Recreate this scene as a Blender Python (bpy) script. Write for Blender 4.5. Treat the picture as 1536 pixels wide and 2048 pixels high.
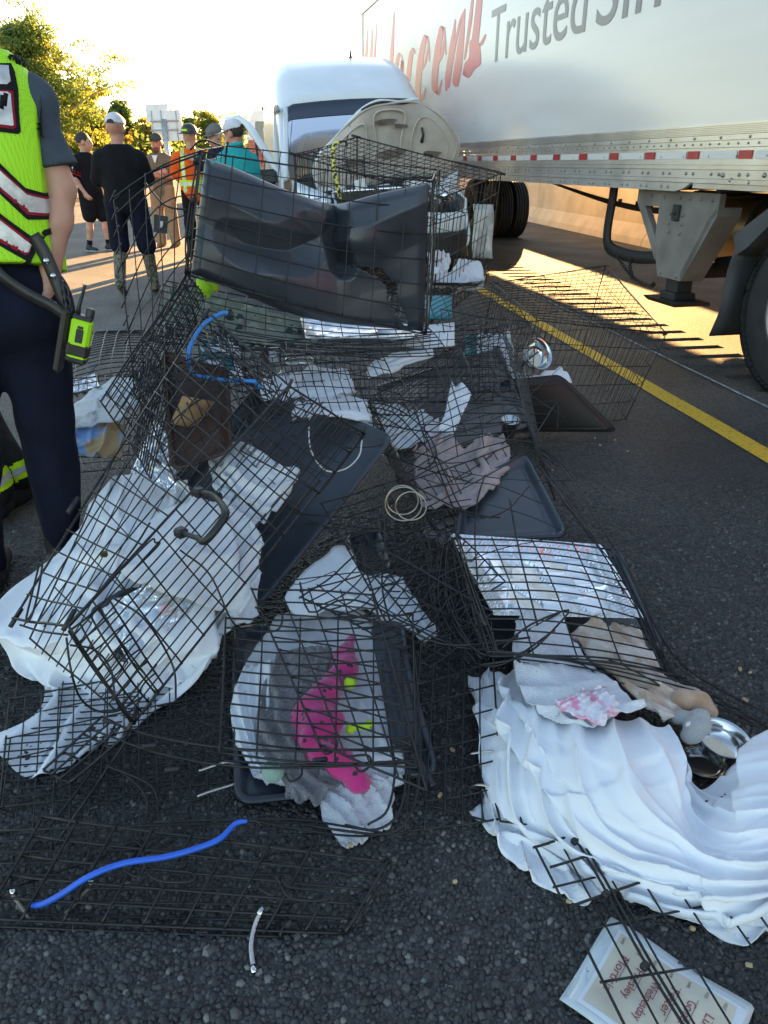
import bpy, math, random
import numpy as np
from mathutils import Vector, Matrix
rnd = random.Random(7); NR = np.random.RandomState(11)
SC = bpy.context.scene; COL = SC.collection
for o in list(bpy.data.objects): bpy.data.objects.remove(o)
R = math.radians
# ---------------------------------------------------------------- camera, sky, sun, exposure
CH = 1.36; FPX = 1480.0; PITCH = R(25.281); YAW = R(8.547)
cam = bpy.data.cameras.new('camera'); camo = bpy.data.objects.new('camera', cam); COL.objects.link(camo)
cam.sensor_fit = 'VERTICAL'; cam.sensor_height = 24.0; cam.lens = FPX/2048*24.0
cam.clip_start = 0.05; cam.clip_end = 3000
camo.location = (0, 0, CH); camo.rotation_euler = (math.pi/2-PITCH, 0, -YAW)
SC.camera = camo
SUN_EL, SUN_AZ = R(11.0), R(20.0)          # low sun ahead, a little to the right of the road
W = bpy.data.worlds.new('World'); SC.world = W; W.use_nodes = True
wn = W.node_tree; bgn = wn.nodes['Background']
sky = wn.nodes.new('ShaderNodeTexSky'); sky.sky_type = 'NISHITA'; sky.sun_disc = False
sky.sun_elevation = SUN_EL; sky.sun_rotation = SUN_AZ; sky.dust_density = 0.5; sky.air_density = 0.9; sky.ozone_density = 1.0
bgn.inputs[1].default_value = 0.06
wn.links.new(sky.outputs[0], bgn.inputs[0])
SUND = Vector((math.sin(SUN_AZ)*math.cos(SUN_EL), math.cos(SUN_AZ)*math.cos(SUN_EL), math.sin(SUN_EL)))
sl = bpy.data.lights.new('sun', 'SUN'); sl.energy = 4.6; sl.angle = R(0.55); sl.color = (1.0, 0.60, 0.26)
so = bpy.data.objects.new('sun', sl); COL.objects.link(so); so.rotation_euler = (-SUND).to_track_quat('-Z', 'Y').to_euler()
so.location = (20, 80, 30)
SC.view_settings.view_transform = 'Standard'; SC.view_settings.look = 'None'; SC.view_settings.gamma = 1.0
SC.view_settings.use_curve_mapping = False
SC.view_settings.exposure = 3.3
SC.view_settings.use_white_balance = True; SC.view_settings.white_balance_temperature = 7300; SC.view_settings.white_balance_tint = 10
SC.render.engine = 'CYCLES'
SC.cycles.max_bounces = 8; SC.cycles.transparent_max_bounces = 16
# ---------------------------------------------------------------- helpers: places
_c, _s = math.cos(YAW), math.sin(YAW)
FW = np.array([_s*math.cos(PITCH), _c*math.cos(PITCH), -math.sin(PITCH)])
UP = np.array([_s*math.sin(PITCH), _c*math.sin(PITCH), math.cos(PITCH)])
RT = np.array([_c, -_s, 0.0]); CP = np.array([0, 0, CH])
def _ray(x, y): return (x-768)*RT-(y-1024)*UP+FPX*FW
def at(x, y, Y):                # point seen at photo pixel x, y standing at depth Y along the road
    r = _ray(x, y); return CP+r*(Y/r[1])
def gz(x, y, z=0.0):            # point seen at photo pixel x, y at height z
    r = _ray(x, y); return CP+r*((z-CH)/r[2])
def V3(*a): return np.array(a, float)
def unit(v): v = np.asarray(v, float); return v/(np.linalg.norm(v)+1e-12)
# ---------------------------------------------------------------- helpers: meshes
def rotm(axis, ang): return np.array(Matrix.Rotation(ang, 3, axis))
class MB:
    def __init__(s): s.v = []; s.f = []; s.m = []; s.sm = []; s.n = 0
    def add(s, V, F, m=0, smooth=False):
        V = np.asarray(V, float).reshape(-1, 3); b = s.n
        s.v.append(V); s.n += len(V)
        for f in F: s.f.append([i+b for i in f])
        s.m += [m]*len(F); s.sm += [smooth]*len(F)
        return s
    def box(s, c, d, rot=None, m=0, bev=0.0):
        c = np.asarray(c, float); h = np.asarray(d, float)/2
        if bev <= 0:
            V = np.array([[x, y, z] for x in (-1, 1) for y in (-1, 1) for z in (-1, 1)])*h
            F = [(0, 1, 3, 2), (4, 6, 7, 5), (0, 4, 5, 1), (2, 3, 7, 6), (0, 2, 6, 4), (1, 5, 7, 3)]
        else:
            bev = min(bev, h.min()*0.9); V = []; idx = {}
            for x in (-1, 1):
                for y in (-1, 1):
                    for z in (-1, 1):
                        for a in range(3):
                            p = np.array([x, y, z])*h
                            for k in range(3):
                                if k != a: p[k] -= (x, y, z)[k]*bev
                            idx[(x, y, z, a)] = len(V); V.append(p)
            F = []
            for a in range(3):
                b, cc = (a+1) % 3, (a+2) % 3
                for sg in (-1, 1):
                    q = []
                    for (i, j) in ((-1, -1), (1, -1), (1, 1), (-1, 1)):
                        k = [0, 0, 0]; k[a] = sg; k[b] = i; k[cc] = j; q.append(idx[tuple(k)+(a,)])
                    F.append(q if sg > 0 else q[::-1])
                for i in (-1, 1):
                    for j in (-1, 1):
                        k0 = [0, 0, 0]; k1 = [0, 0, 0]; k0[a] = -1; k1[a] = 1
                        for k in (k0, k1): k[b] = i; k[cc] = j
                        q = [idx[tuple(k0)+(b,)], idx[tuple(k1)+(b,)], idx[tuple(k1)+(cc,)], idx[tuple(k0)+(cc,)]]
                        F.append(q if i*j < 0 else q[::-1])
            for x in (-1, 1):
                for y in (-1, 1):
                    for z in (-1, 1):
                        q = [idx[(x, y, z, a)] for a in range(3)]; F.append(q if x*y*z > 0 else q[::-1])
            V = np.array(V)
        if rot is not None: V = V@np.asarray(rot).T
        return s.add(V+c, F, m)
    def tube(s, P, r, sides=6, m=0, closed=False, caps=True, smooth=True):
        P = np.asarray(P, float); n = len(P); r = np.broadcast_to(np.asarray(r, float), (n,))
        T = np.gradient(P, axis=0) if not closed else np.roll(P, -1, 0)-np.roll(P, 1, 0)
        T /= np.linalg.norm(T, axis=1, keepdims=True)+1e-12
        a = np.array([0, 0, 1.0]) if abs(T[0, 2]) < .9 else np.array([1.0, 0, 0])
        N = np.zeros_like(P); N[0] = unit(np.cross(T[0], a))
        for i in range(1, n):
            v = N[i-1]-T[i]*(N[i-1]@T[i]); N[i] = unit(v)
        B = np.cross(T, N); th = np.arange(sides)*2*math.pi/sides
        V = P[:, None]+r[:, None, None]*(np.cos(th)[None, :, None]*N[:, None]+np.sin(th)[None, :, None]*B[:, None])
        F = []; rows = n if closed else n-1
        for i in range(rows):
            i2 = (i+1) % n
            for j in range(sides):
                j2 = (j+1) % sides; F.append((i*sides+j, i*sides+j2, i2*sides+j2, i2*sides+j))
        if caps and not closed:
            F.append(tuple(range(sides))[::-1]); F.append(tuple((n-1)*sides+j for j in range(sides)))
        return s.add(V.reshape(-1, 3), F, m, smooth)
    def rod(s, a, b, r, sides=6, m=0): return s.tube([a, b], r, sides, m)
    def lathe(s, prof, c=(0, 0, 0), rot=None, seg=24, m=0, smooth=True):
        th = np.arange(seg)*2*math.pi/seg; V = []
        for (r, z) in prof: V += [[r*math.cos(t), r*math.sin(t), z] for t in th]
        F = []
        for i in range(len(prof)-1):
            for j in range(seg):
                j2 = (j+1) % seg; F.append((i*seg+j, i*seg+j2, (i+1)*seg+j2, (i+1)*seg+j))
        V = np.array(V)
        if rot is not None: V = V@np.asarray(rot).T
        return s.add(V+np.asarray(c, float), F, m, smooth)
    def prism(s, P, d, m=0):        # planar outline of 3D points, extruded by the vector d
        P = np.asarray(P, float); n = len(P); d = np.asarray(d, float)
        F = [tuple(range(n))[::-1], tuple(range(n, 2*n))]+[(i, (i+1) % n, n+(i+1) % n, n+i) for i in range(n)]
        return s.add(np.vstack([P, P+d]), F, m)
    def grid(s, G, m=0, smooth=True, thick=0.0, cu=False, cv=False):
        G = np.asarray(G, float); nu, nv = G.shape[:2]
        iu = nu if cu else nu-1; iv = nv if cv else nv-1
        F = [(i*nv+j, ((i+1) % nu)*nv+j, ((i+1) % nu)*nv+(j+1) % nv, i*nv+(j+1) % nv) for i in range(iu) for j in range(iv)]
        if thick <= 0: return s.add(G.reshape(-1, 3), F, m, smooth)
        du = np.gradient(G, axis=0); dv = np.gradient(G, axis=1); N = np.cross(du, dv)
        N /= np.linalg.norm(N, axis=2, keepdims=True)+1e-12
        A = (G+N*thick/2).reshape(-1, 3); B = (G-N*thick/2).reshape(-1, 3); k = nu*nv
        F2 = F+[tuple(i+k for i in f)[::-1] for f in F]
        if not cu:
            for j in range(iv):
                j2 = (j+1) % nv
                F2.append((j, j2, k+j2, k+j)); b = (nu-1)*nv; F2.append((b+j2, b+j, k+b+j, k+b+j2))
        if not cv:
            for i in range(iu):
                i2 = (i+1) % nu
                F2.append((i2*nv, i*nv, k+i*nv, k+i2*nv)); F2.append((i*nv+nv-1, i2*nv+nv-1, k+i2*nv+nv-1, k+i*nv+nv-1))
        return s.add(np.vstack([A, B]), F2, m, smooth)
    def build(s, name, mats, parent=None, label=None, cat=None, group=None, kind=None):
        me = bpy.data.meshes.new(name); V = np.vstack(s.v) if s.v else np.zeros((0, 3))
        if parent is not None and parent.get('_world'): V = V-np.array(parent.location)
        me.from_pydata(V.tolist(), [], s.f)
        for mt in (mats if isinstance(mats, (list, tuple)) else [mats]): me.materials.append(mt)
        me.polygons.foreach_set('material_index', s.m); me.polygons.foreach_set('use_smooth', s.sm); me.update()
        return link(name, me, parent, label, cat, group, kind)
def link(name, me, parent=None, label=None, cat=None, group=None, kind=None):
    o = bpy.data.objects.new(name, me); COL.objects.link(o)
    if parent is not None: o.parent = parent
    tag(o, label, cat, group, kind); return o
def tag(o, label=None, cat=None, group=None, kind=None):
    if label: o['label'] = label
    if cat: o['category'] = cat
    if group: o['group'] = group
    if kind: o['kind'] = kind
    return o
def thing(name, label, cat, loc=(0, 0, 0), rz=0.0, group=None, world=True):
    o = bpy.data.objects.new(name, None); COL.objects.link(o); o.location = Vector([float(a) for a in loc]); o.rotation_euler = (0, 0, rz)
    o.empty_display_size = .1
    if world: o['_world'] = 1          # children are given in world coordinates
    return tag(o, label, cat, group)
def raw_mesh(name, V, tris, mat, parent=None, smooth=False, **k):   # fast path for very many faces
    V = np.asarray(V, np.float32); F = np.asarray(tris, np.int32); n = F.shape[1]
    if parent is not None and parent.get('_world'): V = V-np.array(parent.location, np.float32)
    me = bpy.data.meshes.new(name); me.vertices.add(len(V)); me.vertices.foreach_set('co', V.ravel())
    me.loops.add(F.size); me.loops.foreach_set('vertex_index', F.ravel())
    me.polygons.add(len(F)); me.polygons.foreach_set('loop_start', np.arange(0, F.size, n, dtype=np.int32))
    me.polygons.foreach_set('loop_total', np.full(len(F), n, np.int32))
    if smooth: me.polygons.foreach_set('use_smooth', np.ones(len(F), bool))
    me.materials.append(mat); me.update(calc_edges=True); me.validate()
    return link(name, me, parent, **k)
def spline(P, n=24, closed=False):       # Catmull-Rom through the points
    P = np.asarray(P, float)
    Q = np.vstack([P[-1], P, P[0], P[1]]) if closed else np.vstack([2*P[0]-P[1], P, 2*P[-1]-P[-2]])
    k = len(P) if closed else len(P)-1; out = []
    for t in np.linspace(0, k, n, endpoint=not closed):
        i = min(int(t), k-1); u = t-i; a, b, c, d = Q[i], Q[i+1], Q[i+2], Q[i+3]
        out.append(.5*((2*b)+(c-a)*u+(2*a-5*b+4*c-d)*u*u+(3*b-a-3*c+d)*u**3))
    return np.array(out)
def smooth_noise(P, scale, seed=0, octaves=2):   # cheap band-limited noise at points
    r = np.random.RandomState(seed); P = np.asarray(P, float); out = np.zeros(P.shape[:-1]); a = 1.0; tot = 0
    for o in range(octaves):
        for k in range(5):
            d = unit(r.randn(3))*scale*(2**o)*r.uniform(.7, 1.4); out += a*np.sin(P@d+r.uniform(0, 6.28)); tot += a*.6
        a *= .5
    return out/tot
# ---------------------------------------------------------------- helpers: materials
MATS = {}
def mat(name, col, rough=.6, metal=0.0, var=0.0, vscale=6.0, bump=0.0, bscale=60.0, btype='noise', spec=.5, trans=0.0, col2=None,
        coat=0.0, alpha=1.0, sheen=0.0, dist=.004, rvar=0.0, sss=0.0, detail=4.0, contrast=None, warp=None):
    if name in MATS: return MATS[name]
    m = bpy.data.materials.new(name); m.use_nodes = True; nt = m.node_tree; b = nt.nodes['Principled BSDF']
    b.inputs['Roughness'].default_value = rough; b.inputs['Metallic'].default_value = metal
    b.inputs['Specular IOR Level'].default_value = spec; b.inputs['Coat Weight'].default_value = coat
    b.inputs['Coat Roughness'].default_value = .08; b.inputs['Alpha'].default_value = alpha
    b.inputs['Transmission Weight'].default_value = trans; b.inputs['Sheen Weight'].default_value = sheen
    if sss: b.inputs['Subsurface Weight'].default_value = sss; b.inputs['Subsurface Radius'].default_value = (.012, .004, .002)
    b.inputs['Base Color'].default_value = (*col, 1)
    tc = nt.nodes.new('ShaderNodeTexCoord')
    if var or col2:
        n = nt.nodes.new('ShaderNodeTexNoise'); n.inputs['Scale'].default_value = vscale; n.inputs['Detail'].default_value = detail
        nt.links.new(tc.outputs['Object'], n.inputs['Vector'])
        r = nt.nodes.new('ShaderNodeValToRGB'); lo, hi = contrast or (.3, .7)
        r.color_ramp.elements[0].position = lo; r.color_ramp.elements[1].position = hi
        c2 = col2 or tuple(min(1, c*(1+var)) for c in col); c1 = col if col2 else tuple(c*(1-var) for c in col)
        r.color_ramp.elements[0].color = (*c1, 1); r.color_ramp.elements[1].color = (*c2, 1)
        nt.links.new(n.outputs['Fac'], r.inputs['Fac']); nt.links.new(r.outputs['Color'], b.inputs['Base Color'])
        if rvar:
            mp = nt.nodes.new('ShaderNodeMapRange'); mp.inputs['To Min'].default_value = max(.02, rough-rvar); mp.inputs['To Max'].default_value = min(1, rough+rvar)
            nt.links.new(n.outputs['Fac'], mp.inputs['Value']); nt.links.new(mp.outputs[0], b.inputs['Roughness'])
    if bump:
        if btype == 'voronoi': n2 = nt.nodes.new('ShaderNodeTexVoronoi'); out = 'Distance'
        elif btype == 'wave': n2 = nt.nodes.new('ShaderNodeTexWave'); out = 'Fac'
        else: n2 = nt.nodes.new('ShaderNodeTexNoise'); n2.inputs['Detail'].default_value = 6; out = 'Fac'
        n2.inputs['Scale'].default_value = bscale
        if warp:
            mp2 = nt.nodes.new('ShaderNodeMapping'); mp2.inputs['Scale'].default_value = warp
            nt.links.new(tc.outputs['Object'], mp2.inputs['Vector']); nt.links.new(mp2.outputs[0], n2.inputs['Vector'])
        else: nt.links.new(tc.outputs['Object'], n2.inputs['Vector'])
        bp = nt.nodes.new('ShaderNodeBump'); bp.inputs['Strength'].default_value = bump; bp.inputs['Distance'].default_value = dist
        nt.links.new(n2.outputs[out], bp.inputs['Height']); nt.links.new(bp.outputs[0], b.inputs['Normal'])
    MATS[name] = m; return m
def node_mat(name):
    m = bpy.data.materials.new(name); m.use_nodes = True; MATS[name] = m
    return m, m.node_tree, m.node_tree.nodes['Principled BSDF']
# ================================================================ the setting
def asphalt(name, base, light, vs=95.0, bump=.9, fine=.5, rough=.55, spec=.3):
    m, nt, b = node_mat(name); L = nt.links
    tc = nt.nodes.new('ShaderNodeTexCoord')
    vo = nt.nodes.new('ShaderNodeTexVoronoi'); vo.inputs['Scale'].default_value = vs; vo.inputs['Randomness'].default_value = 1
    no = nt.nodes.new('ShaderNodeTexNoise'); no.inputs['Scale'].default_value = vs*1.7; no.inputs['Detail'].default_value = 5
    big = nt.nodes.new('ShaderNodeTexNoise'); big.inputs['Scale'].default_value = 1.1; big.inputs['Detail'].default_value = 6
    for n in (vo, no, big): L.new(tc.outputs['Object'], n.inputs['Vector'])
    r = nt.nodes.new('ShaderNodeValToRGB'); r.color_ramp.elements[0].color = (*[c*.72 for c in base], 1); r.color_ramp.elements[1].color = (*light, 1)
    r.color_ramp.elements[0].position = .15; r.color_ramp.elements[1].position = .95
    L.new(vo.outputs['Color'], r.inputs['Fac'])
    mx = nt.nodes.new('ShaderNodeMix'); mx.data_type = 'RGBA'; mx.blend_type = 'MULTIPLY'; mx.inputs[0].default_value = 1
    rb = nt.nodes.new('ShaderNodeValToRGB'); rb.color_ramp.elements[0].color = (.68, .68, .68, 1); rb.color_ramp.elements[1].color = (1.2, 1.2, 1.2, 1)
    rb.color_ramp.elements[0].position = .35; rb.color_ramp.elements[1].position = .65
    L.new(big.outputs['Fac'], rb.inputs['Fac']); L.new(r.outputs['Color'], mx.inputs[6]); L.new(rb.outputs['Color'], mx.inputs[7])
    L.new(mx.outputs[2], b.inputs['Base Color']); b.inputs['Roughness'].default_value = rough; b.inputs['Specular IOR Level'].default_value = spec
    ad = nt.nodes.new('ShaderNodeMath'); ad.operation = 'MULTIPLY_ADD'; ad.inputs[1].default_value = fine
    L.new(no.outputs['Fac'], ad.inputs[0]); L.new(vo.outputs['Distance'], ad.inputs[2])
    bp = nt.nodes.new('ShaderNodeBump'); bp.invert = True; bp.inputs['Strength'].default_value = bump; bp.inputs['Distance'].default_value = .010
    L.new(ad.outputs[0], bp.inputs['Height']); L.new(bp.outputs[0], b.inputs['Normal'])
    return m
M_road = asphalt('road_asphalt', (.046, .045, .043), (.105, .102, .097), rough=.6)
m, nt, b = node_mat('aggregate_stone'); g = nt.nodes.new('ShaderNodeNewGeometry'); r = nt.nodes.new('ShaderNodeValToRGB')
for p_, c_ in ((.55, (.042, .041, .039)), (.86, (.064, .062, .058)), (.97, (.11, .105, .095))): e = r.color_ramp.elements.new(p_); e.color = (*c_, 1)
r.color_ramp.elements[0].color = (.022, .022, .022, 1); r.color_ramp.elements[-1].color = (.20, .19, .17, 1)
nt.links.new(g.outputs['Random Per Island'], r.inputs['Fac']); nt.links.new(r.outputs['Color'], b.inputs['Base Color']); b.inputs['Roughness'].default_value = .42
tc = nt.nodes.new('ShaderNodeTexCoord'); n1 = nt.nodes.new('ShaderNodeTexNoise'); n1.inputs['Scale'].default_value = 420; nt.links.new(tc.outputs['Object'], n1.inputs['Vector'])
bp = nt.nodes.new('ShaderNodeBump'); bp.inputs['Strength'].default_value = .7; bp.inputs['Distance'].default_value = .002; nt.links.new(n1.outputs['Fac'], bp.inputs['Height']); nt.links.new(bp.outputs[0], b.inputs['Normal']); M_stone = m
M_shoulder = asphalt('shoulder_asphalt', (.075, .070, .063), (.125, .118, .106), 120, .7, .5, .85, .15)
M_grass = mat('verge_grass', (.07, .075, .03), .9, var=.5, vscale=.6, bump=.8, bscale=9, dist=.05)
M_far = mat('far_road', (.10, .098, .092), .6, var=.15, vscale=.8, bump=.4, bscale=40)
def quad_sheet(xs, ys, z):
    G = np.zeros((len(xs), len(ys), 3)); G[..., 0] = np.array(xs)[:, None]; G[..., 1] = np.array(ys)[None]; G[..., 2] = z
    return G
MB().grid(quad_sheet([-900, -12.5, 900], [-300, 1500], -.10), 0, False).build('ground', M_grass, kind='structure')
MB().grid(quad_sheet([-12.5, 2.98], [-6, 8, 30, 420], 0.0), 0, False).build('road', M_road, kind='structure')
M_pale = asphalt('pale_lane_asphalt', (.095, .090, .082), (.17, .162, .15), 110, .8, .5, .7, .25)  # paler asphalt for the sheet laid over the left lanes
MB().grid(quad_sheet([-12.5, -1.3], [3.2, 8, 30, 420], .004), 0, False).build('pale_lane', M_pale, kind='structure')
# the paved shoulder with its milled rumble strip as real grooves
sb = MB(); X0, X1, RX0, RX1 = 2.98, 6.62, 3.12, 3.62
ys = [-6.0, 1.2]; zs = [0, 0]; y = 1.3
while y < 24:
    for dy, dz in ((0, 0), (.025, -.014), (.05, -.018), (.085, -.012), (.115, 0)): ys.append(y+dy); zs.append(dz)
    y += .30
ys += [30, 420]; zs += [0, 0]
ys = np.array(ys); zs = np.array(zs)
sb.grid(quad_sheet([X0, RX0], ys, .002), 0, False); sb.grid(quad_sheet([RX1, X1], ys, .002), 0, False)
G = quad_sheet([RX0, RX0+.012, RX1-.012, RX1], ys, .002); G[1:3, :, 2] += zs[None]; sb.grid(G, 0, False)
sb.build('road_shoulder', M_shoulder, kind='structure')
m, nt, b = node_mat('yellow_paint')
tc = nt.nodes.new('ShaderNodeTexCoord'); n1 = nt.nodes.new('ShaderNodeTexNoise'); n1.inputs['Scale'].default_value = 55; n1.inputs['Detail'].default_value = 8
nt.links.new(tc.outputs['Object'], n1.inputs['Vector'])
r = nt.nodes.new('ShaderNodeValToRGB'); r.color_ramp.elements[0].color = (.30, .17, .02, 1); r.color_ramp.elements[1].color = (.72, .42, .03, 1)
r.color_ramp.elements[0].position = .30; r.color_ramp.elements[1].position = .46
nt.links.new(n1.outputs['Fac'], r.inputs['Fac']); nt.links.new(r.outputs['Color'], b.inputs['Base Color']); b.inputs['Roughness'].default_value = .6
vo = nt.nodes.new('ShaderNodeTexVoronoi'); vo.inputs['Scale'].default_value = 100; nt.links.new(tc.outputs['Object'], vo.inputs['Vector'])
bp = nt.nodes.new('ShaderNodeBump'); bp.inputs['Strength'].default_value = .5; bp.inputs['Distance'].default_value = .004; bp.invert = True
nt.links.new(vo.outputs['Distance'], bp.inputs['Height']); nt.links.new(bp.outputs[0], b.inputs['Normal']); M_yellow = m
yy = np.linspace(-4, 60, 400); e1 = smooth_noise(np.stack([yy*6, yy*0, yy*0], 1), 1.3, 3)*.003; e2 = smooth_noise(np.stack([yy*6, yy*0, yy*0], 1), 1.3, 8)*.003
G = np.zeros((2, 400, 3)); G[0, :, 0] = 2.405+e1; G[1, :, 0] = 2.535+e2; G[..., 1] = yy; G[..., 2] = .005
MB().grid(G, 0, False).build('yellow_edge_line', M_yellow, kind='structure')
M_white = mat('road_white_paint', (.62, .62, .6), .6, var=.2, vscale=20)
MB().box((-8.6, 120, .003), (.13, 260, .004)).build('white_edge_line', M_white, kind='structure')
G = np.zeros((2, 60, 3)); yv = np.linspace(1.5, 14, 60); wob = smooth_noise(np.stack([yv*3, yv*0, yv*0], 1), 1.0, 5)*.012
G[0, :, 0] = 2.965+wob; G[1, :, 0] = 2.988+wob*.4; G[..., 1] = yv; G[..., 2] = .007
MB().grid(G, 0, False).build('pavement_joint_sealant', mat('joint_dust', (.30, .29, .27), .9, var=.5, vscale=14), kind='structure')
# crumbly stones of the near asphalt surface: real, loose-looking aggregate nobody could count
def aggregate():
    sp = .0100; xs = np.arange(-1.35, 2.36, sp); ysl = []
    gx, gy = np.meshgrid(xs, np.arange(.62, 3.0, sp)); P = np.stack([gx.ravel(), gy.ravel()], 1)
    P += NR.uniform(-.48, .48, P.shape)*sp
    # keep what the picture can show (inside the view wedge)
    ang = np.arctan2(P[:, 0], P[:, 1]); lim = 27.5*math.pi/180
    rel = np.abs(ang-YAW); keep = (P[:, 0]*_c-P[:, 1]*_s) > -(.56*(P[:, 1]*.92+.62)+.05); keep &= (P[:, 0]*_c-P[:, 1]*_s) < (.56*(P[:, 1]*.92+.62)+.05)
    keep &= NR.rand(len(P)) < np.clip(1.0-(P[:, 1]-1.7)*.75, 0, 1)
    P = P[keep]; n = len(P)
    s = sp*NR.uniform(.40, .80, n)*np.where(NR.rand(n) < .14, 1.35, 1); el = NR.uniform(.65, 1.5, n); rz = NR.uniform(0, 6.28, n); h = s*NR.uniform(.55, 1.25, n)
    k = 5; th = np.arange(k)*2*math.pi/k
    ring = np.zeros((n, 2, k, 3)); jit = NR.uniform(.78, 1.22, (n, 2, k))
    for lv, (rr, zz) in enumerate(((1.0, 0.0), (.62, .8))):
        lx = np.cos(th)[None]*s[:, None]*rr*jit[:, lv]; ly = np.sin(th)[None]*(s*el)[:, None]*rr*jit[:, lv]
        ring[:, lv, :, 0] = P[:, :1]+lx*np.cos(rz)[:, None]-ly*np.sin(rz)[:, None]
        ring[:, lv, :, 1] = P[:, 1:]+lx*np.sin(rz)[:, None]+ly*np.cos(rz)[:, None]
        ring[:, lv, :, 2] = -.001+zz*h[:, None]*NR.uniform(.75, 1.15, (n, k))
    V = ring.reshape(n, 2*k, 3); off = (np.arange(n)*2*k)[:, None, None]
    T = []
    for j in range(k):
        j2 = (j+1) % k; T += [(j, j2, k+j2), (j, k+j2, k+j)]
    T += [(k, k+1, k+2), (k, k+2, k+3), (k, k+3, k+4)]
    F = (np.array(T)[None]+off).reshape(-1, 3)
    raw_mesh('asphalt_aggregate', V.reshape(-1, 3), F, M_stone, kind='stuff', label='coarse dark stones of the fresh asphalt surface nearest the camera')
aggregate()
# concrete median barrier, cast in lengths
M_conc = mat('barrier_concrete', (.52, .43, .30), .85, var=.16, vscale=2.2, bump=.5, bscale=45, dist=.004)
wall = thing('median_barrier', 'pale concrete median barrier wall beyond the semi trailer', 'barrier', (6.6, 0, 0))
for k in range(-1, 12):
    y0 = k*6.1+1.0; mb = MB()
    prof = [(6.62, -.02), (6.66, .12), (6.80, .34), (6.86, 1.38), (6.89, 1.42), (7.04, 1.42), (7.07, 1.38), (7.13, .34), (7.28, .12), (7.32, -.02)]
    mb.prism([(x, y0+.01, z) for x, z in prof], (0, 6.08, 0)); mb.build('wall_panel', M_conc, wall)
# ================================================================ trees
def leaf_mat(name, c, c2, t=.55):
    m = bpy.data.materials.new(name); m.use_nodes = True; nt = m.node_tree; nt.nodes.clear(); L = nt.links
    out = nt.nodes.new('ShaderNodeOutputMaterial'); d = nt.nodes.new('ShaderNodeBsdfDiffuse'); tr = nt.nodes.new('ShaderNodeBsdfTranslucent'); mx = nt.nodes.new('ShaderNodeMixShader')
    mx.inputs[0].default_value = t
    g = nt.nodes.new('ShaderNodeNewGeometry'); ra = nt.nodes.new('ShaderNodeValToRGB'); ra.color_ramp.elements[0].color = (*c, 1); ra.color_ramp.elements[1].color = (*c2, 1)
    L.new(g.outputs['Random Per Island'], ra.inputs['Fac'])
    for n in (d, tr): L.new(ra.outputs['Color'], n.inputs['Color'])
    L.new(d.outputs[0], mx.inputs[1]); L.new(tr.outputs[0], mx.inputs[2]); L.new(mx.outputs[0], out.inputs[0]); return m
M_leafs = [leaf_mat('green_leaves', (.07, .12, .035), (.15, .21, .06)), leaf_mat('gold_leaves', (.24, .25, .05), (.42, .38, .08)),
           leaf_mat('olive_leaves', (.12, .18, .05), (.24, .30, .08)), leaf_mat('orange_leaves', (.28, .19, .05), (.40, .29, .06))]
M_bark = mat('bark', (.13, .10, .075), .9, var=.35, vscale=5, bump=.8, bscale=20, dist=.03)
M_bark2 = mat('pale_bark', (.34, .30, .25), .9, var=.3, vscale=4, bump=.6, bscale=20, dist=.03)
def leaves(pts, size, rs, name, m, parent):
    n = len(pts); a = rs.randn(n, 3); a /= np.linalg.norm(a, axis=1, keepdims=True); b = np.cross(a, rs.randn(n, 3)); b /= np.linalg.norm(b, axis=1, keepdims=True)
    s = size*rs.uniform(.6, 1.4, (n, 1)); P = np.asarray(pts)
    V = np.stack([P-a*s, P+b*s*.55, P+a*s, P-b*s*.55], 1).reshape(-1, 3); F = np.arange(4*n).reshape(n, 4)
    return raw_mesh(name, V, F, m, parent)
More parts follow.
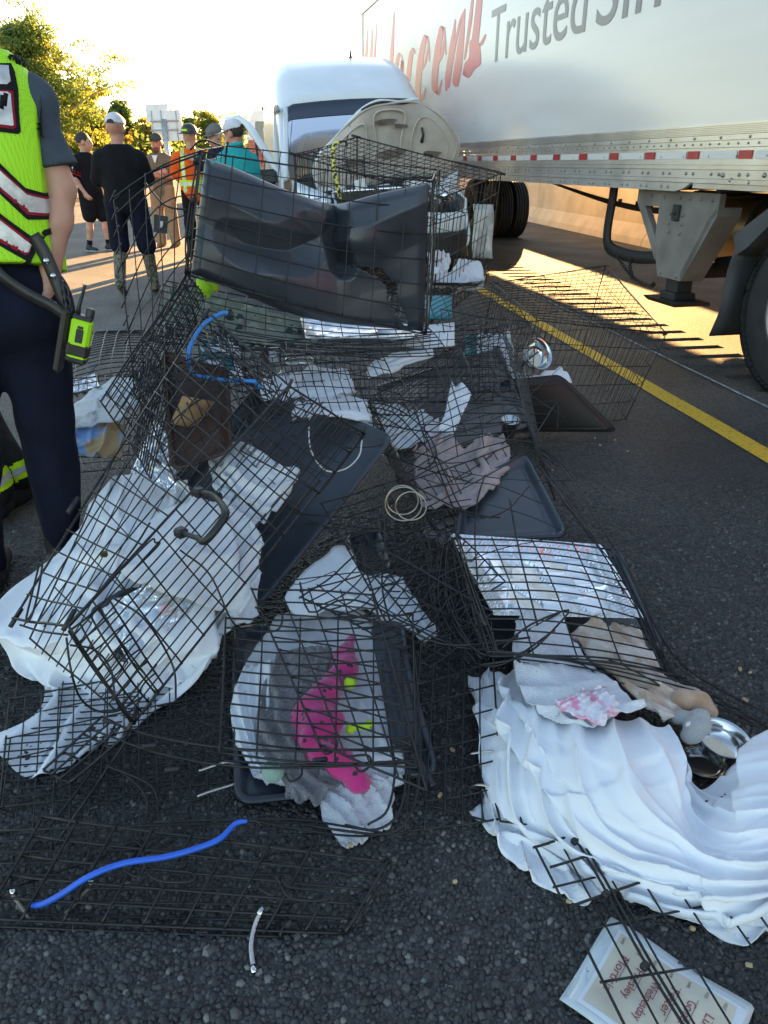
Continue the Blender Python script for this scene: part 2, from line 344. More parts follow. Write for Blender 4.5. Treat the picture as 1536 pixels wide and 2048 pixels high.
def tree(name, label, base, h, cw, seed, mi, kind='broad', nl=10000, leaf=.22, lean=(0, 0), low=.25, bark=None, mi2=None, mixf=.3):
    rs = np.random.RandomState(seed); base = np.asarray(base, float)
    root = thing(name, label, 'tree', base)
    tr = MB(); top = base+np.array([lean[0], lean[1], h*.96]); P = spline([base, base+(top-base)*.35+rs.randn(3)*[.25, .25, 0], base+(top-base)*.7+rs.randn(3)*[.3, .3, 0], top], 14)
    tr.tube(P, np.linspace(h*.020, h*.003, 14), 7)
    cl = []
    nb = int(18+h*1.4)
    for i in range(nb):
        t = rs.uniform(low, .97); p0 = P[int(t*13)]; az = rs.uniform(0, 6.28)
        u = (t-low)/(1-low)
        reach = cw*(.35+.65*math.sin(min(1, u*1.25+.18)*math.pi)**.8)*rs.uniform(.6, 1.1) if kind == 'broad' else cw*(1.02-u)*rs.uniform(.65, 1.1)
        rise = reach*(rs.uniform(.15, .7) if kind == 'broad' else rs.uniform(-.12, .2))
        e = p0+np.array([math.cos(az)*reach, math.sin(az)*reach, rise]); mid = (p0+e)/2+np.array([0, 0, reach*.10])
        q = spline([p0, mid, e], 7); tr.tube(q, np.linspace(h*.0075*(1.1-t)+.02, .012, 7), 5)
        for k in range(4):
            w = rs.uniform(.35, 1); c = q[int(w*6)]; cl.append((c+rs.randn(3)*cw*.07, cw*rs.uniform(.10, .21)))
            e2 = c+rs.randn(3)*cw*.16; tr.tube([c, (c+e2)/2+rs.randn(3)*.04, e2], [.022, .016, .008], 4); cl.append((e2, cw*rs.uniform(.08, .16)))
    tr.build('trunk', bark or M_bark, root)
    C = np.array([c for c, _ in cl]); S = np.array([s for _, s in cl]); wts = S**2; wts /= wts.sum()
    ix = rs.choice(len(C), nl, p=wts); d = rs.randn(nl, 3); d /= np.linalg.norm(d, axis=1, keepdims=True); d *= rs.uniform(.15, 1, (nl, 1))**.5
    pts = C[ix]+d*S[ix][:, None]*np.array([1.15, 1.15, .62]); pts[:, 2] = np.maximum(pts[:, 2], base[2]+.2)
    if mi2 is None: leaves(pts, leaf, rs, 'crown', M_leafs[mi], root)
    else:
        pick = (rs.rand(len(C)) < mixf)[ix]; leaves(pts[~pick], leaf, rs, 'crown', M_leafs[mi], root); leaves(pts[pick], leaf, rs, 'crown', M_leafs[mi2], root)
    return root
def tb(px, Y): p = at(px, 330, Y); return (p[0], Y, -.1)
def th(px, py, Y): return at(px, py, Y)[2]+.1
tree('tall_tree', 'tallest tree, loose olive crown and pale bare trunk at the left', tb(118, 70), th(95, 40, 70), 6.4, 3, 2, nl=34000, leaf=.125, low=.22, bark=M_bark2, mi2=1, mixf=.18)
tree('slender_tree', 'thin-crowned dark green tree left of the tallest tree', tb(20, 74), th(30, 60, 74), 3.4, 14, 0, nl=9000, leaf=.12, low=.3, mi2=2, mixf=.4)
tree('golden_tree', 'round golden autumn tree below the right of the tallest tree', tb(180, 78), th(180, 175, 78), 3.6, 5, 1, nl=16000, leaf=.14, low=.08, mi2=2, mixf=.35)
tree('golden_tree', 'small yellow tree behind the arm of the firefighter in the vest', tb(70, 66), th(70, 200, 66), 3.6, 25, 2, nl=12000, leaf=.14, low=.08, mi2=1, mixf=.5)
tree('dark_tree', 'dark green rounded tree just left of the metal sign backs', tb(262, 105), th(262, 205, 105), 3.4, 6, 0, nl=12000, leaf=.17, low=.1, mi2=2, mixf=.3)
tree('orange_tree', 'orange autumn tree behind the man in the white cap', tb(225, 84), th(225, 222, 84), 3.0, 8, 3, nl=12000, leaf=.15, low=.05, mi2=1, mixf=.5)
tree('orange_tree', 'bright orange-yellow bush-like tree directly behind the sign post', tb(300, 92), th(300, 248, 92), 2.8, 9, 1, nl=10000, leaf=.16, low=.04, mi2=3, mixf=.4)
tree('far_tree', 'hazy green pointed tree between the sign backs and hard hat', tb(392, 135), th(392, 224, 135), 4.2, 10, 2, 'cone', nl=10000, leaf=.2, low=.1, mi2=0, mixf=.4)
tree('far_tree', 'round dark far tree right behind the sign backs', tb(368, 150), th(368, 226, 150), 4.0, 11, 0, nl=9000, leaf=.22, low=.05)
tree('far_tree', 'low golden far tree above the hard hat', tb(425, 120), th(425, 232, 120), 4.5, 12, 2, nl=10000, leaf=.2, low=.05, mi2=1, mixf=.5)
tree('far_tree', 'low olive far tree above the two men in caps by the van', tb(480, 140), th(480, 240, 140), 5.5, 13, 2, nl=10000, leaf=.2, low=.05, mi2=1, mixf=.4)
tree('far_tree', 'wide yellow-green far tree low behind the bearded man', tb(335, 125), th(335, 240, 125), 5, 17, 1, nl=10000, leaf=.2, low=.04, mi2=2, mixf=.5)
tree('far_tree', 'olive far tree low behind the man in the black jersey', tb(130, 96), th(130, 220, 96), 4.2, 18, 2, nl=10000, leaf=.17, low=.04, mi2=3, mixf=.4)
# roadside brush at the foot of the trees: one mass
rs = np.random.RandomState(4); n = 16000
bx = rs.uniform(-60, -7.5, n); byy = rs.uniform(70, 150, n); bz = rs.rand(n)**1.6*3.0*(1+.4*np.sin(bx*.5)+.3*np.sin(byy*.3))
leaves(np.stack([bx, byy, bz], 1), .26, rs, 'roadside_brush', M_leafs[2], None)
tag(bpy.data.objects['roadside_brush'], 'low olive brush along the foot of the far trees', None, None, 'stuff')
n = 9000; bx = rs.uniform(-7.5, 60, n); byy = rs.uniform(170, 240, n); bz = rs.rand(n)**1.4*7.0*(1+.3*np.sin(bx*.35))
leaves(np.stack([bx, byy, bz], 1), .5, rs, 'distant_woods', M_leafs[2], None)
tag(bpy.data.objects['distant_woods'], 'low distant woods closing the view along the road', None, None, 'stuff')
# ================================================================ road sign seen from behind
M_alu = mat('sign_aluminium', (.62, .64, .65), .5, .3, var=.06, vscale=3, bump=.15, bscale=12)
M_galv = mat('galvanised_steel', (.42, .44, .44), .45, .6, var=.15, vscale=8)
M_dkst = mat('dark_steel', (.05, .05, .052), .5, .5)
sg = thing('road_sign', 'two pale metal road signs seen from behind on one tilted-looking post', 'road sign', at(340, 420, 36))
YS = 36.0
def sgp(x, y, dy=0): return at(x, y, YS+dy)
mb = MB(); mb.prism([sgp(300, 223, .1), sgp(360, 219, .1), sgp(369, 281, .1), sgp(306, 284, .1)], (0, .03, 0)); mb.build('sign_panel', M_alu, sg)
mb = MB(); mb.prism([sgp(290, 209, .18), sgp(335, 207, .18), sgp(337, 240, .18), sgp(294, 246, .18)], (0, .03, 0)); mb.build('sign_panel', M_alu, sg)
for ya in (242, 260): MB().rod(sgp(300, ya+1, .04), sgp(357, ya-1, .04), .03).build('stringer', M_galv, sg)
for xa in (303, 322, 352): MB().rod(sgp(xa-1, 221, .06), sgp(xa+5, 283, .06), .018).build('back_brace', M_galv, sg)
mb = MB(); p0, p1 = sgp(327, 238), sgp(346, 400); g0 = p0+(p1-p0)*(p0[2]/(p0[2]-p1[2])); mb.tube([p0, g0], .11, 8); mb.build('post', M_galv, sg)
# ================================================================ semi trailer (local axes: x outward from its near side, y towards its rear)
TA = R(4.0); TL = 16.15; TWd = 2.55
trl = thing('semi_trailer', 'long white box semi trailer with red and grey lettering and silver lower rail', 'trailer', (3.4, 2.2, 0), TA, world=False)
m, nt, b = node_mat('trailer_white'); L = nt.links          # glossy white sheet with faint dirt and light scratches
tc = nt.nodes.new('ShaderNodeTexCoord'); mp = nt.nodes.new('ShaderNodeMapping'); mp.inputs['Scale'].default_value = (1, .35, 2.2)
n1 = nt.nodes.new('ShaderNodeTexNoise'); n1.inputs['Scale'].default_value = 1.4; n1.inputs['Detail'].default_value = 7
L.new(tc.outputs['Object'], mp.inputs[0]); L.new(mp.outputs[0], n1.inputs['Vector'])
r = nt.nodes.new('ShaderNodeValToRGB'); r.color_ramp.elements[0].color = (.62, .585, .56, 1); r.color_ramp.elements[1].color = (.77, .735, .705, 1)
L.new(n1.outputs['Fac'], r.inputs['Fac'])
mp3 = nt.nodes.new('ShaderNodeMapping'); mp3.inputs['Rotation'].default_value = (R(-28), 0, 0); mp3.inputs['Scale'].default_value = (1, .55, 26)
n3 = nt.nodes.new('ShaderNodeTexNoise'); n3.inputs['Scale'].default_value = 1.6; n3.inputs['Detail'].default_value = 4
L.new(tc.outputs['Object'], mp3.inputs[0]); L.new(mp3.outputs[0], n3.inputs['Vector'])
r3 = nt.nodes.new('ShaderNodeValToRGB'); r3.color_ramp.elements[0].position = .30; r3.color_ramp.elements[1].position = .345; r3.color_ramp.elements[0].color = (1, 1, 1, 1); r3.color_ramp.elements[1].color = (0, 0, 0, 1)
L.new(n3.outputs['Fac'], r3.inputs['Fac'])
sx = nt.nodes.new('ShaderNodeSeparateXYZ'); L.new(tc.outputs['Object'], sx.inputs[0])
mk = nt.nodes.new('ShaderNodeMapRange'); mk.inputs['From Min'].default_value = 7.5; mk.inputs['From Max'].default_value = 10; L.new(sx.outputs['Y'], mk.inputs['Value'])
ml = nt.nodes.new('ShaderNodeMath'); ml.operation = 'MULTIPLY'; L.new(r3.outputs['Color'], ml.inputs[0]); L.new(mk.outputs[0], ml.inputs[1])
ml2 = nt.nodes.new('ShaderNodeMath'); ml2.operation = 'MULTIPLY'; ml2.inputs[1].default_value = .55; L.new(ml.outputs[0], ml2.inputs[0])
mx = nt.nodes.new('ShaderNodeMix'); mx.data_type = 'RGBA'; L.new(ml2.outputs[0], mx.inputs[0]); L.new(r.outputs['Color'], mx.inputs[6]); mx.inputs[7].default_value = (.30, .29, .28, 1)
L.new(mx.outputs[2], b.inputs['Base Color']); b.inputs['Roughness'].default_value = .2; b.inputs['Specular IOR Level'].default_value = .6
n2 = nt.nodes.new('ShaderNodeTexNoise'); n2.inputs['Scale'].default_value = 1.1; n2.inputs['Detail'].default_value = 1; L.new(tc.outputs['Object'], n2.inputs['Vector'])
n2b = nt.nodes.new('ShaderNodeTexNoise'); n2b.inputs['Scale'].default_value = 160; n2b.inputs['Detail'].default_value = 2; L.new(tc.outputs['Object'], n2b.inputs['Vector'])
bp = nt.nodes.new('ShaderNodeBump'); bp.inputs['Strength'].default_value = .12; bp.inputs['Distance'].default_value = .03
bp2 = nt.nodes.new('ShaderNodeBump'); bp2.inputs['Strength'].default_value = .06; bp2.inputs['Distance'].default_value = .002
L.new(n2.outputs['Fac'], bp.inputs['Height']); L.new(n2b.outputs['Fac'], bp2.inputs['Height']); L.new(bp.outputs[0], bp2.inputs['Normal']); L.new(bp2.outputs[0], b.inputs['Normal'])
M_trl = m
M_rail = mat('rail_aluminium', (.56, .54, .51), .34, .75, var=.14, vscale=3.0, bump=.2, bscale=50, dist=.002, rvar=.1, warp=(1, .1, 1))
M_rail2 = mat('corner_aluminium', (.60, .60, .58), .4, .6, var=.1, vscale=4)
M_rivet = mat('rivet_steel', (.30, .29, .28), .4, .7)
M_under = mat('underbody_black', (.022, .021, .02), .7, var=.3, vscale=6, bump=.3, bscale=30)
M_red = mat('reflector_red', (.42, .012, .018), .35, bump=.4, bscale=300, btype='voronoi', dist=.001)
M_refw = mat('reflector_white', (.66, .64, .62), .35, bump=.4, bscale=300, btype='voronoi', dist=.001)
M_gear = mat('landing_gear_grey', (.21, .19, .17), .6, .1, var=.25, vscale=4, bump=.25, bscale=30)
M_tyre = mat('tyre_rubber', (.018, .018, .018), .8, var=.3, vscale=9, bump=.3, bscale=80, dist=.002)
M_hub = mat('wheel_hub_steel', (.35, .35, .35), .4, .8, var=.2, vscale=8)
MB().box((TWd/2, TL/2, 2.91), (TWd, TL, 2.62)).build('box_body', M_trl, trl)
# top and rear corner trims
mb = MB(); mb.box((-.006, TL/2, 4.19), (.03, TL+.02, .09)); mb.box((TWd+.006, TL/2, 4.19), (.03, TL+.02, .09)); mb.build('top_rail', M_rail2, trl)
mb = MB(); mb.box((-.004, TL-.05, 2.7), (.034, .13, 3.02), bev=.008); mb.box((-.008, TL-.16, 2.9), (.018, .03, 2.6)); mb.build('corner_post', M_rail2, trl)
# lower rail: stepped aluminium extrusion with rivet rows
mb = MB()
for (z0, z1, out) in ((1.535, 1.605, .012), (1.50, 1.532, .022), (1.455, 1.498, .014), (1.345, 1.452, .020), (1.315, 1.343, .030), (1.255, 1.313, .018), (1.225, 1.253, .027)):
    mb.box((-out/2+.002, TL/2, (z0+z1)/2), (out, TL-.02, z1-z0))
for k in range(5): mb.box((-.016, TL/2, 1.548+.011*k), (.008, TL-.02, .004))
mb.build('side_rail', M_rail, trl)
mb = MB(); P = [(-.014, 3.42, 1.222), (-.014, TL, 1.222), (-.014, TL, 1.16), (-.014, 3.62, 1.16), (-.014, 3.50, 1.185)]; mb.prism(P, (.03, 0, 0)); mb.box((0.004, 1.7, 1.205), (.024, 3.4, .034)); mb.build('lower_flange', M_rail, trl)
mb = MB(); mb.box((TWd-.01, TL/2, 1.38), (.04, TL, .44)); mb.box((TWd/2, TL/2, 1.33), (TWd-.1, TL-.3, .16), m=1); mb.box((TWd/2, .1, 1.38), (TWd-.04, .15, .42)); mb.build('floor_frame', [M_rail, M_under], trl)
for y in np.arange(2.0, 15.5, .6):
    mb = MB()
    for x in (.7, 1.85): mb.box((x, y, 1.21), (.10, .06, .10))
    mb.box((TWd/2, y, 1.20), (TWd-.15, .05, .075)); mb.build('cross_member', M_under, trl)
rv = MB(); rv2 = MB()
def rivet(b, y, z, r, out): b.lathe([(r, 0), (r*.85, r*.5), (r*.4, r*.72), (.0005, r*.78)], (-out, y, z), rotm('Y', -math.pi/2), 6)
for y in np.arange(1.9, 13, .105): rivet(rv, y, 1.477, .008, .014)
for y in np.arange(1.9, 13, .31):
    for dy in (-.045, .045): rivet(rv2, y+dy, 1.285, .012, .018); rivet(rv2, y+dy, 1.19, .012, .014) if y > 3.7 else None
    rivet(rv2, y, 1.515, .010, .022); rivet(rv2, y+.1, 1.40, .009, .020)
for y, z in ((3.05, 1.28), (2.95, 1.25), (2.75, 1.24), (2.62, 1.285), (2.5, 1.28), (2.4, 1.245), (2.15, 1.23), (2.05, 1.28)): rivet(rv2, y, z, .016, .018)
rv.build('rivet_row', M_rivet, trl, kind='stuff'); rv2.build('rivet_row', M_rivet, trl, kind='stuff')
for k in range(22):
    y = 2.25+.592*k
    MB().box((-.0225, y, 1.408), (.004, .14, .052)).build('red_reflector', M_red, trl)
    MB().box((-.0225, y+.29, 1.408), (.003, .40, .050)).build('white_reflector', M_refw, trl)
# lettering
M_let = mat('lettering_grey', (.13, .13, .135), .3); M_letr = mat('lettering_red', (.55, .02, .045), .3)
def text_mesh(body, name, parent, m, place, width=None, height=None, shear=0.0, thick=.0):
    cu = bpy.data.curves.new('t', 'FONT'); cu.body = body; cu.resolution_u = 6; cu.extrude = thick
    ob = bpy.data.objects.new('t', cu); COL.objects.link(ob); dg = bpy.context.evaluated_depsgraph_get(); dg.update()
    me = bpy.data.meshes.new_from_object(ob.evaluated_get(dg)); bpy.data.objects.remove(ob); bpy.data.curves.remove(cu)
    n = len(me.vertices); co = np.zeros(n*3); me.vertices.foreach_get('co', co); co = co.reshape(-1, 3)
    x0, x1 = co[:, 0].min(), co[:, 0].max(); co[:, 0] -= x0
    if width: co[:, 0] *= width/(x1-x0)
    if height: co[:, 1] *= height
    co[:, 0] += shear*co[:, 1]
    W_ = place(co); me.vertices.foreach_set('co', W_.ravel()); me.materials.clear(); me.materials.append(m); me.name = name; me.update()
    return link(name, me, parent)
def on_side(u0, z0):            # text runs towards the front of the trailer (decreasing y)
    def f(c): return np.stack([np.full(len(c), -.004), u0-c[:, 0], z0+c[:, 1]], 1)
    return f
text_mesh('Trusted', 'lettering', trl, M_let, on_side(8.04, 2.45), 2.56, .80)
text_mesh('Since', 'lettering', trl, M_let, on_side(5.28, 2.45), 2.0, .80)
text_mesh('1901', 'lettering', trl, M_let, on_side(2.95, 2.45), 1.7, .80)
# red brush-script word, drawn stroke by stroke with a swelling pen
def stroke(mb, P, w, n=40):
    Q = spline(P, n); Wd = np.interp(np.linspace(0, 1, n), np.linspace(0, 1, len(w)), w)
    T = np.gradient(Q, axis=0); T /= np.linalg.norm(T, axis=1, keepdims=True)+1e-9
    nrm = np.stack([-T[:, 1]*.55, T[:, 0]], 1); nrm = np.array([[1.0, .25]]*n)
    A = Q+nrm*Wd[:, None]/2; B_ = Q-nrm*Wd[:, None]/2
    G = np.zeros((2, n, 3)); G[0, :, 1:] = A; G[1, :, 1:] = B_; G[..., 0] = -.0035-.0002*rnd.random(); mb.grid(G, 0, False)
sc_ = MB()
def S(P, w): stroke(sc_, P, w)
# letters from the front of the trailer backwards (y grows): s, n, e, e, r, g, l, a, W
S([(8.42, 3.72), (8.50, 3.3), (8.60, 2.85), (8.66, 2.72)], [.10, .22, .26, .30]); S([(8.22, 2.78), (8.40, 2.70), (8.62, 2.74), (8.60, 2.55), (8.80, 2.50), (8.95, 2.40), (9.02, 2.47)], [.06, .12, .42, .50, .44, .26, .05])
S([(8.75, 3.45), (8.86, 3.0), (9.03, 2.6)], [.06, .14, .06])
S([(9.10, 3.18), (9.19, 2.9), (9.30, 2.55), (9.40, 2.36), (9.42, 2.32)], [.05, .22, .34, .30, .06]); S([(9.12, 3.16), (9.30, 3.05), (9.55, 2.7), (9.70, 2.32)], [.05, .10, .10, .06])
S([(9.50, 3.12), (9.62, 2.8), (9.78, 2.45), (9.84, 2.30)], [.06, .22, .26, .08])
S([(9.9, 2.75), (10.0, 3.0), (10.12, 3.12), (10.3, 2.9), (10.45, 2.55), (10.42, 2.34), (10.25, 2.30), (10.05, 2.45)], [.06, .12, .22, .30, .34, .34, .20, .05]); S([(9.98, 3.0), (10.1, 2.78), (10.35, 2.66)], [.06, .14, .06])
S([(10.75, 2.75), (10.85, 3.0), (11.0, 3.12), (11.25, 2.9), (11.42, 2.55), (11.4, 2.34), (11.2, 2.28), (10.95, 2.42)], [.06, .12, .22, .32, .36, .34, .22, .05]); S([(10.85, 3.0), (11.0, 2.78), (11.3, 2.66)], [.06, .14, .06])
S([(11.75, 3.02), (11.9, 2.98), (12.05, 2.7), (12.2, 2.3)], [.06, .26, .30, .10]); S([(11.62, 2.95), (11.78, 3.05), (11.95, 2.95)], [.10, .14, .06])
S([(12.45, 2.95), (12.75, 3.08), (13.0, 2.8), (12.85, 2.5), (12.6, 2.6), (12.5, 2.95), (12.7, 2.4), (12.95, 1.95), (13.2, 1.9)], [.06, .16, .3, .28, .1, .2, .3, .26, .06])
S([(13.15, 3.75), (13.3, 3.2), (13.5, 2.6), (13.55, 2.35)], [.08, .26, .28, .08])
S([(13.9, 2.95), (14.2, 3.08), (14.45, 2.75), (14.35, 2.4), (14.05, 2.6), (13.95, 2.95), (14.1, 2.5), (14.2, 2.32)], [.06, .16, .3, .26, .1, .2, .3, .06])
S([(14.6, 3.8), (14.85, 3.2), (15.05, 2.7), (15.2, 2.35)], [.06, .2, .2, .05]); S([(15.05, 3.75), (15.2, 3.2), (15.45, 2.7), (15.6, 2.35)], [.08, .28, .28, .05]); S([(15.5, 3.8), (15.7, 3.3), (15.9, 2.8)], [.08, .28, .28])
sc_.build('script_lettering', M_letr, trl)
# landing gear: riveted bracket, leg, sand shoe, cross brace
def gear(x0, sgn):
    mb = MB(); pl = lambda pts, d=.05: mb.prism([(x0, y, z) for y, z in pts], (d*sgn, 0, 0))
    pl([(4.34, 1.155), (3.20, 1.155), (3.20, 1.06), (4.34, 1.06)])
    pl([(3.98, 1.06), (3.20, 1.06), (3.22, 1.0), (3.52, .50), (3.86, .50), (3.98, .76)])
    pl([(4.34, 1.06), (4.23, 1.06), (3.98, .80), (3.98, .76), (3.93, .62)]); pl([(4.23, 1.06), (3.98, 1.06), (3.98, 1.03), (4.21, 1.03)])
    mb.prism([(x0, 3.2, 1.06), (x0, 3.28, 1.0), (x0, 3.54, .56), (x0, 3.52, .50), (x0, 3.20, 1.0)], (.20*sgn, 0, 0))
    mb.build('gear_bracket', M_gear, trl)
    mb = MB(); mb.box((x0+.10*sgn, 3.68, .70), (.15, .17, .62), bev=.012); mb.box((x0+.10*sgn, 3.68, .43), (.13, .15, .16), bev=.01); mb.build('gear_leg', M_under, trl)
    mb = MB(); mb.prism([(x0-.03*sgn, 3.50, .30), (x0-.03*sgn, 3.90, .30), (x0-.06*sgn, 3.94, .335), (x0-.06*sgn, 3.46, .335)], (.32*sgn, 0, 0)); mb.box((x0+.10*sgn, 3.68, .365), (.2, .22, .06), bev=.01); mb.build('sand_shoe', M_under, trl)
    rb = MB()
    for y, z in ((3.28, 1.11), (3.42, 1.11), (3.56, 1.11), (3.70, 1.11), (3.92, 1.11), (4.12, 1.11), (3.62, .99), (3.80, .99), (3.62, .92), (3.80, .92), (3.63, .85), (3.79, .85), (3.58, .53), (3.82, .53)):
        rb.lathe([(.016, 0), (.014, .008), (.006, .012), (.0005, .0125)], (x0-.001*sgn, y, z), rotm('Y', -math.pi/2*sgn), 8)
    rb.build('bolt_row', M_gear, trl, kind='stuff')
    mb = MB(); mb.box((x0-.012*sgn, 3.71, 1.00), (.02, .09, .12), bev=.006); mb.rod((x0-.03*sgn, 3.71, 1.0), (x0+.1*sgn, 3.71, 1.0), .02); mb.build('crank_socket', M_under, trl)
gear(.10, 1); gear(TWd-.10, -1)
MB().box((TWd/2, 3.64, .56), (TWd-.5, .07, .11)).build('gear_cross_tube', M_under, trl)
mb = MB(); mb.tube([(.45, 3.6, .62), (1.7, 2.1, .98)], .05, 6); mb.build('gear_brace', M_under, trl)
# bent spare-tyre bracket hanging behind the gear, with its chain
mb = MB(); P = spline([(0.30, 5.14, 1.17), (.30, 5.14, 1.05), (.30, 5.17, .78), (.30, 5.12, .62), (.31, 4.92, .57), (.36, 4.6, .56), (.45, 4.30, .60), (.52, 4.2, .66)], 26)
Wd = .17; G = np.stack([P+[-.05, .075, 0], P+[.05, -.075, 0]]); tw = np.stack([P, P]); dirv = np.gradient(P, axis=0); dirv /= np.linalg.norm(dirv, axis=1, keepdims=True)
sd = np.cross(dirv, [1, 0, 0]); sd /= np.linalg.norm(sd, axis=1, keepdims=True)+1e-9; mb.grid(np.stack([P+sd*.055, P-sd*.055]), 0, True, .03); mb.build('tyre_carrier', M_under, trl)
def chain(name, P, n, parent, link_r=.022, wire=.006, m=None):
    Q = spline(P, n); mb = MB()
    for i in range(n):
        t = unit(Q[min(i+1, n-1)]-Q[max(i-1, 0)]); a = unit(np.cross(t, [0, 0, 1] if abs(t[2]) < .9 else [1, 0, 0])); bb = np.cross(t, a)
        if i % 2: a = bb
        th = np.arange(8)*2*math.pi/8; mb.tube([Q[i]+t*link_r*1.35*math.cos(k)+a*link_r*.75*math.sin(k) for k in th], wire, 4, closed=True)
    mb.build(name, m or M_under, parent)
chain('chain', [(.30, 4.95, .56), (.26, 4.6, .43), (.22, 4.3, .38), (.14, 3.98, .40), (.1, 3.9, .43)], 30, trl)
chain('chain', [(.34, 4.72, .55), (.28, 4.62, .48), (.25, 4.5, .40)], 9, trl)
# air lines looping under the floor near the rear axle
mb = MB()
for k in range(3):
    mb.tube(spline([(1.3, 5.65, 1.17), (1.3, 5.60, 1.08), (1.3, 5.5+.03*k, 1.0), (1.3, 5.62, .93-.02*k), (1.3, 6.2, .90-.02*k), (1.3, 7.2, .95-.015*k), (1.3, 8.8, 1.1)], 30), .014, 6)
for yy_ in (5.8, 6.1, 6.4, 6.8): mb.box((1.3, yy_, .905+.02*(yy_-6)), (.035, .03, .09))
mb.tube([(1.0, 4.0, 1.1), (1.25, 5.9, 1.0)], .012, 5)
mb.build('air_line', M_under, trl)
# fuel tank slung under the floor
M_tank = mat('tank_metal', (.30, .20, .10), .35, .7, var=.25, vscale=3, rvar=.1)
mb = MB(); mb.lathe([(.002, 0), (.24, .01), (.29, .05), (.31, .12), (.31, 1.8), (.29, 1.88), (.2, 1.91), (.002, 1.92)], (1.35, 3.5, .80), rotm('X', -math.pi/2), 28); mb.build('fuel_tank', M_tank, trl)
for yv in (4.05, 4.75): MB().lathe([(.313, 0), (.325, .004), (.325, .056), (.313, .06)], (1.35, yv, .80), rotm('X', -math.pi/2), 28).build('tank_strap', M_under, trl)
# wheels
def wheel(mb_t, mb_h, c, r, w, axis_out, seg=40):
    rot = rotm('Y', math.pi/2) if axis_out > 0 else rotm('Y', -math.pi/2)
    h = w/2
    prof = [(r*.58, -h*.9), (r*.66, -h), (r*.9, -h*.98), (r*.975, -h*.8)]
    for k in range(5):
        a = -h*.78+k*h*.39; bb = a+h*.30; prof += [(r, a), (r, bb), (r*.975, bb+.004), (r*.975, bb+h*.085)]
    prof += [(r*.975, h*.82), (r*.9, h*.98), (r*.66, h), (r*.58, h*.9)]
    mb_t.lathe(prof, c, rot, seg)
    mb_h.lathe([(r*.58, -h*.9), (r*.55, -h*.3), (r*.55, h*.2), (r*.59, h*.92), (r*.53, h*.94), (r*.48, h*.55), (r*.38, h*.35), (r*.24, h*.42), (r*.22, h*.85), (r*.14, h*.9), (.001, h*.9)], c, rot, seg)
    for k in range(10):
        a = k*math.pi/5; d = np.array([0, math.cos(a), math.sin(a)])*r*.31; mb_h.box(np.array(c)+d+np.array([axis_out*h*.45, 0, 0]), (.05, .03, .03))
for (yv) in (13.0, 14.3):
    for side, xs_ in ((-1, (.16, .48)), (1, (TWd-.16, TWd-.48))):
        for xw in xs_:
            t_, h_ = MB(), MB(); wheel(t_, h_, (xw, yv, .52), .52, .27, side); tw_ = t_.build('tyre', M_tyre, trl); h_.build('rim', M_hub, tw_)
    MB().rod((.2, yv, .52), (TWd-.2, yv, .52), .07).build('axle', M_under, trl)
# ================================================================ tractor at the right edge: drive wheels, mud flap, frame
trc = thing('tractor_unit', 'dark truck tractor drive wheel and mud flap at the right edge under the trailer', 'truck', (3.4, 2.2, 0), TA, world=False)
M_flap = mat('mudflap_rubber', (.05, .053, .058), .6, var=.2, vscale=5, bump=.2, bscale=60)
for (yv) in (1.98, .72):
    for side, xs_ in ((-1, (.06, .40)), (1, (TWd-.06, TWd-.40))):
        for xw in xs_:
            t_, h_ = MB(), MB(); wheel(t_, h_, (xw, yv, .52), .52, .28, side, 48)
            if xw in (.06,):
                for k in range(72):
                    a = k*2*math.pi/72; d = np.array([0, math.cos(a), math.sin(a)])
                    t_.box(np.array([xw-.13, yv, .52])+d*.508, (.035, .02, .03), rotm('X', a))
            tw_ = t_.build('tyre', M_tyre, trc); h_.build('rim', M_hub, tw_)
    MB().rod((.2, yv, .52), (TWd-.2, yv, .52), .08).build('axle', M_under, trc)
mb = MB(); mb.grid(np.array([[(-.12+.62*i/6, 2.62+.02*math.sin(j*.9)+.012*j, .84-.60*j/8) for j in range(9)] for i in range(7)]), 0, True, .012); mb.build('mud_flap', M_flap, trc)
mb = MB(); mb.prism([(-.13, 2.66, .92), (-.13, 2.60, .80), (-.13, 2.50, .86), (-.13, 2.30, 1.04), (-.13, 2.05, 1.12), (-.13, 2.05, 1.18), (-.13, 2.35, 1.12)], (.66, 0, 0)); mb.build('fender', M_flap, trc)
mb = MB()
for x in (.85, 1.7): mb.box((x, .2, .92), (.09, 5.2, .26))
mb.box((TWd/2, 1.4, 1.1), (.95, .9, .08), bev=.02); mb.build('chassis_rail', M_under, trc)
mb = MB(); mb.box((TWd/2, -3.6, 2.0), (2.3, 2.2, 2.6), bev=.2); mb.build('cab', M_red, trc)
# ================================================================ the wrecked white van (local axes: x to the right, y backwards from the bumper)
van = thing('cargo_van', 'wrecked white high-roof cargo van facing the camera with crumpled raised hood and open door', 'van', (1.36, 8.75, 0), R(2.0), world=False)
van.rotation_euler = (0, R(-3.2), R(2.0))
M_vw = mat('van_white_paint', (.70, .73, .76), .28, coat=.4, var=.05, vscale=3, bump=.05, bscale=4, dist=.02)
M_vin = mat('van_interior', (.03, .03, .033), .8, var=.3, vscale=5)
M_blk = mat('black_plastic', (.022, .023, .026), .5, var=.25, vscale=12, bump=.12, bscale=200, dist=.001)
M_hoodi = mat('hood_underside', (.50, .45, .41), .6, var=.16, vscale=4, bump=.2, bscale=6, dist=.02)
M_chrome = mat('chrome', (.75, .76, .78), .12, 1.0)
m, nt, b = node_mat('window_glass'); b.inputs['Base Color'].default_value = (.75, .86, .86, 1); b.inputs['Roughness'].default_value = .03
b.inputs['Transmission Weight'].default_value = 1.0; b.inputs['IOR'].default_value = 1.25; b.inputs['Specular IOR Level'].default_value = .8; M_glass = m
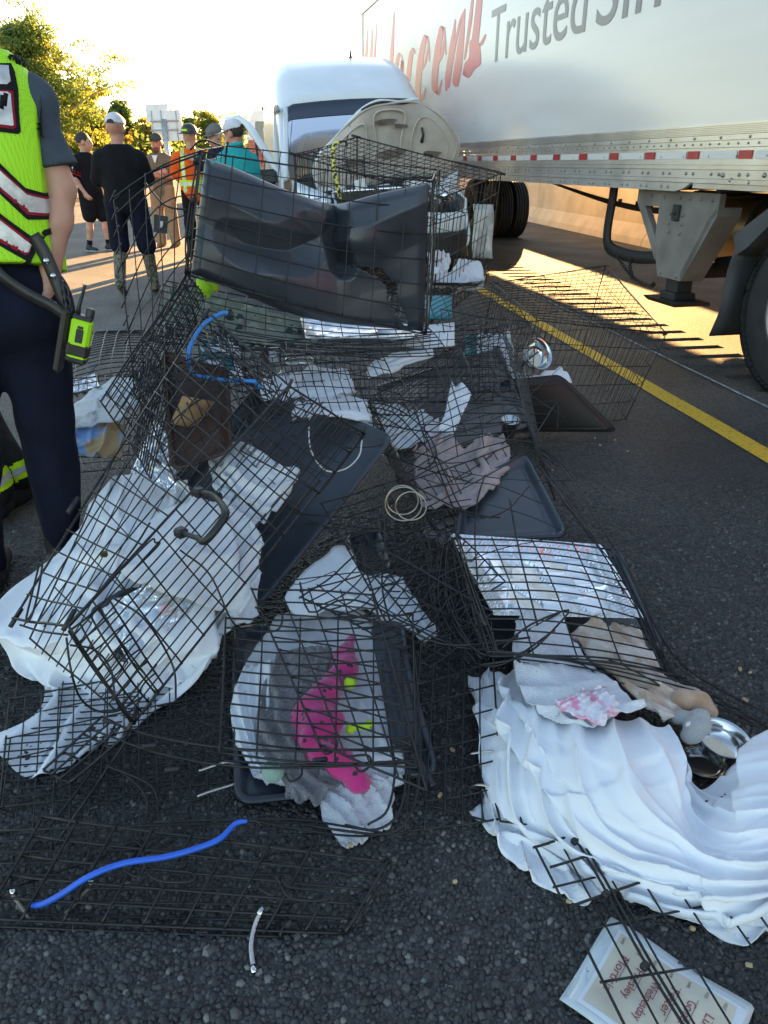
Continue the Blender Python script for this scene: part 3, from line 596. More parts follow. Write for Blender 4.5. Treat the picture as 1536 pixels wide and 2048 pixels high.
M_tint = mat('tint_band', (.012, .02, .035), .06, spec=.9)
M_lamp = mat('lamp_glass', (.62, .66, .70), .08, .4, spec=.8)
YS_ = [.95, 1.08, 1.25, 1.45, 1.7, 1.95, 2.2, 2.6, 3.0, 3.6, 4.5, 5.4, 5.9, 6.02]
ZT_ = [1.24, 1.36, 1.52, 1.69, 1.89, 2.08, 2.25, 2.49, 2.62, 2.70, 2.73, 2.72, 2.66, 2.5]
def vsec(y):
    zt = float(np.interp(y, YS_, ZT_)); k = min(1, max(0, (zt-1.2)/.9)); rr = .03+.20*k
    def hw(z): return 1.02 if z < 1.12 else 1.02-.115*(z-1.12)
    H = [(.97, .34), (1.0, .55), (1.02, .85), (1.02, 1.08)]
    zs_ = zt-rr
    for t in (.33, .66, 1.0): z = 1.08+(zs_-1.08)*t; H.append((hw(z)-.0, z))
    e = hw(zs_)
    for a in (25, 50, 72): H.append((e-rr*(1-math.cos(R(a)))*1.3, zs_+rr*math.sin(R(a))*.93))
    xl = H[-1][0]; zl = H[-1][1]
    for t in (.8, .6, .4, .2, 0): H.append((xl*t, zl+(zt-zl)*(1-t*t)))
    L_ = [(-x, z) for x, z in H[:-1]]; return L_+H[::-1]
ysv = np.array(sorted(set(list(np.linspace(.95, 1.95, 9))+list(np.linspace(1.95, 3.6, 14))+[4.0, 4.5, 5.0, 5.4, 5.7, 5.9, 6.02])))
G = np.array([[(x, y, z) for x, z in vsec(y)] for y in ysv]); nv = G.shape[1]
roofm = MB(); NV = nv; F = []; Gf = G.reshape(-1, 3)
for i in range(len(ysv)-1):
    for j in range(nv-1):
        yc = (ysv[i]+ysv[i+1])/2; zc = G[i, j, 2]; hx = abs(G[i, j, 0]+G[i, j+1, 0])/2
        if yc < 1.95 and 8 <= j <= nv-10: continue                 # windshield opening
        if yc < 2.32 and j in (3, 4, 5) and yc > 1.2: continue      # front door opening, near side
        if yc < 2.2 and yc > 1.3 and j in (nv-7, nv-6, nv-5) : continue
        F.append((i*nv+j, (i+1)*nv+j, (i+1)*nv+j+1, i*nv+j+1))
roofm.add(Gf, F, 0, True); body = roofm.build('body_shell', M_vw, van)
sm_ = body.modifiers.new('solid', 'SOLIDIFY'); sm_.thickness = .03; sm_.offset = -1
mb = MB(); mb.box((0, 6.0, .78), (2.0, .05, .92)); mb.box((0, 6.0, 2.24), (1.78, .05, .56)); mb.box((0, 6.0, 1.6), (.16, .05, .74))
for sx_ in (-1, 1): mb.box((sx_*.90, 6.0, 1.6), (.14, .05, .74))
mb.build('rear_wall', M_vw, van)
for sx_ in (-1, 1): MB().box((sx_*.455, 6.0, 1.6), (.73, .012, .72)).build('rear_window', M_glass, van)
# roof ribs, antenna, gutter seams
for xr in (-.42, .0, .30):
    P = [(xr, y, float(np.interp(y, YS_, ZT_))-.04*(xr/.8)**2+.004) for y in np.linspace(2.75, 5.6, 20)]; MB().tube(P, np.concatenate([[.001], np.full(18, .018), [.001]]), 6).build('roof_rib', M_vw, van)
mb = MB(); mb.lathe([(.05, 0), (.045, .02), (.018, .04), (.014, .10), (.002, .13)], (.22, 3.15, 2.645), None, 12); mb.build('antenna', M_blk, van)
for sx_ in (-1, 1):
    P = [(sx_*(abs(vsec(y)[9][0])-.006), y, vsec(y)[9][1]+.004) for y in np.linspace(1.0, 5.8, 40)]; MB().tube(P, .007, 5).build('roof_seam', M_blk, van)
# windshield: sun band at the top, clear glass, cracked look left to the light
wg = [i for i in range(len(ysv)) if ysv[i] <= 1.951]
W_ = np.array([[G[i, j]+np.array([0, -.012, .0]) for j in range(8, nv-8)] for i in wg])
mb = MB(); mb.grid(W_[:-1], 0, True); mb.build('windshield', M_glass, van)
mb = MB(); Wb = np.array([W_[-3]+(W_[-2]-W_[-3])*.2, W_[-2], W_[-1], W_[-1]+[0, .02, .03]])+np.array([0, -.004, .003]); mb.grid(Wb, 0, True); mb.build('sun_band', M_tint, van)
for jj in (8, nv-9): MB().tube([G[i, jj]+np.array([0, -.012, .004]) for i in wg], .035, 8).build('windshield_pillar', M_vw, van)
# cabin: floor, dash, seats, bulkhead with a window to the daylight behind
mb = MB(); mb.box((0, 3.4, .42), (1.9, 5.0, .06)); mb.box((0, 1.35, 1.02), (1.8, .5, .32), bev=.08); mb.build('dashboard', M_vin, van)
for xs_ in (-.5, .5):
    mb = MB(); mb.box((xs_, 2.1, .85), (.5, .5, .16), bev=.05); mb.box((xs_, 2.38, 1.22), (.48, .14, .66), rotm('X', R(-10)), bev=.05); mb.box((xs_, 2.45, 1.65), (.28, .1, .2), bev=.04); mb.build('seat', M_vin, van)
mb = MB(); th_ = np.arange(20)*2*math.pi/20; mb.tube([(.42+.19*math.cos(a), 1.66+.06*math.sin(a), 1.22+.17*math.sin(a)) for a in th_], .016, 6, closed=True); mb.build('steering_wheel', M_blk, van)
for sx_ in (-1, 1): MB().tube(spline([(sx_*.1+.1, 1.0, 1.28), (sx_*.35+.05, 1.12, 1.40), (sx_*.6, 1.22, 1.50)], 10), .012, 5).build('wiper', M_blk, van)
P = [(x, float(np.interp(2.0, YS_, ZT_)) and 2.02, 2.12-.06*(x/.8)**2) for x in np.linspace(-.78, .78, 16)]; MB().tube(P, .006, 5).build('roof_joint', M_blk, van)
# raised, buckled hood seen from below
nu_, nv_ = 56, 30
def hoodpt(u, t, off=0):      # u across -1..1, t from hinge 0 to free edge 1
    w = (.80+.12*math.sin(t*2.4)-.34*t**2.2); x = u*w+.17+.05*t
    if u > .4: x += .06*math.sin(t*3.0)
    arc = -.10*abs(u)**2.4; z = 1.14+.84*(t**.92)*(1-.22*abs(u)**4)+.6*arc*t+.022*math.sin(u*5+t*3)+.03*math.exp(-((u-.55)/.2)**2)*t
    y = .82-.10*t-.22*math.sin(t*1.6)*(1-.4*u*u)+.05*math.sin(u*4.3)*t+.10*abs(u)**2
    z += .05*u
    return np.array([x, y+off, z])
Gh = np.array([[hoodpt(u, t) for t in np.linspace(0, 1, nv_)] for u in np.linspace(-1, 1, nu_)])
hood = MB().grid(Gh, 0, True, .012).build('hood', M_vw, van)
mb = MB()      # inner stamped panel facing the camera: raised ribs round hollow fields
Gi = Gh.copy(); uu = np.linspace(-1, 1, nu_)[:, None]; tt = np.linspace(0, 1, nv_)[None]
fld = np.maximum(0, np.sin((np.abs(uu)*1.05+.12)*math.pi*1.5))*np.maximum(0, np.sin((tt*.96+.02)*math.pi))**.6
ctr = np.exp(-((uu)/.30)**2)*np.exp(-((tt-.42)/.3)**2)
Gi[..., 1] -= .062-.042*fld+.030*ctr+.008*np.sin(uu*9+tt*4); inn = Gi[1:-1, 1:-1]
mb.grid(inn, 0, True); mb.build('hood_inner_panel', M_hoodi, hood)
MB().tube([hoodpt(u, .955, -.05) for u in np.linspace(-.55, .62, 20)], .014, 6).build('hood_seal', M_blk, hood)
P = [hoodpt(.42, .62, -.07), hoodpt(.43, .52, -.075), hoodpt(.41, .42, -.075)]; MB().tube(P, [.012, .014, .02], 6).build('hood_latch', M_blk, hood)
for (u, t) in ((-.62, .8), (.55, .85), (-.78, .55), (.8, .42)): MB().lathe([(.016, 0), (.001, .001)], hoodpt(u, t, -.052), rotm('X', math.pi/2), 10).build('hood_hole', M_blk, hood)
MB().tube(spline([hoodpt(-.62, .75, -.05), hoodpt(-.60, .45, -.12), hoodpt(-.52, .2, -.12)], 10), .006, 5).build('prop_rod', M_blk, hood)
def hood_loop(pts, r=.011, nm='hood_rib'): MB().tube(spline([hoodpt(u, t, -.066) for u, t in pts], 40, True), r, 6, closed=True).build(nm, M_hoodi, hood)
hood_loop([(-.80, .18), (-.78, .45), (-.62, .70), (-.40, .74), (-.30, .50), (-.36, .22), (-.58, .12)]); hood_loop([(.36, .20), (.34, .50), (.42, .74), (.62, .72), (.78, .48), (.80, .20), (.58, .12)])
hood_loop([(-.20, .10), (-.16, .44), (-.26, .80), (.0, .86), (.26, .80), (.18, .44), (.22, .10), (.0, .06)], .013)
MB().tube(spline([hoodpt(u, t, -.062) for u, t in ((-.93, .05), (-.92, .45), (-.84, .80), (-.5, .92), (0, .94), (.5, .93), (.86, .82), (.93, .45), (.93, .05))], 50), .012, 6).build('hood_rib', M_hoodi, hood)
M_dkbrown = mat('dark_brown', (.16, .13, .11), .8, var=.5, vscale=14)  # irregular dark brown patches on the inner side of the hood
for (u0, t0, a_, b_) in ((-.05, .70, .16, .05), (.16, .64, .10, .04), (-.48, .30, .14, .06), (.05, .30, .18, .07), (.60, .28, .12, .05)):
    P_ = [hoodpt(u0+a_*math.cos(k)*(1+.25*math.sin(3*k+u0*9)), t0+b_*math.sin(k)*(1+.3*math.cos(2*k)), -.098) for k in np.arange(18)*2*math.pi/18]; MB().add(P_, [tuple(range(18))[::-1]]).build('dark_patch', M_dkbrown, hood)
# engine bay, crushed clutter
mb = MB(); mb.box((.05, .62, .72), (1.6, .6, .6), bev=.05); mb.build('engine_block', M_vin, van)
for k in range(9):
    p = [(rnd.uniform(-.7, .8), rnd.uniform(.25, .7), rnd.uniform(1.0, 1.12)) for _ in range(4)]; MB().tube(spline(p, 14), rnd.uniform(.012, .03), 6).build('engine_hose', M_vin if k % 3 else M_hoodi, van)
for (x, w, h_, mm) in ((-.5, .35, .18, M_hoodi), (.0, .5, .14, M_vin), (.52, .3, .2, M_refw)): MB().box((x, .5, 1.05), (w, .3, h_), rotm('Z', x*.3), bev=.03).build('engine_cover', mm, van)
# fenders
for sx_ in (-1, 1):
    Gf_ = np.array([[(sx_*(.99+.02*math.sin(k*.5)), .12+.9*i/8, .42+.68*k/8-(.10 if i < 2 else 0)*k/8) for k in range(9)] for i in range(9)])
    Gf_[:, -1, 0] -= sx_*.10; Gf_[:, -1, 2] += .02; Gf_[:, :, 0] += .015*np.sin(np.arange(9)[:, None]*1.3+np.arange(9)[None]*.9)
    MB().grid(Gf_, 0, True, .02).build('fender', M_vw, van)
    t_, h_ = MB(), MB(); wheel(t_, h_, (sx_*.86, 1.0, .36), .36, .22, sx_, 32); tw_ = t_.build('tyre', M_tyre, van); h_.build('rim', M_hub, tw_)
    t_, h_ = MB(), MB(); wheel(t_, h_, (sx_*.86, 4.75, .36), .36, .22, sx_, 32); tw_ = t_.build('tyre', M_tyre, van); h_.build('rim', M_hub, tw_)
# nose: headlamps, grille, painted bumper, black lower bumper
for sx_ in (-1, 1):
    Gl = np.array([[(sx_*(.56+.40*i/8), .10+.26*(i/8)**1.6-.05*math.sin(math.pi*k/5), .86+.06*i/8+(.20+.12*i/8)*(k/5)) for k in range(6)] for i in range(9)])
    hl = MB().grid(Gl, 0, True, .01).build('headlamp', M_lamp, van)
    MB().lathe([(.075, 0), (.07, .02), (.03, .05), (.001, .06)], (sx_*.74, .10, .98), rotm('X', math.pi/2), 16).build('lamp_reflector', M_chrome, hl)
    MB().lathe([(.05, 0), (.045, .02), (.001, .04)], (sx_*.60, .06, .96), rotm('X', math.pi/2), 14).build('lamp_reflector', M_chrome, hl)
mb = MB(); xo = [(-.52, 1.08), (.52, 1.08), (.46, .80), (.38, .68), (-.38, .68), (-.46, .80)]
mb.prism([(x, .05, z) for x, z in xo], (0, .06, 0)); gr = mb.build('grille', M_blk, van)
for k in range(4): MB().box((0, .035, .76+.085*k), (.80+.05*k, .03, .022), bev=.005).build('grille_bar', M_chrome if k in (1, 2) else M_blk, gr)
P = [(x*1.05, .035, z*1.0+(.02 if z > .9 else -.02)) for x, z in xo]; MB().tube(P+[P[0]], .016, 6).build('grille_surround', M_chrome, gr)
Gb = np.array([[(1.0*math.sin(a)*(1.0), .30-.30*math.cos(a)**.6+.02*math.sin(k+a*3), .58+.06*k+.02*math.sin(a*5)) for k in range(5)] for a in np.linspace(-1.45, 1.45, 24)])
MB().grid(Gb, 0, True, .02).build('bumper_panel', M_vw, van)
Gb = np.array([[(1.02*math.sin(a), .29-.32*math.cos(a)**.6+.015*math.sin(k*2+a*4), .30+.075*k) for k in range(5)] for a in np.linspace(-1.45, 1.45, 24)])
MB().grid(Gb, 0, True, .02).build('lower_bumper', M_blk, van)
MB().box((0, 3.2, .30), (1.7, 5.2, .16)).build('underbody', M_under, van)
# open passenger door with its mirror
ph = R(33); hx, hy = -1.0, 1.12; dx_, dy_ = -math.sin(ph), math.cos(ph)
def dp(s, z, o=0): return (hx+dx_*s-dy_*o, hy+dy_*s+dx_*o, z)
door = MB()
door.prism([dp(s, z) for s, z in ((0, .42), (1.05, .42), (1.06, 1.22), (0, 1.22))], np.array(dp(0, 0, .05))-np.array(dp(0, 0)))
dr = door.build('front_door', M_vw, van)
fr = [(0.02, 1.22), (.30, 1.58), (.58, 1.86), (.74, 1.93), (1.00, 1.93), (1.05, 1.86), (1.06, 1.22)]
MB().tube([dp(s, z, .025) for s, z in fr], .045, 8).build('window_frame', M_vw, dr)
MB().tube([dp(.46, 1.24, .025), dp(.44, 1.72, .025)], .018, 6).build('window_divider', M_blk, dr)
mb = MB(); mb.prism([dp(s, z, .02) for s, z in fr], np.array(dp(0, 0, .004))-np.array(dp(0, 0))); mb.build('window_pane', M_glass, dr)
MB().tube([dp(s*.965+.02, z-.035, .03) for s, z in fr[1:]], .014, 6).build('window_seal', M_blk, dr)
mb = MB(); mb.box(dp(.10, 1.27, .2), (.30, .10, .17), bev=.035); mb.box(dp(.10, 1.13, .18), (.28, .12, .11), bev=.03); mb.rod(dp(.1, 1.15, .05), dp(.1, 1.18, .2), .03); mb.build('side_mirror', M_blk, dr)
mb = MB(); mb.box(np.array(dp(.80, 1.1, .07)), (.05, .16, .04), bev=.01); mb.build('door_handle', M_blk, dr)
# dark edge of the torn side: seat-belt pillar and trims inside the door opening
for (y, w) in ((2.30, .05), (2.42, .03)): MB().tube([(-1.0, y, .5), (-1.01, y, 1.2), (-.93, y+.02, 1.98)], w, 6).build('door_pillar', M_vin if w < .04 else M_vw, van)
MB().tube([(-.99, 1.3, 1.99), (-.95, 1.8, 2.03), (-.94, 2.3, 2.0)], .035, 6).build('torn_trim', M_hoodi, van)
# ================================================================ rescue truck behind the van
M_fred = mat('fire_red_paint', (.40, .05, .045), .35, coat=.3, var=.08, vscale=3)
rt = thing('rescue_truck', 'red and white rescue truck parked behind the open van door', 'truck', (.72, 25.5, 0), R(1), world=False)
rt.scale = (.9, 1, 1.13)
mb = MB(); G_ = np.array([[(x, y, z) for (x, z) in [(-1.2, .5), (-1.22, 1.2), (-1.2, 1.75), (1.2, 1.75), (1.22, 1.2), (1.2, .5)]] for y in (0, .12, 1.4, 2.2)]); mb.grid(G_, 0, False); mb.add(G_[0], [(0, 1, 2, 3, 4, 5)]); mb.build('cab_body', M_fred, rt)
mb = MB(); G_ = np.array([[(x*k, y, z+dz) for (x, z) in [(-1.19, 1.75), (-1.12, 2.3), (-.95, 2.46), (.95, 2.46), (1.12, 2.3), (1.19, 1.75)]] for y, k, dz in ((.05, .97, 0), (.55, .98, .0), (2.2, 1, .05), (6.2, 1, .05))]); mb.grid(G_, 0, True); mb.add(G_[0], [(0, 1, 2, 3, 4, 5)]); mb.build('cab_roof', M_vw, rt)
MB().box((0, 4.2, 1.3), (2.4, 4.2, 1.9), bev=.05).build('rescue_body', M_fred, rt)
MB().prism([(-.98, .035, 1.72), (.98, .035, 1.72), (.90, .045, 2.2), (-.90, .045, 2.2)], (0, .012, 0)).build('windshield', M_tint, rt)
MB().box((0, -.05, .55), (2.4, .2, .28), bev=.04).build('bumper', M_chrome, rt)
MB().box((0, -.02, 1.05), (1.2, .06, .5), bev=.02).build('grille', M_blk, rt)
for sx_ in (-1, 1):
    MB().lathe([(.11, 0), (.1, .03), (.001, .05)], (sx_*.88, -.0, 1.05), rotm('X', math.pi/2), 16).build('headlamp', M_lamp, rt)
    for yv in (1.2, 5.2):
        t_, h_ = MB(), MB(); wheel(t_, h_, (sx_*1.02, yv, .48), .48, .26, sx_, 28); tw_ = t_.build('tyre', M_tyre, rt); h_.build('rim', M_hub, tw_)
MB().box((0, .9, 2.53), (1.3, .3, .12), bev=.03).build('light_bar', M_red, rt)
# ================================================================ parked cars far left
def car(name, label, loc, rz, paint):
    o = thing(name, label, 'car', loc, rz, world=False)
    st = [(-2.3, .62, .80, .55), (-2.2, .82, .86, .35), (-1.3, .92, .95, .3), (-.9, .92, 1.0, .3), (0, .93, 1.0, .3), (1.2, .93, 1.0, .3), (1.9, .9, 1.0, .32), (2.25, .8, .9, .5)]
    G_ = np.array([[(x*w, y, z) for x, z in ((-.94, zb), (-1, .55), (-1, .72), (-.94, zt), (-.5, zt+.03), (0, zt+.04), (.5, zt+.03), (.94, zt), (1, .72), (1, .55), (.94, zb))] for y, w, zt, zb in st])
    mb = MB(); mb.grid(G_, 0, True); mb.add(G_[0], [tuple(range(11))]); mb.add(G_[-1], [tuple(range(11))[::-1]]); mb.build('body', paint, o)
    st2 = [(-1.15, .86, .99), (-.45, .74, 1.40), (.6, .74, 1.45), (1.5, .76, 1.38), (2.0, .84, 1.0)]
    G2 = np.array([[(x, y, z) for x, z in ((-.9, .97), (-w, max(.98, zt-.06)), (-w*.7, zt), (w*.7, zt), (w, max(.98, zt-.06)), (.9, .97))] for y, w, zt in st2])
    MB().grid(G2, 0, True).build('roof', paint, o)
    MB().prism([(-.70, -1.10, 1.03), (.70, -1.10, 1.03), (.62, -.50, 1.375), (-.62, -.50, 1.375)], (0, -.02, .012)).build('windshield', M_tint, o)
    for sx_ in (-1, 1):
        MB().prism([(sx_*.885, -.85, 1.02), (sx_*.885, 1.6, 1.02), (sx_*.765, 1.25, 1.33), (sx_*.755, -.40, 1.33)], (sx_*.02, 0, 0)).build('side_window', M_tint, o)
        MB().box((sx_*.68, -2.24, .70), (.34, .08, .13), rotm('Z', sx_*.25), bev=.03).build('headlight', M_lamp, o)
        for yv in (-1.4, 1.35):
            t_, h_ = MB(), MB(); wheel(t_, h_, (sx_*.84, yv, .33), .33, .21, sx_, 24); tw_ = t_.build('tyre', M_tyre, o); h_.build('rim', M_hub, tw_)
        MB().box((sx_*1.0, -.75, 1.02), (.16, .08, .12), bev=.02).build('mirror', M_blk, o)
    MB().box((0, -2.3, .56), (1.0, .05, .16), bev=.02).build('grille', M_blk, o); return o
car('parked_car', 'dark green car parked behind the man in shorts', tuple(gz(148, 402)*[1, 1, 0]+V3(-.55, 1.8, 0)), R(8), mat('car_dark_green', (.03, .045, .04), .25, coat=.6))
car('parked_car', 'small dark far car beyond the orange vest worker', (-1.1, 31, 0), R(2), mat('car_grey', (.05, .055, .06), .25, coat=.6))
# ================================================================ people: bodies grown as one smooth surface from joints and radii
def surface_nets(D, org, h):
    ins = D < 0; n = np.array(D.shape); cs = n-1
    acc = np.zeros(tuple(cs)+(3,)); cnt = np.zeros(tuple(cs)); edges = []
    for a in range(3):
        s0 = [slice(None)]*3; s1 = [slice(None)]*3; s0[a] = slice(0, -1); s1[a] = slice(1, None)
        cr = np.argwhere(ins[tuple(s0)] != ins[tuple(s1)]); d0 = D[tuple(s0)][tuple(cr.T)]; d1 = D[tuple(s1)][tuple(cr.T)]
        p = cr.astype(float); p[:, a] += d0/(d0-d1); b, c = (a+1) % 3, (a+2) % 3
        for ob in (0, -1):
            for oc in (0, -1):
                q = cr.copy(); q[:, b] += ob; q[:, c] += oc
                ok = (q[:, b] >= 0) & (q[:, c] >= 0) & (q[:, b] < cs[b]) & (q[:, c] < cs[c]); qq = q[ok]
                np.add.at(acc, tuple(qq.T), p[ok]); np.add.at(cnt, tuple(qq.T), 1)
        edges.append((a, cr, ins[tuple(s0)][tuple(cr.T)]))
    ids = -np.ones(tuple(cs), int); m = cnt > 0; ids[m] = np.arange(m.sum()); V = org+(acc[m]/cnt[m][:, None])*h
    F = []
    for a, cr, sg in edges:
        b, c = (a+1) % 3, (a+2) % 3
        ok = (cr[:, b] > 0) & (cr[:, c] > 0) & (cr[:, b] < cs[b]) & (cr[:, c] < cs[c]); cr = cr[ok]; sg = sg[ok]
        q = []
        for ob, oc in ((-1, -1), (0, -1), (0, 0), (-1, 0)):
            k = cr.copy(); k[:, b] += ob; k[:, c] += oc; q.append(ids[tuple(k.T)])
        q = np.stack(q, 1); q[~sg] = q[~sg][:, ::-1]; F.append(q)
    return V, np.vstack(F)
def sd_cap(P, a, b, ra, rb, sq=None):
    a, b = np.asarray(a, float), np.asarray(b, float); ab = b-a; t = np.clip(((P-a)@ab)/(ab@ab+1e-12), 0, 1)
    return np.linalg.norm(P-(a+t[..., None]*ab), axis=-1)-(ra+(rb-ra)*t)
def sd_ell(P, c, r, rot=None):
    q = P-np.asarray(c, float)
    if rot is not None: q = q@np.asarray(rot)
    r = np.asarray(r, float); k0 = np.linalg.norm(q/r, axis=-1); k1 = np.linalg.norm(q/(r*r), axis=-1)+1e-9; return k0*(k0-1)/k1
def sdf_mesh(prims, vox, k=.03, cuts=(), wrinkle=0.0, wscale=18, seed=0, grow=0.0):
    los, his = [], []
    for p in prims:
        if p[0] == 'c': r = max(p[3], p[4]); los.append(np.minimum(p[1], p[2])-r); his.append(np.maximum(p[1], p[2])+r)
        else: r = max(p[2]); los.append(np.asarray(p[1])-r); his.append(np.asarray(p[1])+r)
    pad = 3*vox+k+grow+wrinkle; lo = np.min(los, 0)-pad; hi = np.max(his, 0)+pad; n = np.ceil((hi-lo)/vox).astype(int)+1
    D = np.full(tuple(n), 1e3)
    for p, l, h_ in zip(prims, los, his):
        i0 = np.maximum(0, np.floor((l-pad-2*k-lo)/vox).astype(int)); i1 = np.minimum(n, np.ceil((h_+pad+2*k-lo)/vox).astype(int)+1)
        ax = [lo[d]+vox*np.arange(i0[d], i1[d]) for d in range(3)]; P = np.stack(np.meshgrid(*ax, indexing='ij'), -1)
        d = sd_cap(P, *p[1:5]) if p[0] == 'c' else sd_ell(P, p[1], p[2], p[3] if len(p) > 3 else None)
        sl_ = tuple(slice(i0[q], i1[q]) for q in range(3)); A = D[sl_]
        h = np.clip(.5+.5*(A-d)/k, 0, 1); D[sl_] = np.where(A > 100, d, A*(1-h)+d*h-k*h*(1-h))
    D -= grow
    if wrinkle or cuts:
        ax = [lo[d]+vox*np.arange(n[d]) for d in range(3)]; P = np.stack(np.meshgrid(*ax, indexing='ij'), -1)
        if wrinkle: D += wrinkle*smooth_noise(P*np.array([1, 1, .65]), wscale, seed, 3)
        for (pt, nr) in cuts: D = np.maximum(D, (P-np.asarray(pt, float))@unit(nr))
    D[0] = D[-1] = 1; D[:, 0] = D[:, -1] = 1; D[:, :, 0] = D[:, :, -1] = 1
    return surface_nets(D, lo, vox)
M_skin = mat('skin', (.50, .27, .19), .5, var=.12, vscale=14, sss=.15, bump=.1, bscale=120, dist=.002)
M_skin2 = mat('ruddy_skin', (.50, .23, .16), .5, var=.15, vscale=14, sss=.15)
M_hair = mat('dark_hair', (.03, .022, .018), .7, bump=.6, bscale=150, dist=.004); M_beard = mat('red_beard', (.14, .055, .03), .8, bump=.6, bscale=160, dist=.004)
def smat(n, c, v=.12, r=.9, bs=17): return mat(n, c, r, var=v, vscale=10, bump=.55, bscale=bs, dist=.022, spec=.2)
M_black = smat('black_cotton', (.008, .008, .010)); M_navy = smat('navy_trousers', (.006, .008, .020)); M_khaki = smat('khaki_shirt', (.16, .125, .085)); M_tan = smat('tan_trousers', (.30, .21, .125))
M_teal = smat('teal_polo', (.01, .36, .37)); M_orange = smat('orange_vest', (.85, .11, .015)); M_lime = smat('lime_tape', (.55, .85, .02)); M_silver = mat('silver_tape', (.52, .53, .54), .35, .3, var=.2, vscale=30, bump=.4, bscale=40, dist=.004)
M_wcap = smat('white_cap_mesh', (.62, .62, .66)); M_gcap = smat('grey_cap', (.16, .155, .15)); M_dcap = smat('charcoal_cap', (.06, .06, .055)); M_hat = mat('hard_hat_shell', (.035, .035, .035), .4)
M_shoe = mat('black_shoe', (.015, .015, .016), .6, var=.2, vscale=20); M_sole = mat('pale_sole', (.45, .44, .43), .7); M_bshirt = smat('navy_work_shirt', (.012, .014, .03))
m, nt, b = node_mat('camouflage'); tc = nt.nodes.new('ShaderNodeTexCoord'); n1 = nt.nodes.new('ShaderNodeTexNoise'); n1.inputs['Scale'].default_value = 22; n1.inputs['Detail'].default_value = 3
nt.links.new(tc.outputs['Object'], n1.inputs['Vector']); r = nt.nodes.new('ShaderNodeValToRGB'); r.color_ramp.interpolation = 'CONSTANT'
for p_, c_ in ((.42, (.10, .085, .06)), (.52, (.20, .17, .12)), (.60, (.05, .055, .035))): e = r.color_ramp.elements.new(p_); e.color = (*c_, 1)
r.color_ramp.elements[0].color = (.03, .03, .022, 1); nt.links.new(n1.outputs['Fac'], r.inputs['Fac']); nt.links.new(r.outputs['Color'], b.inputs['Base Color']); b.inputs['Roughness'].default_value = .6; M_camo = m
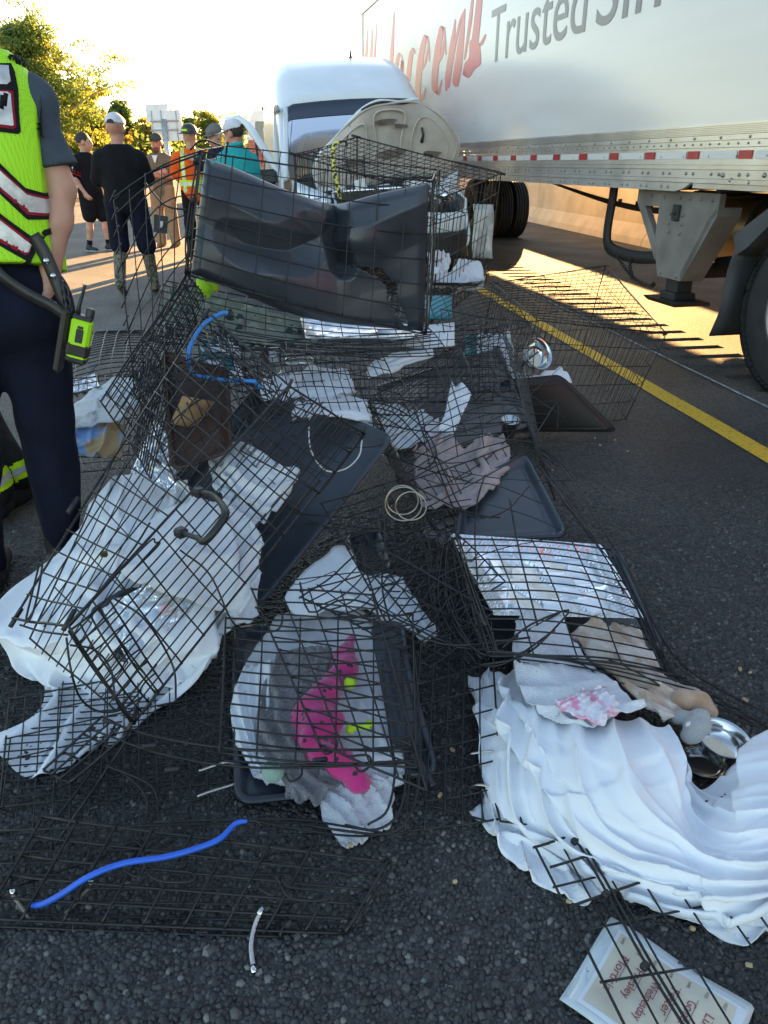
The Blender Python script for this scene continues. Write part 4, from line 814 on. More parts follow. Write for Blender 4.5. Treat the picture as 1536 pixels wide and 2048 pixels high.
class Person:
    def __init__(s, name, label, loc, face, H=1.8, J=None, vox=.014, headyaw=0.0, headpitch=0.0, build=1.0):
        # local frame: x = the person's right, y = the way they face; face = world heading of y (degrees from +Y towards +X)
        s.root = thing(name, label, 'person', loc); a = R(face); s.Rm = np.array([[math.cos(a), math.sin(a), 0], [-math.sin(a), math.cos(a), 0], [0, 0, 1]])
        s.loc = np.asarray(loc, float); s.k = H/1.8; s.vox = vox; s.b = build; s.hs = 1.1
        D = dict(pelvis=(0, 0, .98), chest=(0, .0, 1.30), neck=(0, -.01, 1.50), head=(0, .025, 1.655),
                 shR=(.190, -.01, 1.395), elR=(.25, -.03, 1.16), wrR=(.24, .06, .91), shL=(-.190, -.01, 1.395), elL=(-.25, -.03, 1.16), wrL=(-.24, .06, .91),
                 hiR=(.10, 0, .94), knR=(.12, .02, .51), anR=(.13, -.02, .09), hiL=(-.10, 0, .94), knL=(-.12, .02, .51), anL=(-.13, -.02, .09))
        if J: D.update(J)
        s.J = {n: s.w(p) for n, p in D.items()}; s.hy = R(headyaw); s.hp = R(headpitch)
    def w(s, p): return s.loc+s.Rm@(np.asarray(p, float)*s.k)
    def hd(s, p):          # point given relative to the head centre
        c, q = math.cos(s.hy), math.sin(s.hy); M_ = np.array([[c, q, 0], [-q, c, 0], [0, 0, 1]])
        cp, sp_ = math.cos(s.hp), math.sin(s.hp); Mp = np.array([[1, 0, 0], [0, cp, -sp_], [0, sp_, cp]])
        return s.J['head']+s.Rm@(M_@(Mp@(np.asarray(p, float)*s.k*s.hs)))
    def hrot(s):
        return np.stack([unit(s.hd(e)-s.J['head']) for e in np.eye(3)], 1)
    def emit(s, name, prims, m, k=.03, vox=None, **kw):
        V, F = sdf_mesh(prims, vox or s.vox, k, **kw); return raw_mesh(name, V, F, m, s.root, smooth=True)
    def hand(s, wr, dirv, palmn, curl=.5, sz=1.0):
        d = unit(dirv); nrm = unit(np.asarray(palmn)-d*(np.asarray(palmn)@d)); side = np.cross(d, nrm); k = s.k*sz; pr = []
        c = wr+d*.045*k; pr.append(('e', c, np.array([.042, .05, .018])*k, np.stack([side, d, nrm], 1)))
        for i, (o, l) in enumerate(((-.030, .072), (-.010, .082), (.011, .076), (.030, .058))):
            a = c+d*.038*k+side*o*k; b1 = a+unit(d*math.cos(curl*.6)+nrm*math.sin(curl*.6))*l*.5*k; b2 = b1+unit(d*math.cos(curl*1.6)+nrm*math.sin(curl*1.6))*l*.5*k
            pr += [('c', a, b1, .0095*k, .009*k), ('c', b1, b2, .009*k, .0075*k)]
        a = wr+d*.025*k-side*.035*k; b1 = a+unit(d*.7-side*.6+nrm*.3)*.04*k; b2 = b1+unit(d*.9-side*.2+nrm*.3)*.032*k; pr += [('c', a, b1, .012*k, .0105*k), ('c', b1, b2, .0105*k, .008*k)]
        return pr
    def body(s, m, bare_legs=False, handdir=None, hk=None):
        J, k, b_ = s.J, s.k, s.b; P = []; rot = s.hrot(); up = np.array([0, 0, 1.0])
        P += [('e', s.hd((0, -.012, .03)), np.array([.077, .095, .098])*k*s.hs, rot), ('e', s.hd((0, .022, -.045)), np.array([.058, .068, .075])*k*s.hs, rot), ('c', s.hd((0, .062, -.085)), s.hd((0, .05, -.10)), .032*k, .03*k)]
        P += [('c', s.hd((0, .088, .012)), s.hd((0, .108, -.030)), .011*k, .016*k), ('c', s.hd((-.03, .078, .03)), s.hd((.03, .078, .03)), .017*k, .017*k)]
        for sx in (-1, 1): P += [('e', s.hd((sx*.080, -.012, -.01)), np.array([.012, .022, .034])*k*s.hs, rot), ('c', s.hd((sx*.02, .075, -.065)), s.hd((sx*.002, .086, -.063)), .014*k, .015*k)]
        P += [('c', J['neck']-up*.03*k, s.hd((0, -.015, -.06)), .064*k*b_**.5, .056*k)]
        P += [('c', J['neck']-up*.085*k, (J['shR']+J['neck'])/2-up*.01*k, .06*k, .05*k), ('c', J['neck']-up*.085*k, (J['shL']+J['neck'])/2-up*.01*k, .06*k, .05*k)]
        side = unit(J['shR']-J['shL']); fwd = np.cross(up, side); tr = np.stack([side, fwd, up], 1)
        P += [('e', J['chest'], np.array([.165*b_, .105*b_, .21])*k, tr), ('e', J['pelvis'], np.array([.155*b_, .105*b_, .15])*k, tr)]
        for S_ in 'RL':
            sx = 1 if S_ == 'R' else -1
            P += [('c', J['sh'+S_], J['el'+S_], .052*k, .042*k), ('c', J['el'+S_], J['el'+S_]+(J['wr'+S_]-J['el'+S_])*.35, .041*k, .042*k), ('c', J['el'+S_]+(J['wr'+S_]-J['el'+S_])*.35, J['wr'+S_], .042*k, .028*k)]
            d = unit(J['wr'+S_]-J['el'+S_]); pn = -side*sx
            if hk and S_ in hk: d, pn = hk[S_]
            P += s.hand(J['wr'+S_], d, pn, .55)
            P += [('c', J['hi'+S_], J['kn'+S_], .078*k, .055*k), ('c', J['kn'+S_], J['kn'+S_]+(J['an'+S_]-J['kn'+S_])*.35, .052*k, .056*k), ('c', J['kn'+S_]+(J['an'+S_]-J['kn'+S_])*.35, J['an'+S_], .055*k, .036*k)]
            P += [('c', J['an'+S_]-up*.03*k, J['an'+S_]+fwd*.12*k-up*.055*k, .036*k, .028*k)]
        return s.emit('body', P, m, .025*k, vox=min(s.vox, .012))
    def shirt(s, m, sleeve=.62, hem=.86, name='shirt', loose=.018, wr=.008, long=False, belly=0.0):
        J, k, b_ = s.J, s.k, s.b; up = np.array([0, 0, 1.0]); side = unit(J['shR']-J['shL']); fwd = np.cross(up, side); tr = np.stack([side, fwd, up], 1)
        g = loose*k; P = [('e', J['chest']+up*.0*k, np.array([.175*b_, .118*b_, .23])*k, tr), ('e', (J['chest']+J['pelvis'])/2+fwd*belly*k, np.array([.168*b_, .118*b_+belly, .20])*k, tr), ('e', J['pelvis'], np.array([.165*b_, .118*b_, .17])*k, tr)]
        P += [('c', J['neck']-up*.09*k, J['sh'+S_]-up*.005*k, .05*k, .042*k) for S_ in 'RL']+[('c', J['shR']-up*.07*k, J['shL']-up*.07*k, .07*k, .07*k)]
        for S_ in 'RL':
            e = J['sh'+S_]+(J['el'+S_]-J['sh'+S_])*(1 if long else sleeve); P.append(('c', J['sh'+S_]-up*.012*k, e, .050*k, .052*k))
            if long: P.append(('c', e, J['wr'+S_], .052*k, .040*k))
        cuts = [(s.loc+up*hem*k, (0, 0, -1)), (J['neck']+up*.012*k-fwd*0, (0, 0, 1))]
        if not long:
            V, F = None, None
        return s.emit(name, P, m, .04*k, cuts=cuts, wrinkle=wr, wscale=16, seed=int(abs(s.loc[0])*100), grow=g)
    def legs(s, m, to=0.0, shin=1.0, name='trousers', loose=.02, top=1.04, wr=.007):
        J, k, b_ = s.J, s.k, s.b; up = np.array([0, 0, 1.0]); side = unit(J['hiR']-J['hiL']); fwd = np.cross(up, side); tr = np.stack([side, fwd, up], 1); P = [('e', J['pelvis'], np.array([.158*b_, .110*b_, .14])*k, tr)]
        for S_ in 'RL':
            P.append(('c', J['hi'+S_], J['kn'+S_], .088*k, .066*k))
            if to <= 0: P.append(('c', J['kn'+S_], J['kn'+S_]+(J['an'+S_]-J['kn'+S_])*shin, .066*k, .066*k-.010*k*shin))
            else: P[-1] = ('c', J['hi'+S_], J['hi'+S_]+(J['kn'+S_]-J['hi'+S_])*to, .088*k, .078*k)
        return s.emit(name, P, m, .03*k, cuts=[(s.loc+up*top*k, (0, 0, 1))], wrinkle=wr, wscale=20, seed=3, grow=loose*k)
    def shoes(s, m, sole=None, tall=0.0, m2=None):
        J, k = s.J, s.k; up = np.array([0, 0, 1.0]); side = unit(J['hiR']-J['hiL']); f0 = np.cross(up, side)
        for S_ in 'RL':
            a = J['an'+S_]; toe = s.toe.get(S_) if hasattr(s, 'toe') else None; f = f0 if toe is None else unit(s.Rm@np.asarray(toe, float))
            P = [('c', a-up*.035*k-f*.04*k, a+f*.15*k-up*.055*k, .046*k, .036*k), ('c', a+up*.02*k, a-up*.04*k, .046*k, .048*k)]
            sh = s.emit('shoe' if not tall else 'boot_foot', P, m, .02*k, cuts=[] if toe is not None else [(s.loc+up*.004, (0, 0, -1))])
            if sole: V_, F_ = sdf_mesh([('c', a-up*.072*k-f*.04*k, a+f*.15*k-up*.072*k, .044*k, .036*k)], s.vox, .02*k, cuts=[(a-up*.062*k, (0, 0, 1)), (s.loc+up*.003, (0, 0, -1))]); raw_mesh('sole', V_, F_, sole, s.root, smooth=True)
            if tall: s.emit('boot_shaft', [('c', a-up*.02*k, a+(J['kn'+S_]-a)*tall, .056*k, .070*k)], m2 or m, .02*k, wrinkle=.004, cuts=[(a+(J['kn'+S_]-a)*tall, J['kn'+S_]-a)])
    def cap(s, m, brim=True, bm=None, back=False, name='cap', hole=None):
        k = s.k; rot = s.hrot(); V, F = sdf_mesh([('e', s.hd((0, -.012, .045)), np.array([.089, .108, .096])*k*s.hs, rot), ('c', s.hd((-.04, .05, .06)), s.hd((.04, .05, .06)), .045*k, .045*k)], min(s.vox, .01), .02, cuts=[(s.hd((0, 0, .035)), s.J['head']-s.hd((0, .12, 1)))])
        c = raw_mesh(name, V, F, m, s.root, smooth=True)
        if brim:
            d = -1 if back else 1
            G_ = np.array([[s.hd((math.sin(a)*.078*(1+.05*t), d*(.06+.085*t*math.cos(a*.75)**.8), .042-.016*t-.016*abs(math.sin(a))**2)) for t in (0, .35, .7, 1)] for a in np.linspace(-1.25, 1.25, 13)])
            MB().grid(G_, 0, True, .006).build('brim', bm or m, s.root)
        if hole: 
            th_ = np.linspace(0, math.pi, 10); P = [s.hd((.036*math.cos(t), -.1165, .045+.034*math.sin(t))) for t in th_]; ctr = s.hd((0, -.1165, .05))
            MB().prism(P, (s.hd((0, -.006, 0))-s.hd((0, 0, 0)))).build('cap_opening', hole, s.root)
        return c
    def hair(s, m, low=-.03, back=-.02):
        k = s.k; V, F = sdf_mesh([('e', s.hd((0, -.02, .038)), np.array([.084, .098, .098])*k*s.hs, s.hrot())], min(s.vox, .01), .02, cuts=[(s.hd((0, 0, low)), s.hd((0, 0, -1))-s.J['head']), (s.hd((0, .045, .03)), s.hd((0, 1, -.5))-s.J['head'])], wrinkle=.004, wscale=60)
        return raw_mesh('hair', V, F, m, s.root, smooth=True)
    def belt_band(s, name, P, r, m, sides=8, flat=.5):
        MB().tube(P, r, sides).build(name, m, s.root)
def ring_on(objs, dummy=None): pass
def surf_band(o, name, m, test, parent, off=.003, poly=None):     # tape cut out of a garment's own surface and lifted off it
    me = o.data; n = len(me.vertices); co = np.zeros(n*3); me.vertices.foreach_get('co', co); co = co.reshape(-1, 3)
    no = np.zeros(n*3); me.vertices.foreach_get('normal', no); no = no.reshape(-1, 3); fs = np.zeros(len(me.polygons)*4, int); me.polygons.foreach_get('vertices', fs); fs = fs.reshape(-1, 4)
    wco = co+np.array(o.parent.location); keep = test(wco)[fs].all(1)
    f = fs[keep]; u, inv = np.unique(f, return_inverse=True)
    if len(u) == 0: return None
    W_ = wco[u]+no[u]*off; q = inv.reshape(-1, 4)
    if poly is not None:
        e = np.sort(np.concatenate([q[:, [a, (a+1) % 4]] for a in range(4)]), 1); ue, c = np.unique(e, axis=0, return_counts=True); bv = np.unique(ue[c == 1]); X_ = W_[bv][:, [0, 2]]; best = np.full(len(bv), 1e9); bp_ = X_.copy()
        for i in range(len(poly)):
            a, b2 = poly[i], poly[(i+1) % len(poly)]; d = b2-a; t = np.clip(((X_-a)@d)/(d@d+1e-12), 0, 1); pp = a+t[:, None]*d; ds = np.linalg.norm(X_-pp, axis=1); k = ds < best; best[k] = ds[k]; bp_[k] = pp[k]
        ok = best < .016; W_[bv[ok], 0] = bp_[ok, 0]; W_[bv[ok], 2] = bp_[ok, 1]
    return raw_mesh(name, W_, q, m, parent, smooth=True)
# --- man in the black jersey and shorts, three-quarter view to the right
p = Person('person', 'man in black sports jersey, black shorts and sneakers at left', gz(200, 502)*[1, 1, 0], 128, 1.80,
           dict(shR=(.195, .0, 1.395), elR=(.27, -.05, 1.16), wrR=(.22, .10, .93), elL=(-.25, .05, 1.15), wrL=(-.2, .2, .98), anR=(.15, -.06, .09), anL=(-.12, .10, .09), knL=(-.12, .09, .5)), headyaw=-42)
p.body(M_skin); sh = p.shirt(M_black, .80, .80, 'jersey', .03); p.legs(M_black, .86, 1, 'shorts', .04, 1.0); p.hair(M_hair, -.01); p.shoes(M_shoe, M_sole)
for S_ in 'RL': p.emit('sock', [('c', p.J['an'+S_]-V3(0, 0, .02), p.J['an'+S_]+(p.J['kn'+S_]-p.J['an'+S_])*.2, .042, .045)], M_black, .01)
jR = p.J['shR']; eR = p.J['elR']; ax_ = unit(eR-jR); L_ = np.linalg.norm(eR-jR)
def on_sleeve(a, b_): return lambda W_: (((W_-jR)@ax_ > L_*a) & ((W_-jR)@ax_ < L_*b_) & (np.linalg.norm(W_-jR-((W_-jR)@ax_)[:, None]*ax_, axis=1) < .13) & (((W_-jR)@p.Rm[:, 0]) > -.06))
surf_band(sh, 'red_stripe', M_letr, on_sleeve(.62, .71), p.root); surf_band(sh, 'red_stripe', M_letr, on_sleeve(.78, .87), p.root)
fr_ = jR+p.Rm@V3(.09, .035, -.09)
def jp(a, z, o=.105): return p.loc+p.Rm@V3(a, o, z)
oR = unit(p.Rm@V3(.9, .55, 0)); tR = np.cross(V3(0, 0, 1), oR); c0 = jR+ax_*L_*.33+oR*.095
mb = MB(); mb.prism([c0+tR*a+V3(0, 0, z) for a, z in ((-.035, .03), (.01, .045), (.045, .03), (.02, .022), (.03, .0), (.005, .008), (-.005, -.045), (-.022, -.045), (-.012, .006), (-.04, .012))], oR*.006); mb.build('sleeve_emblem', M_refw, p.root)
MB().box(jp(-.09, 1.30, .150), (.07, .012, .05), p.Rm).build('jersey_number', M_refw, p.root); MB().box(jp(-.09, 1.38, .148), (.03, .012, .07), p.Rm@rotm('Y', .5)).build('jersey_number', M_refw, p.root)
# --- man in black T-shirt walking away, white cap, camouflage boots
p = Person('person', 'man in black T-shirt, white mesh cap and camouflage boots seen from behind', gz(276, 586)*[1, 1, 0], 4, 1.83,
           dict(elR=(.25, .08, 1.15), wrR=(.05, .24, 1.10), elL=(-.27, .05, 1.15), wrL=(-.05, .25, 1.14), knR=(.15, .06, .51), anR=(.17, .10, .09), knL=(-.13, .02, .52), anL=(-.14, -.16, .15), hiR=(.11, 0, .94), hiL=(-.11, 0, .94)), headyaw=8, build=1.12)
p.toe = {'L': (0, .8, -.55)}
p.body(M_skin2); p.shirt(M_black, .88, .84, 'shirt', .028, .012, belly=.02); p.legs(M_navy, 0, .05, 'trousers', .03); p.cap(M_wcap, True, hole=M_hair); p.shoes(M_camo, None, .78, M_camo)
# --- bearded man with folded arms
p = Person('person', 'bearded man in brown shirt and grey cap standing with folded arms', gz(338, 494)*[1, 1, 0], 195, 1.80,
           dict(elR=(.28, .06, 1.17), wrR=(-.06, .20, 1.22), elL=(-.28, .06, 1.15), wrL=(.08, .22, 1.16)), headyaw=8, build=1.1)
p.body(M_skin2); sh = p.shirt(M_khaki, .78, .84, 'shirt', .03); p.legs(M_tan, 0, 1, 'trousers', .035); p.cap(M_dcap); p.shoes(mat('tan_boot', (.20, .12, .07), .7))
V, F = sdf_mesh([('e', p.hd((0, .05, -.085)), np.array([.062, .064, .06]), p.hrot())], .008, .02, cuts=[(p.hd((0, 0, -.055)), V3(0, 0, 1))], wrinkle=.006, wscale=80); raw_mesh('beard', V, F, M_beard, p.root, smooth=True)
MB().prism([p.w(q) for q in ((-.05, .158, 1.47), (.05, .158, 1.47), (.01, .172, 1.36), (-.01, .172, 1.36))], p.Rm@V3(0, .008, 0)).build('undershirt', M_refw, p.root)
# --- worker in orange vest and hard hat
wl = at(385, 330, 12.4)*[1, 1, 0]
p = Person('person', 'worker in orange vest with silver bands and black hard hat', wl, 8, 1.84,
           dict(elR=(.27, .03, 1.17), wrR=(.2, .22, 1.02), elL=(-.27, .03, 1.17), wrL=(-.2, .22, 1.02)), headyaw=20, build=1.05)
p.body(M_skin); sh = p.shirt(M_orange, .85, .80, 'vest', .035); p.legs(M_black, 0); p.shoes(M_shoe)
def bandx(x0, x1): return lambda W_: (lambda q: (q[:, 0] > x0) & (q[:, 0] < x1) & (q[:, 2] > .95) & (np.abs(q[:, 0]) < .2))((W_-p.loc)@p.Rm)
def bandz(z0, z1, lim=.235): return lambda W_: (lambda q: (q[:, 2] > z0) & (q[:, 2] < z1) & (np.abs(q[:, 0]) < lim))((W_-p.loc)@p.Rm)
for x in (-.13, .09): surf_band(sh, 'lime_tape', M_lime, bandx(x-.012, x+.055), p.root, .004); surf_band(sh, 'silver_tape', M_silver, bandx(x, x+.042), p.root, .007)
surf_band(sh, 'lime_tape', M_lime, bandz(1.03, 1.13), p.root, .008); surf_band(sh, 'silver_tape', M_silver, bandz(1.05, 1.11), p.root, .011)
V, F = sdf_mesh([('e', p.hd((0, -.01, .06)), np.array([.118, .138, .12]), p.hrot()), ('c', p.hd((0, -.1, .12)), p.hd((0, .1, .12)), .03, .03)], .008, .03, cuts=[(p.hd((0, 0, .045)), V3(0, 0, -1))]); ht = raw_mesh('hard_hat', V, F, M_hat, p.root, smooth=True)
G_ = np.array([[p.hd((math.sin(a)*(.110+.03*t), math.cos(a)*(.130+.035*t)-.01, .052-.008*t)) for t in (0, .5, 1)] for a in np.linspace(0, 2*math.pi, 33)]); MB().grid(G_, 0, True, .006).build('hat_brim', M_hat, p.root)
surf_band(ht, 'lime_sticker', M_lime, lambda W_: (lambda q: (np.abs(q[:, 0]) < .05) & (q[:, 1] < -.02) & (q[:, 2] > .075) & (q[:, 2] < .105))((W_-p.J['head'])@p.hrot()), p.root, .003)
# --- man in grey cap and glasses, turned to the worker
gl = at(437, 330, 12.0)*[1, 1, 0]
p = Person('person', 'man in grey cap, glasses and navy shirt resting a hand on the worker', gl, 220, 1.85,
           dict(shR=(.195, .0, 1.395), elR=(.38, .08, 1.28), wrR=(.47, .02, 1.44), elL=(-.27, .03, 1.17)), headyaw=14, headpitch=-12, build=1.05)
tgt = wl+np.array([0, 0, 1.42])+V3(-.0, -.15, 0); p.J['wrR'] = tgt+V3(.055, -.035, -.02); p.J['elR'] = (p.J['shR']+p.J['wrR'])/2+V3(-.02, -.08, -.14)
p.body(M_skin, hk={'R': (V3(-.95, .1, .35), V3(0, 1, 0))}); sh = p.shirt(M_bshirt, .9, .84, 'shirt', .025); p.legs(M_navy, 0); p.cap(M_gcap); p.shoes(M_shoe)
surf_band(sh, 'lime_band', M_lime, lambda W_: (lambda q: (q[:, 0] > .09) & (q[:, 0] < .125) & (q[:, 2] > 1.0))((W_-p.loc)@p.Rm), p.root, .004)
mb = MB()
for sx in (-1, 1): mb.tube([p.hd((sx*.034+.026*math.cos(t), .098, .012+.02*math.sin(t))) for t in np.arange(12)*2*math.pi/12], .003, 4, closed=True); mb.tube([p.hd((sx*.06, .096, .015)), p.hd((sx*.085, 0, .01))], .003, 4)
mb.build('glasses', M_blk, p.root)
# --- man in teal polo and white cap by the open door
p = Person('person', 'man in teal polo and white trucker cap beside the open van door', at(474, 330, 9.6)*[1, 1, 0], -38, 1.80,
           dict(elR=(.28, .03, 1.17), wrR=(.2, .2, 1.0), elL=(-.28, .03, 1.17), wrL=(-.2, .2, 1.0)), headyaw=-22, headpitch=-6, build=1.15)
p.body(M_skin2); p.shirt(M_teal, .85, .84, 'polo_shirt', .03); p.legs(M_navy, 0); p.hair(M_hair, -.055); p.cap(M_wcap, True, hole=M_hair); p.shoes(M_shoe)
V, F = sdf_mesh([('e', p.hd((0, .045, -.08)), np.array([.058, .058, .05]), p.hrot())], .008, .02, cuts=[(p.hd((0, 0, -.05)), V3(0, 0, 1))], wrinkle=.005, wscale=80); raw_mesh('beard', V, F, M_hair, p.root, smooth=True)
MB().tube(spline([p.w(q) for q in ((-.09, .0, 1.535), (0, -.09, 1.555), (.09, .0, 1.535))], 10), .022, 6).build('collar', M_teal, p.root)
# --- firefighter standing close by at the left, seen from behind, in lime vest
FY = 2.36
ff_loc = (gz(128, 1108)+gz(-30, 1135))/2*[1, 1, 0]
M_mesh = None
m, nt, b = node_mat('lime_mesh_fabric'); tc = nt.nodes.new('ShaderNodeTexCoord'); vo = nt.nodes.new('ShaderNodeTexVoronoi'); vo.inputs['Scale'].default_value = 210; vo.inputs['Randomness'].default_value = .15
nt.links.new(tc.outputs['Object'], vo.inputs['Vector']); r = nt.nodes.new('ShaderNodeValToRGB'); r.color_ramp.elements[0].position = .12; r.color_ramp.elements[1].position = .34
r.color_ramp.elements[0].color = (.10, .22, .01, 1); r.color_ramp.elements[1].color = (.36, .80, .012, 1); nt.links.new(vo.outputs['Distance'], r.inputs['Fac']); nt.links.new(r.outputs['Color'], b.inputs['Base Color'])
b.inputs['Roughness'].default_value = .6; bp = nt.nodes.new('ShaderNodeBump'); bp.inputs['Strength'].default_value = .5; bp.inputs['Distance'].default_value = .002; nt.links.new(vo.outputs['Distance'], bp.inputs['Height']); nt.links.new(bp.outputs[0], b.inputs['Normal']); M_mesh = m
M_tee = smat('blue_grey_tee', (.055, .075, .095)); M_trim = smat('black_trim', (.012, .012, .013)); M_rtrim = smat('red_trim', (.28, .015, .03)); M_leather = mat('black_leather', (.02, .017, .015), .45, var=.4, vscale=25, bump=.3, bscale=150, dist=.001)
M_wool = smat('near_navy_trousers', (.0045, .0065, .017), .2, .9, 13)
p = Person('person', 'firefighter in lime mesh vest and navy trousers close at the left edge', ff_loc, 6, 1.86, vox=.010); p.hs = 1.0
J = p.J; J['anR'] = gz(124, 1100, .09); J['anL'] = gz(-22, 1128, .09); J['knR'] = at(92, 838, 2.47); J['knL'] = at(-60, 850, 2.40); J['hiR'] = at(66, 600, 2.44); J['hiL'] = at(-78, 602, 2.38)
J['pelvis'] = at(-6, 575, 2.41); J['chest'] = at(-25, 330, 2.42); J['neck'] = at(-62, 118, 2.44); J['head'] = at(-95, -30, 2.46)
J['shR'] = at(62, 205, 2.44); J['elR'] = at(118, 378, 2.42); J['wrR'] = at(100, 548, 2.36); J['shL'] = at(-150, 205, 2.38); J['elL'] = at(-205, 380, 2.36); J['wrL'] = at(-190, 545, 2.36)
p.b = 1.0; k = p.k
p.body(M_skin, hk={'R': (V3(-.1, .2, -1), V3(-1, 0, 0))}); up = V3(0, 0, 1.0)
p.emit('sleeve', [('c', J['shR']+V3(-.03, 0, .01), J['shR']+(J['elR']-J['shR'])*.74, .070, .068), ('c', J['shR']+V3(-.10, 0, .02), J['shR'], .07, .07)], M_tee, .03, vox=.008, wrinkle=.006, wscale=26, cuts=[(J['shR']+(J['elR']-J['shR'])*.76, J['elR']-J['shR'])])
p.emit('sleeve', [('c', J['shL'], J['shL']+(J['elL']-J['shL'])*.74, .068, .066)], M_tee, .03, vox=.010)
p.emit('trousers', [('e', J['pelvis']+up*-.02, (.185, .135, .16)), ('c', J['pelvis']+V3(.08, -.03, -.06), J['hiR']+V3(.0, -.02, -.06), .12, .11), ('c', J['hiR']+V3(-.01, 0, .0), J['knR'], .105, .082), ('c', J['knR'], J['anR']+up*.03, .082, .072), ('c', J['hiL'], J['knL'], .10, .08), ('c', J['knL'], J['anL']+up*.03, .08, .072)], M_wool, .04, vox=.008, wrinkle=.022, wscale=15, seed=5, cuts=[(J['anR']+up*-.06, (0, 0, -1))])
for S_ in 'RL':
    a = J['an'+S_]; f = unit(V3(.12, 1, 0)) if S_ == 'R' else unit(V3(-.15, 1, 0)); p.emit('boot', [('c', a-up*.04-f*.06, a+f*.16-up*.05, .05, .044), ('c', a+up*.06, a-up*.03, .055, .052)], M_shoe, .02, vox=.008, cuts=[(V3(0, 0, .004), (0, 0, -1))])
vest = p.emit('vest', [('e', J['chest']+V3(0, 0, .02), (.205, .135, .30)), ('e', (J['chest']+J['pelvis'])/2, (.20, .14, .28)), ('e', J['pelvis']+up*.04, (.205, .15, .16)), ('c', J['neck']-up*.06, J['shR']+V3(-.055, 0, .012), .06, .052), ('c', J['neck']-up*.06, J['shL']+V3(.055, 0, .012), .06, .052)], M_mesh, .06, vox=.0055, wrinkle=.008, wscale=11, seed=9, cuts=[(at(30, 533, FY), (0, -.25, -1)), (J['neck']+up*.02, (0, 0, 1)), (at(96, 420, FY), (1, 0, -.06))])
def xz(pts): return np.array([at(x, y, 2.29)[[0, 2]] for x, y in pts])
def inpoly(Q, poly):
    x, z = Q[:, 0], Q[:, 1]; r = np.zeros(len(Q), bool); n = len(poly)
    for i in range(n):
        (x0, z0), (x1, z1) = poly[i], poly[(i+1) % n]; c = ((z0 > z) != (z1 > z)) & (x < (x1-x0)*(z-z0)/(z1-z0+1e-12)+x0); r ^= c
    return r
def patch(name, m, pts, off):
    po = xz(pts); return surf_band(vest, name, m, lambda W_: inpoly(W_[:, [0, 2]], po) & (W_[:, 1] < 2.45), p.root, off, po)
L_ = -260
def strip(pts, w): return [(x, y-w) for x, y in pts]+[(x, y+w) for x, y in pts[::-1]]
patch('name_panel_border', M_trim, [(L_, 150), (3, 118), (14, 140), (24, 175), (36, 268), (L_, 232)], .003)
patch('name_panel_piping', M_rtrim, [(L_, 172), (16, 178), (28, 258), (L_, 224)], .0045); patch('name_panel', M_silver, [(L_, 176), (12, 181), (23, 251), (L_, 217)], .006)
patch('upper_panel', M_silver, [(L_, 128), (1, 124), (11, 165), (L_, 164)], .006)
for nm, mm, a, bq, of in (('band_border', M_trim, [(L_, 120), (0, 326), (48, 376), (112, 398)], [(112, 442), (52, 440), (0, 386), (L_, 190)], .003), ('band_piping', M_rtrim, [(L_, 128), (0, 335), (50, 385), (112, 404)], [(112, 436), (54, 430), (0, 378), (L_, 178)], .0045), ('reflective_band', M_silver, [(L_, 132), (0, 340), (52, 390), (112, 408)], [(112, 432), (56, 424), (0, 371), (L_, 172)], .006),
                          ('band_border', M_trim, [(L_, 220), (0, 424), (66, 478), (70, 500)], [(54, 522), (0, 488), (L_, 300)], .003), ('band_piping', M_rtrim, [(L_, 228), (0, 432), (64, 486)], [(56, 514), (0, 480), (L_, 292)], .0045), ('reflective_band', M_silver, [(L_, 234), (0, 437), (62, 490)], [(56, 508), (0, 473), (L_, 286)], .006)):
    patch(nm, mm, a+bq, of)
patch('armhole_trim', M_trim, [(-6, 96), (44, 116), (56, 150), (66, 210), (72, 262), (92, 345), (104, 400), (93, 400), (82, 345), (61, 262), (56, 210), (46, 158), (36, 130), (-6, 110)], .007)
patch('hem_trim', M_trim, [(L_, 540), (40, 528), (52, 522), (66, 490), (80, 462), (110, 455), (110, 466), (86, 474), (72, 500), (58, 534), (40, 560), (L_, 560)], .004)
ln = [at(0+dx, y, 2.268) for dx, y in ((3, 218), (5, 190), (9, 212), (12, 186))]
nm_ = vest.data
for a, bq in ((0, 1), (1, 2), (2, 3)): MB().rod(ln[a], ln[bq], .0055).build('letter_stroke', M_trim, p.root)
# belt straps, radio in its leather holster
def sp(x, y, Y=2.29): return at(x, y, Y)
def strap(name, pts, w, m, n=24):
    Q = spline([sp(*q) for q in pts], n); d = np.gradient(Q, axis=0); s_ = np.cross(d, V3(0, 1, 0)); s_ /= np.linalg.norm(s_, axis=1, keepdims=True); MB().grid(np.stack([Q+s_*w/2, Q-s_*w/2]), 0, True, .006).build(name, m, p.root)
strap('radio_strap', [(66, 470, 2.30), (88, 505, 2.295), (112, 560, 2.285), (128, 600, 2.27), (134, 625, 2.26)], .036, M_leather)
strap('hip_strap', [(-30, 520, 2.28), (14, 560, 2.27), (60, 590, 2.265), (104, 612, 2.26), (130, 630, 2.25)], .030, M_leather)
for q in ((92, 522), (106, 552), (46, 583)): MB().lathe([(.009, 0), (.008, .004), (.001, .006)], sp(*q, 2.282), rotm('X', math.pi/2), 10).build('rivet', M_chrome, p.root)
chain('snap_hook', [sp(128, 575, 2.27), sp(132, 600, 2.26), sp(136, 622, 2.26)], 6, p.root, .014, .004, M_blk)
rd = thing('two_way_radio', 'lime two-way radio in black leather holster at the hip of the firefighter', 'radio', sp(160, 735, 2.25))
ra, rb_ = sp(166, 640, 2.25), sp(152, 725, 2.25); ax_ = unit(ra-rb_); sd_ = unit(np.cross(ax_, V3(0, -1, 0))); fr_ = np.cross(sd_, ax_); RM = np.stack([sd_, fr_, ax_], 1); rc = (ra+rb_)/2
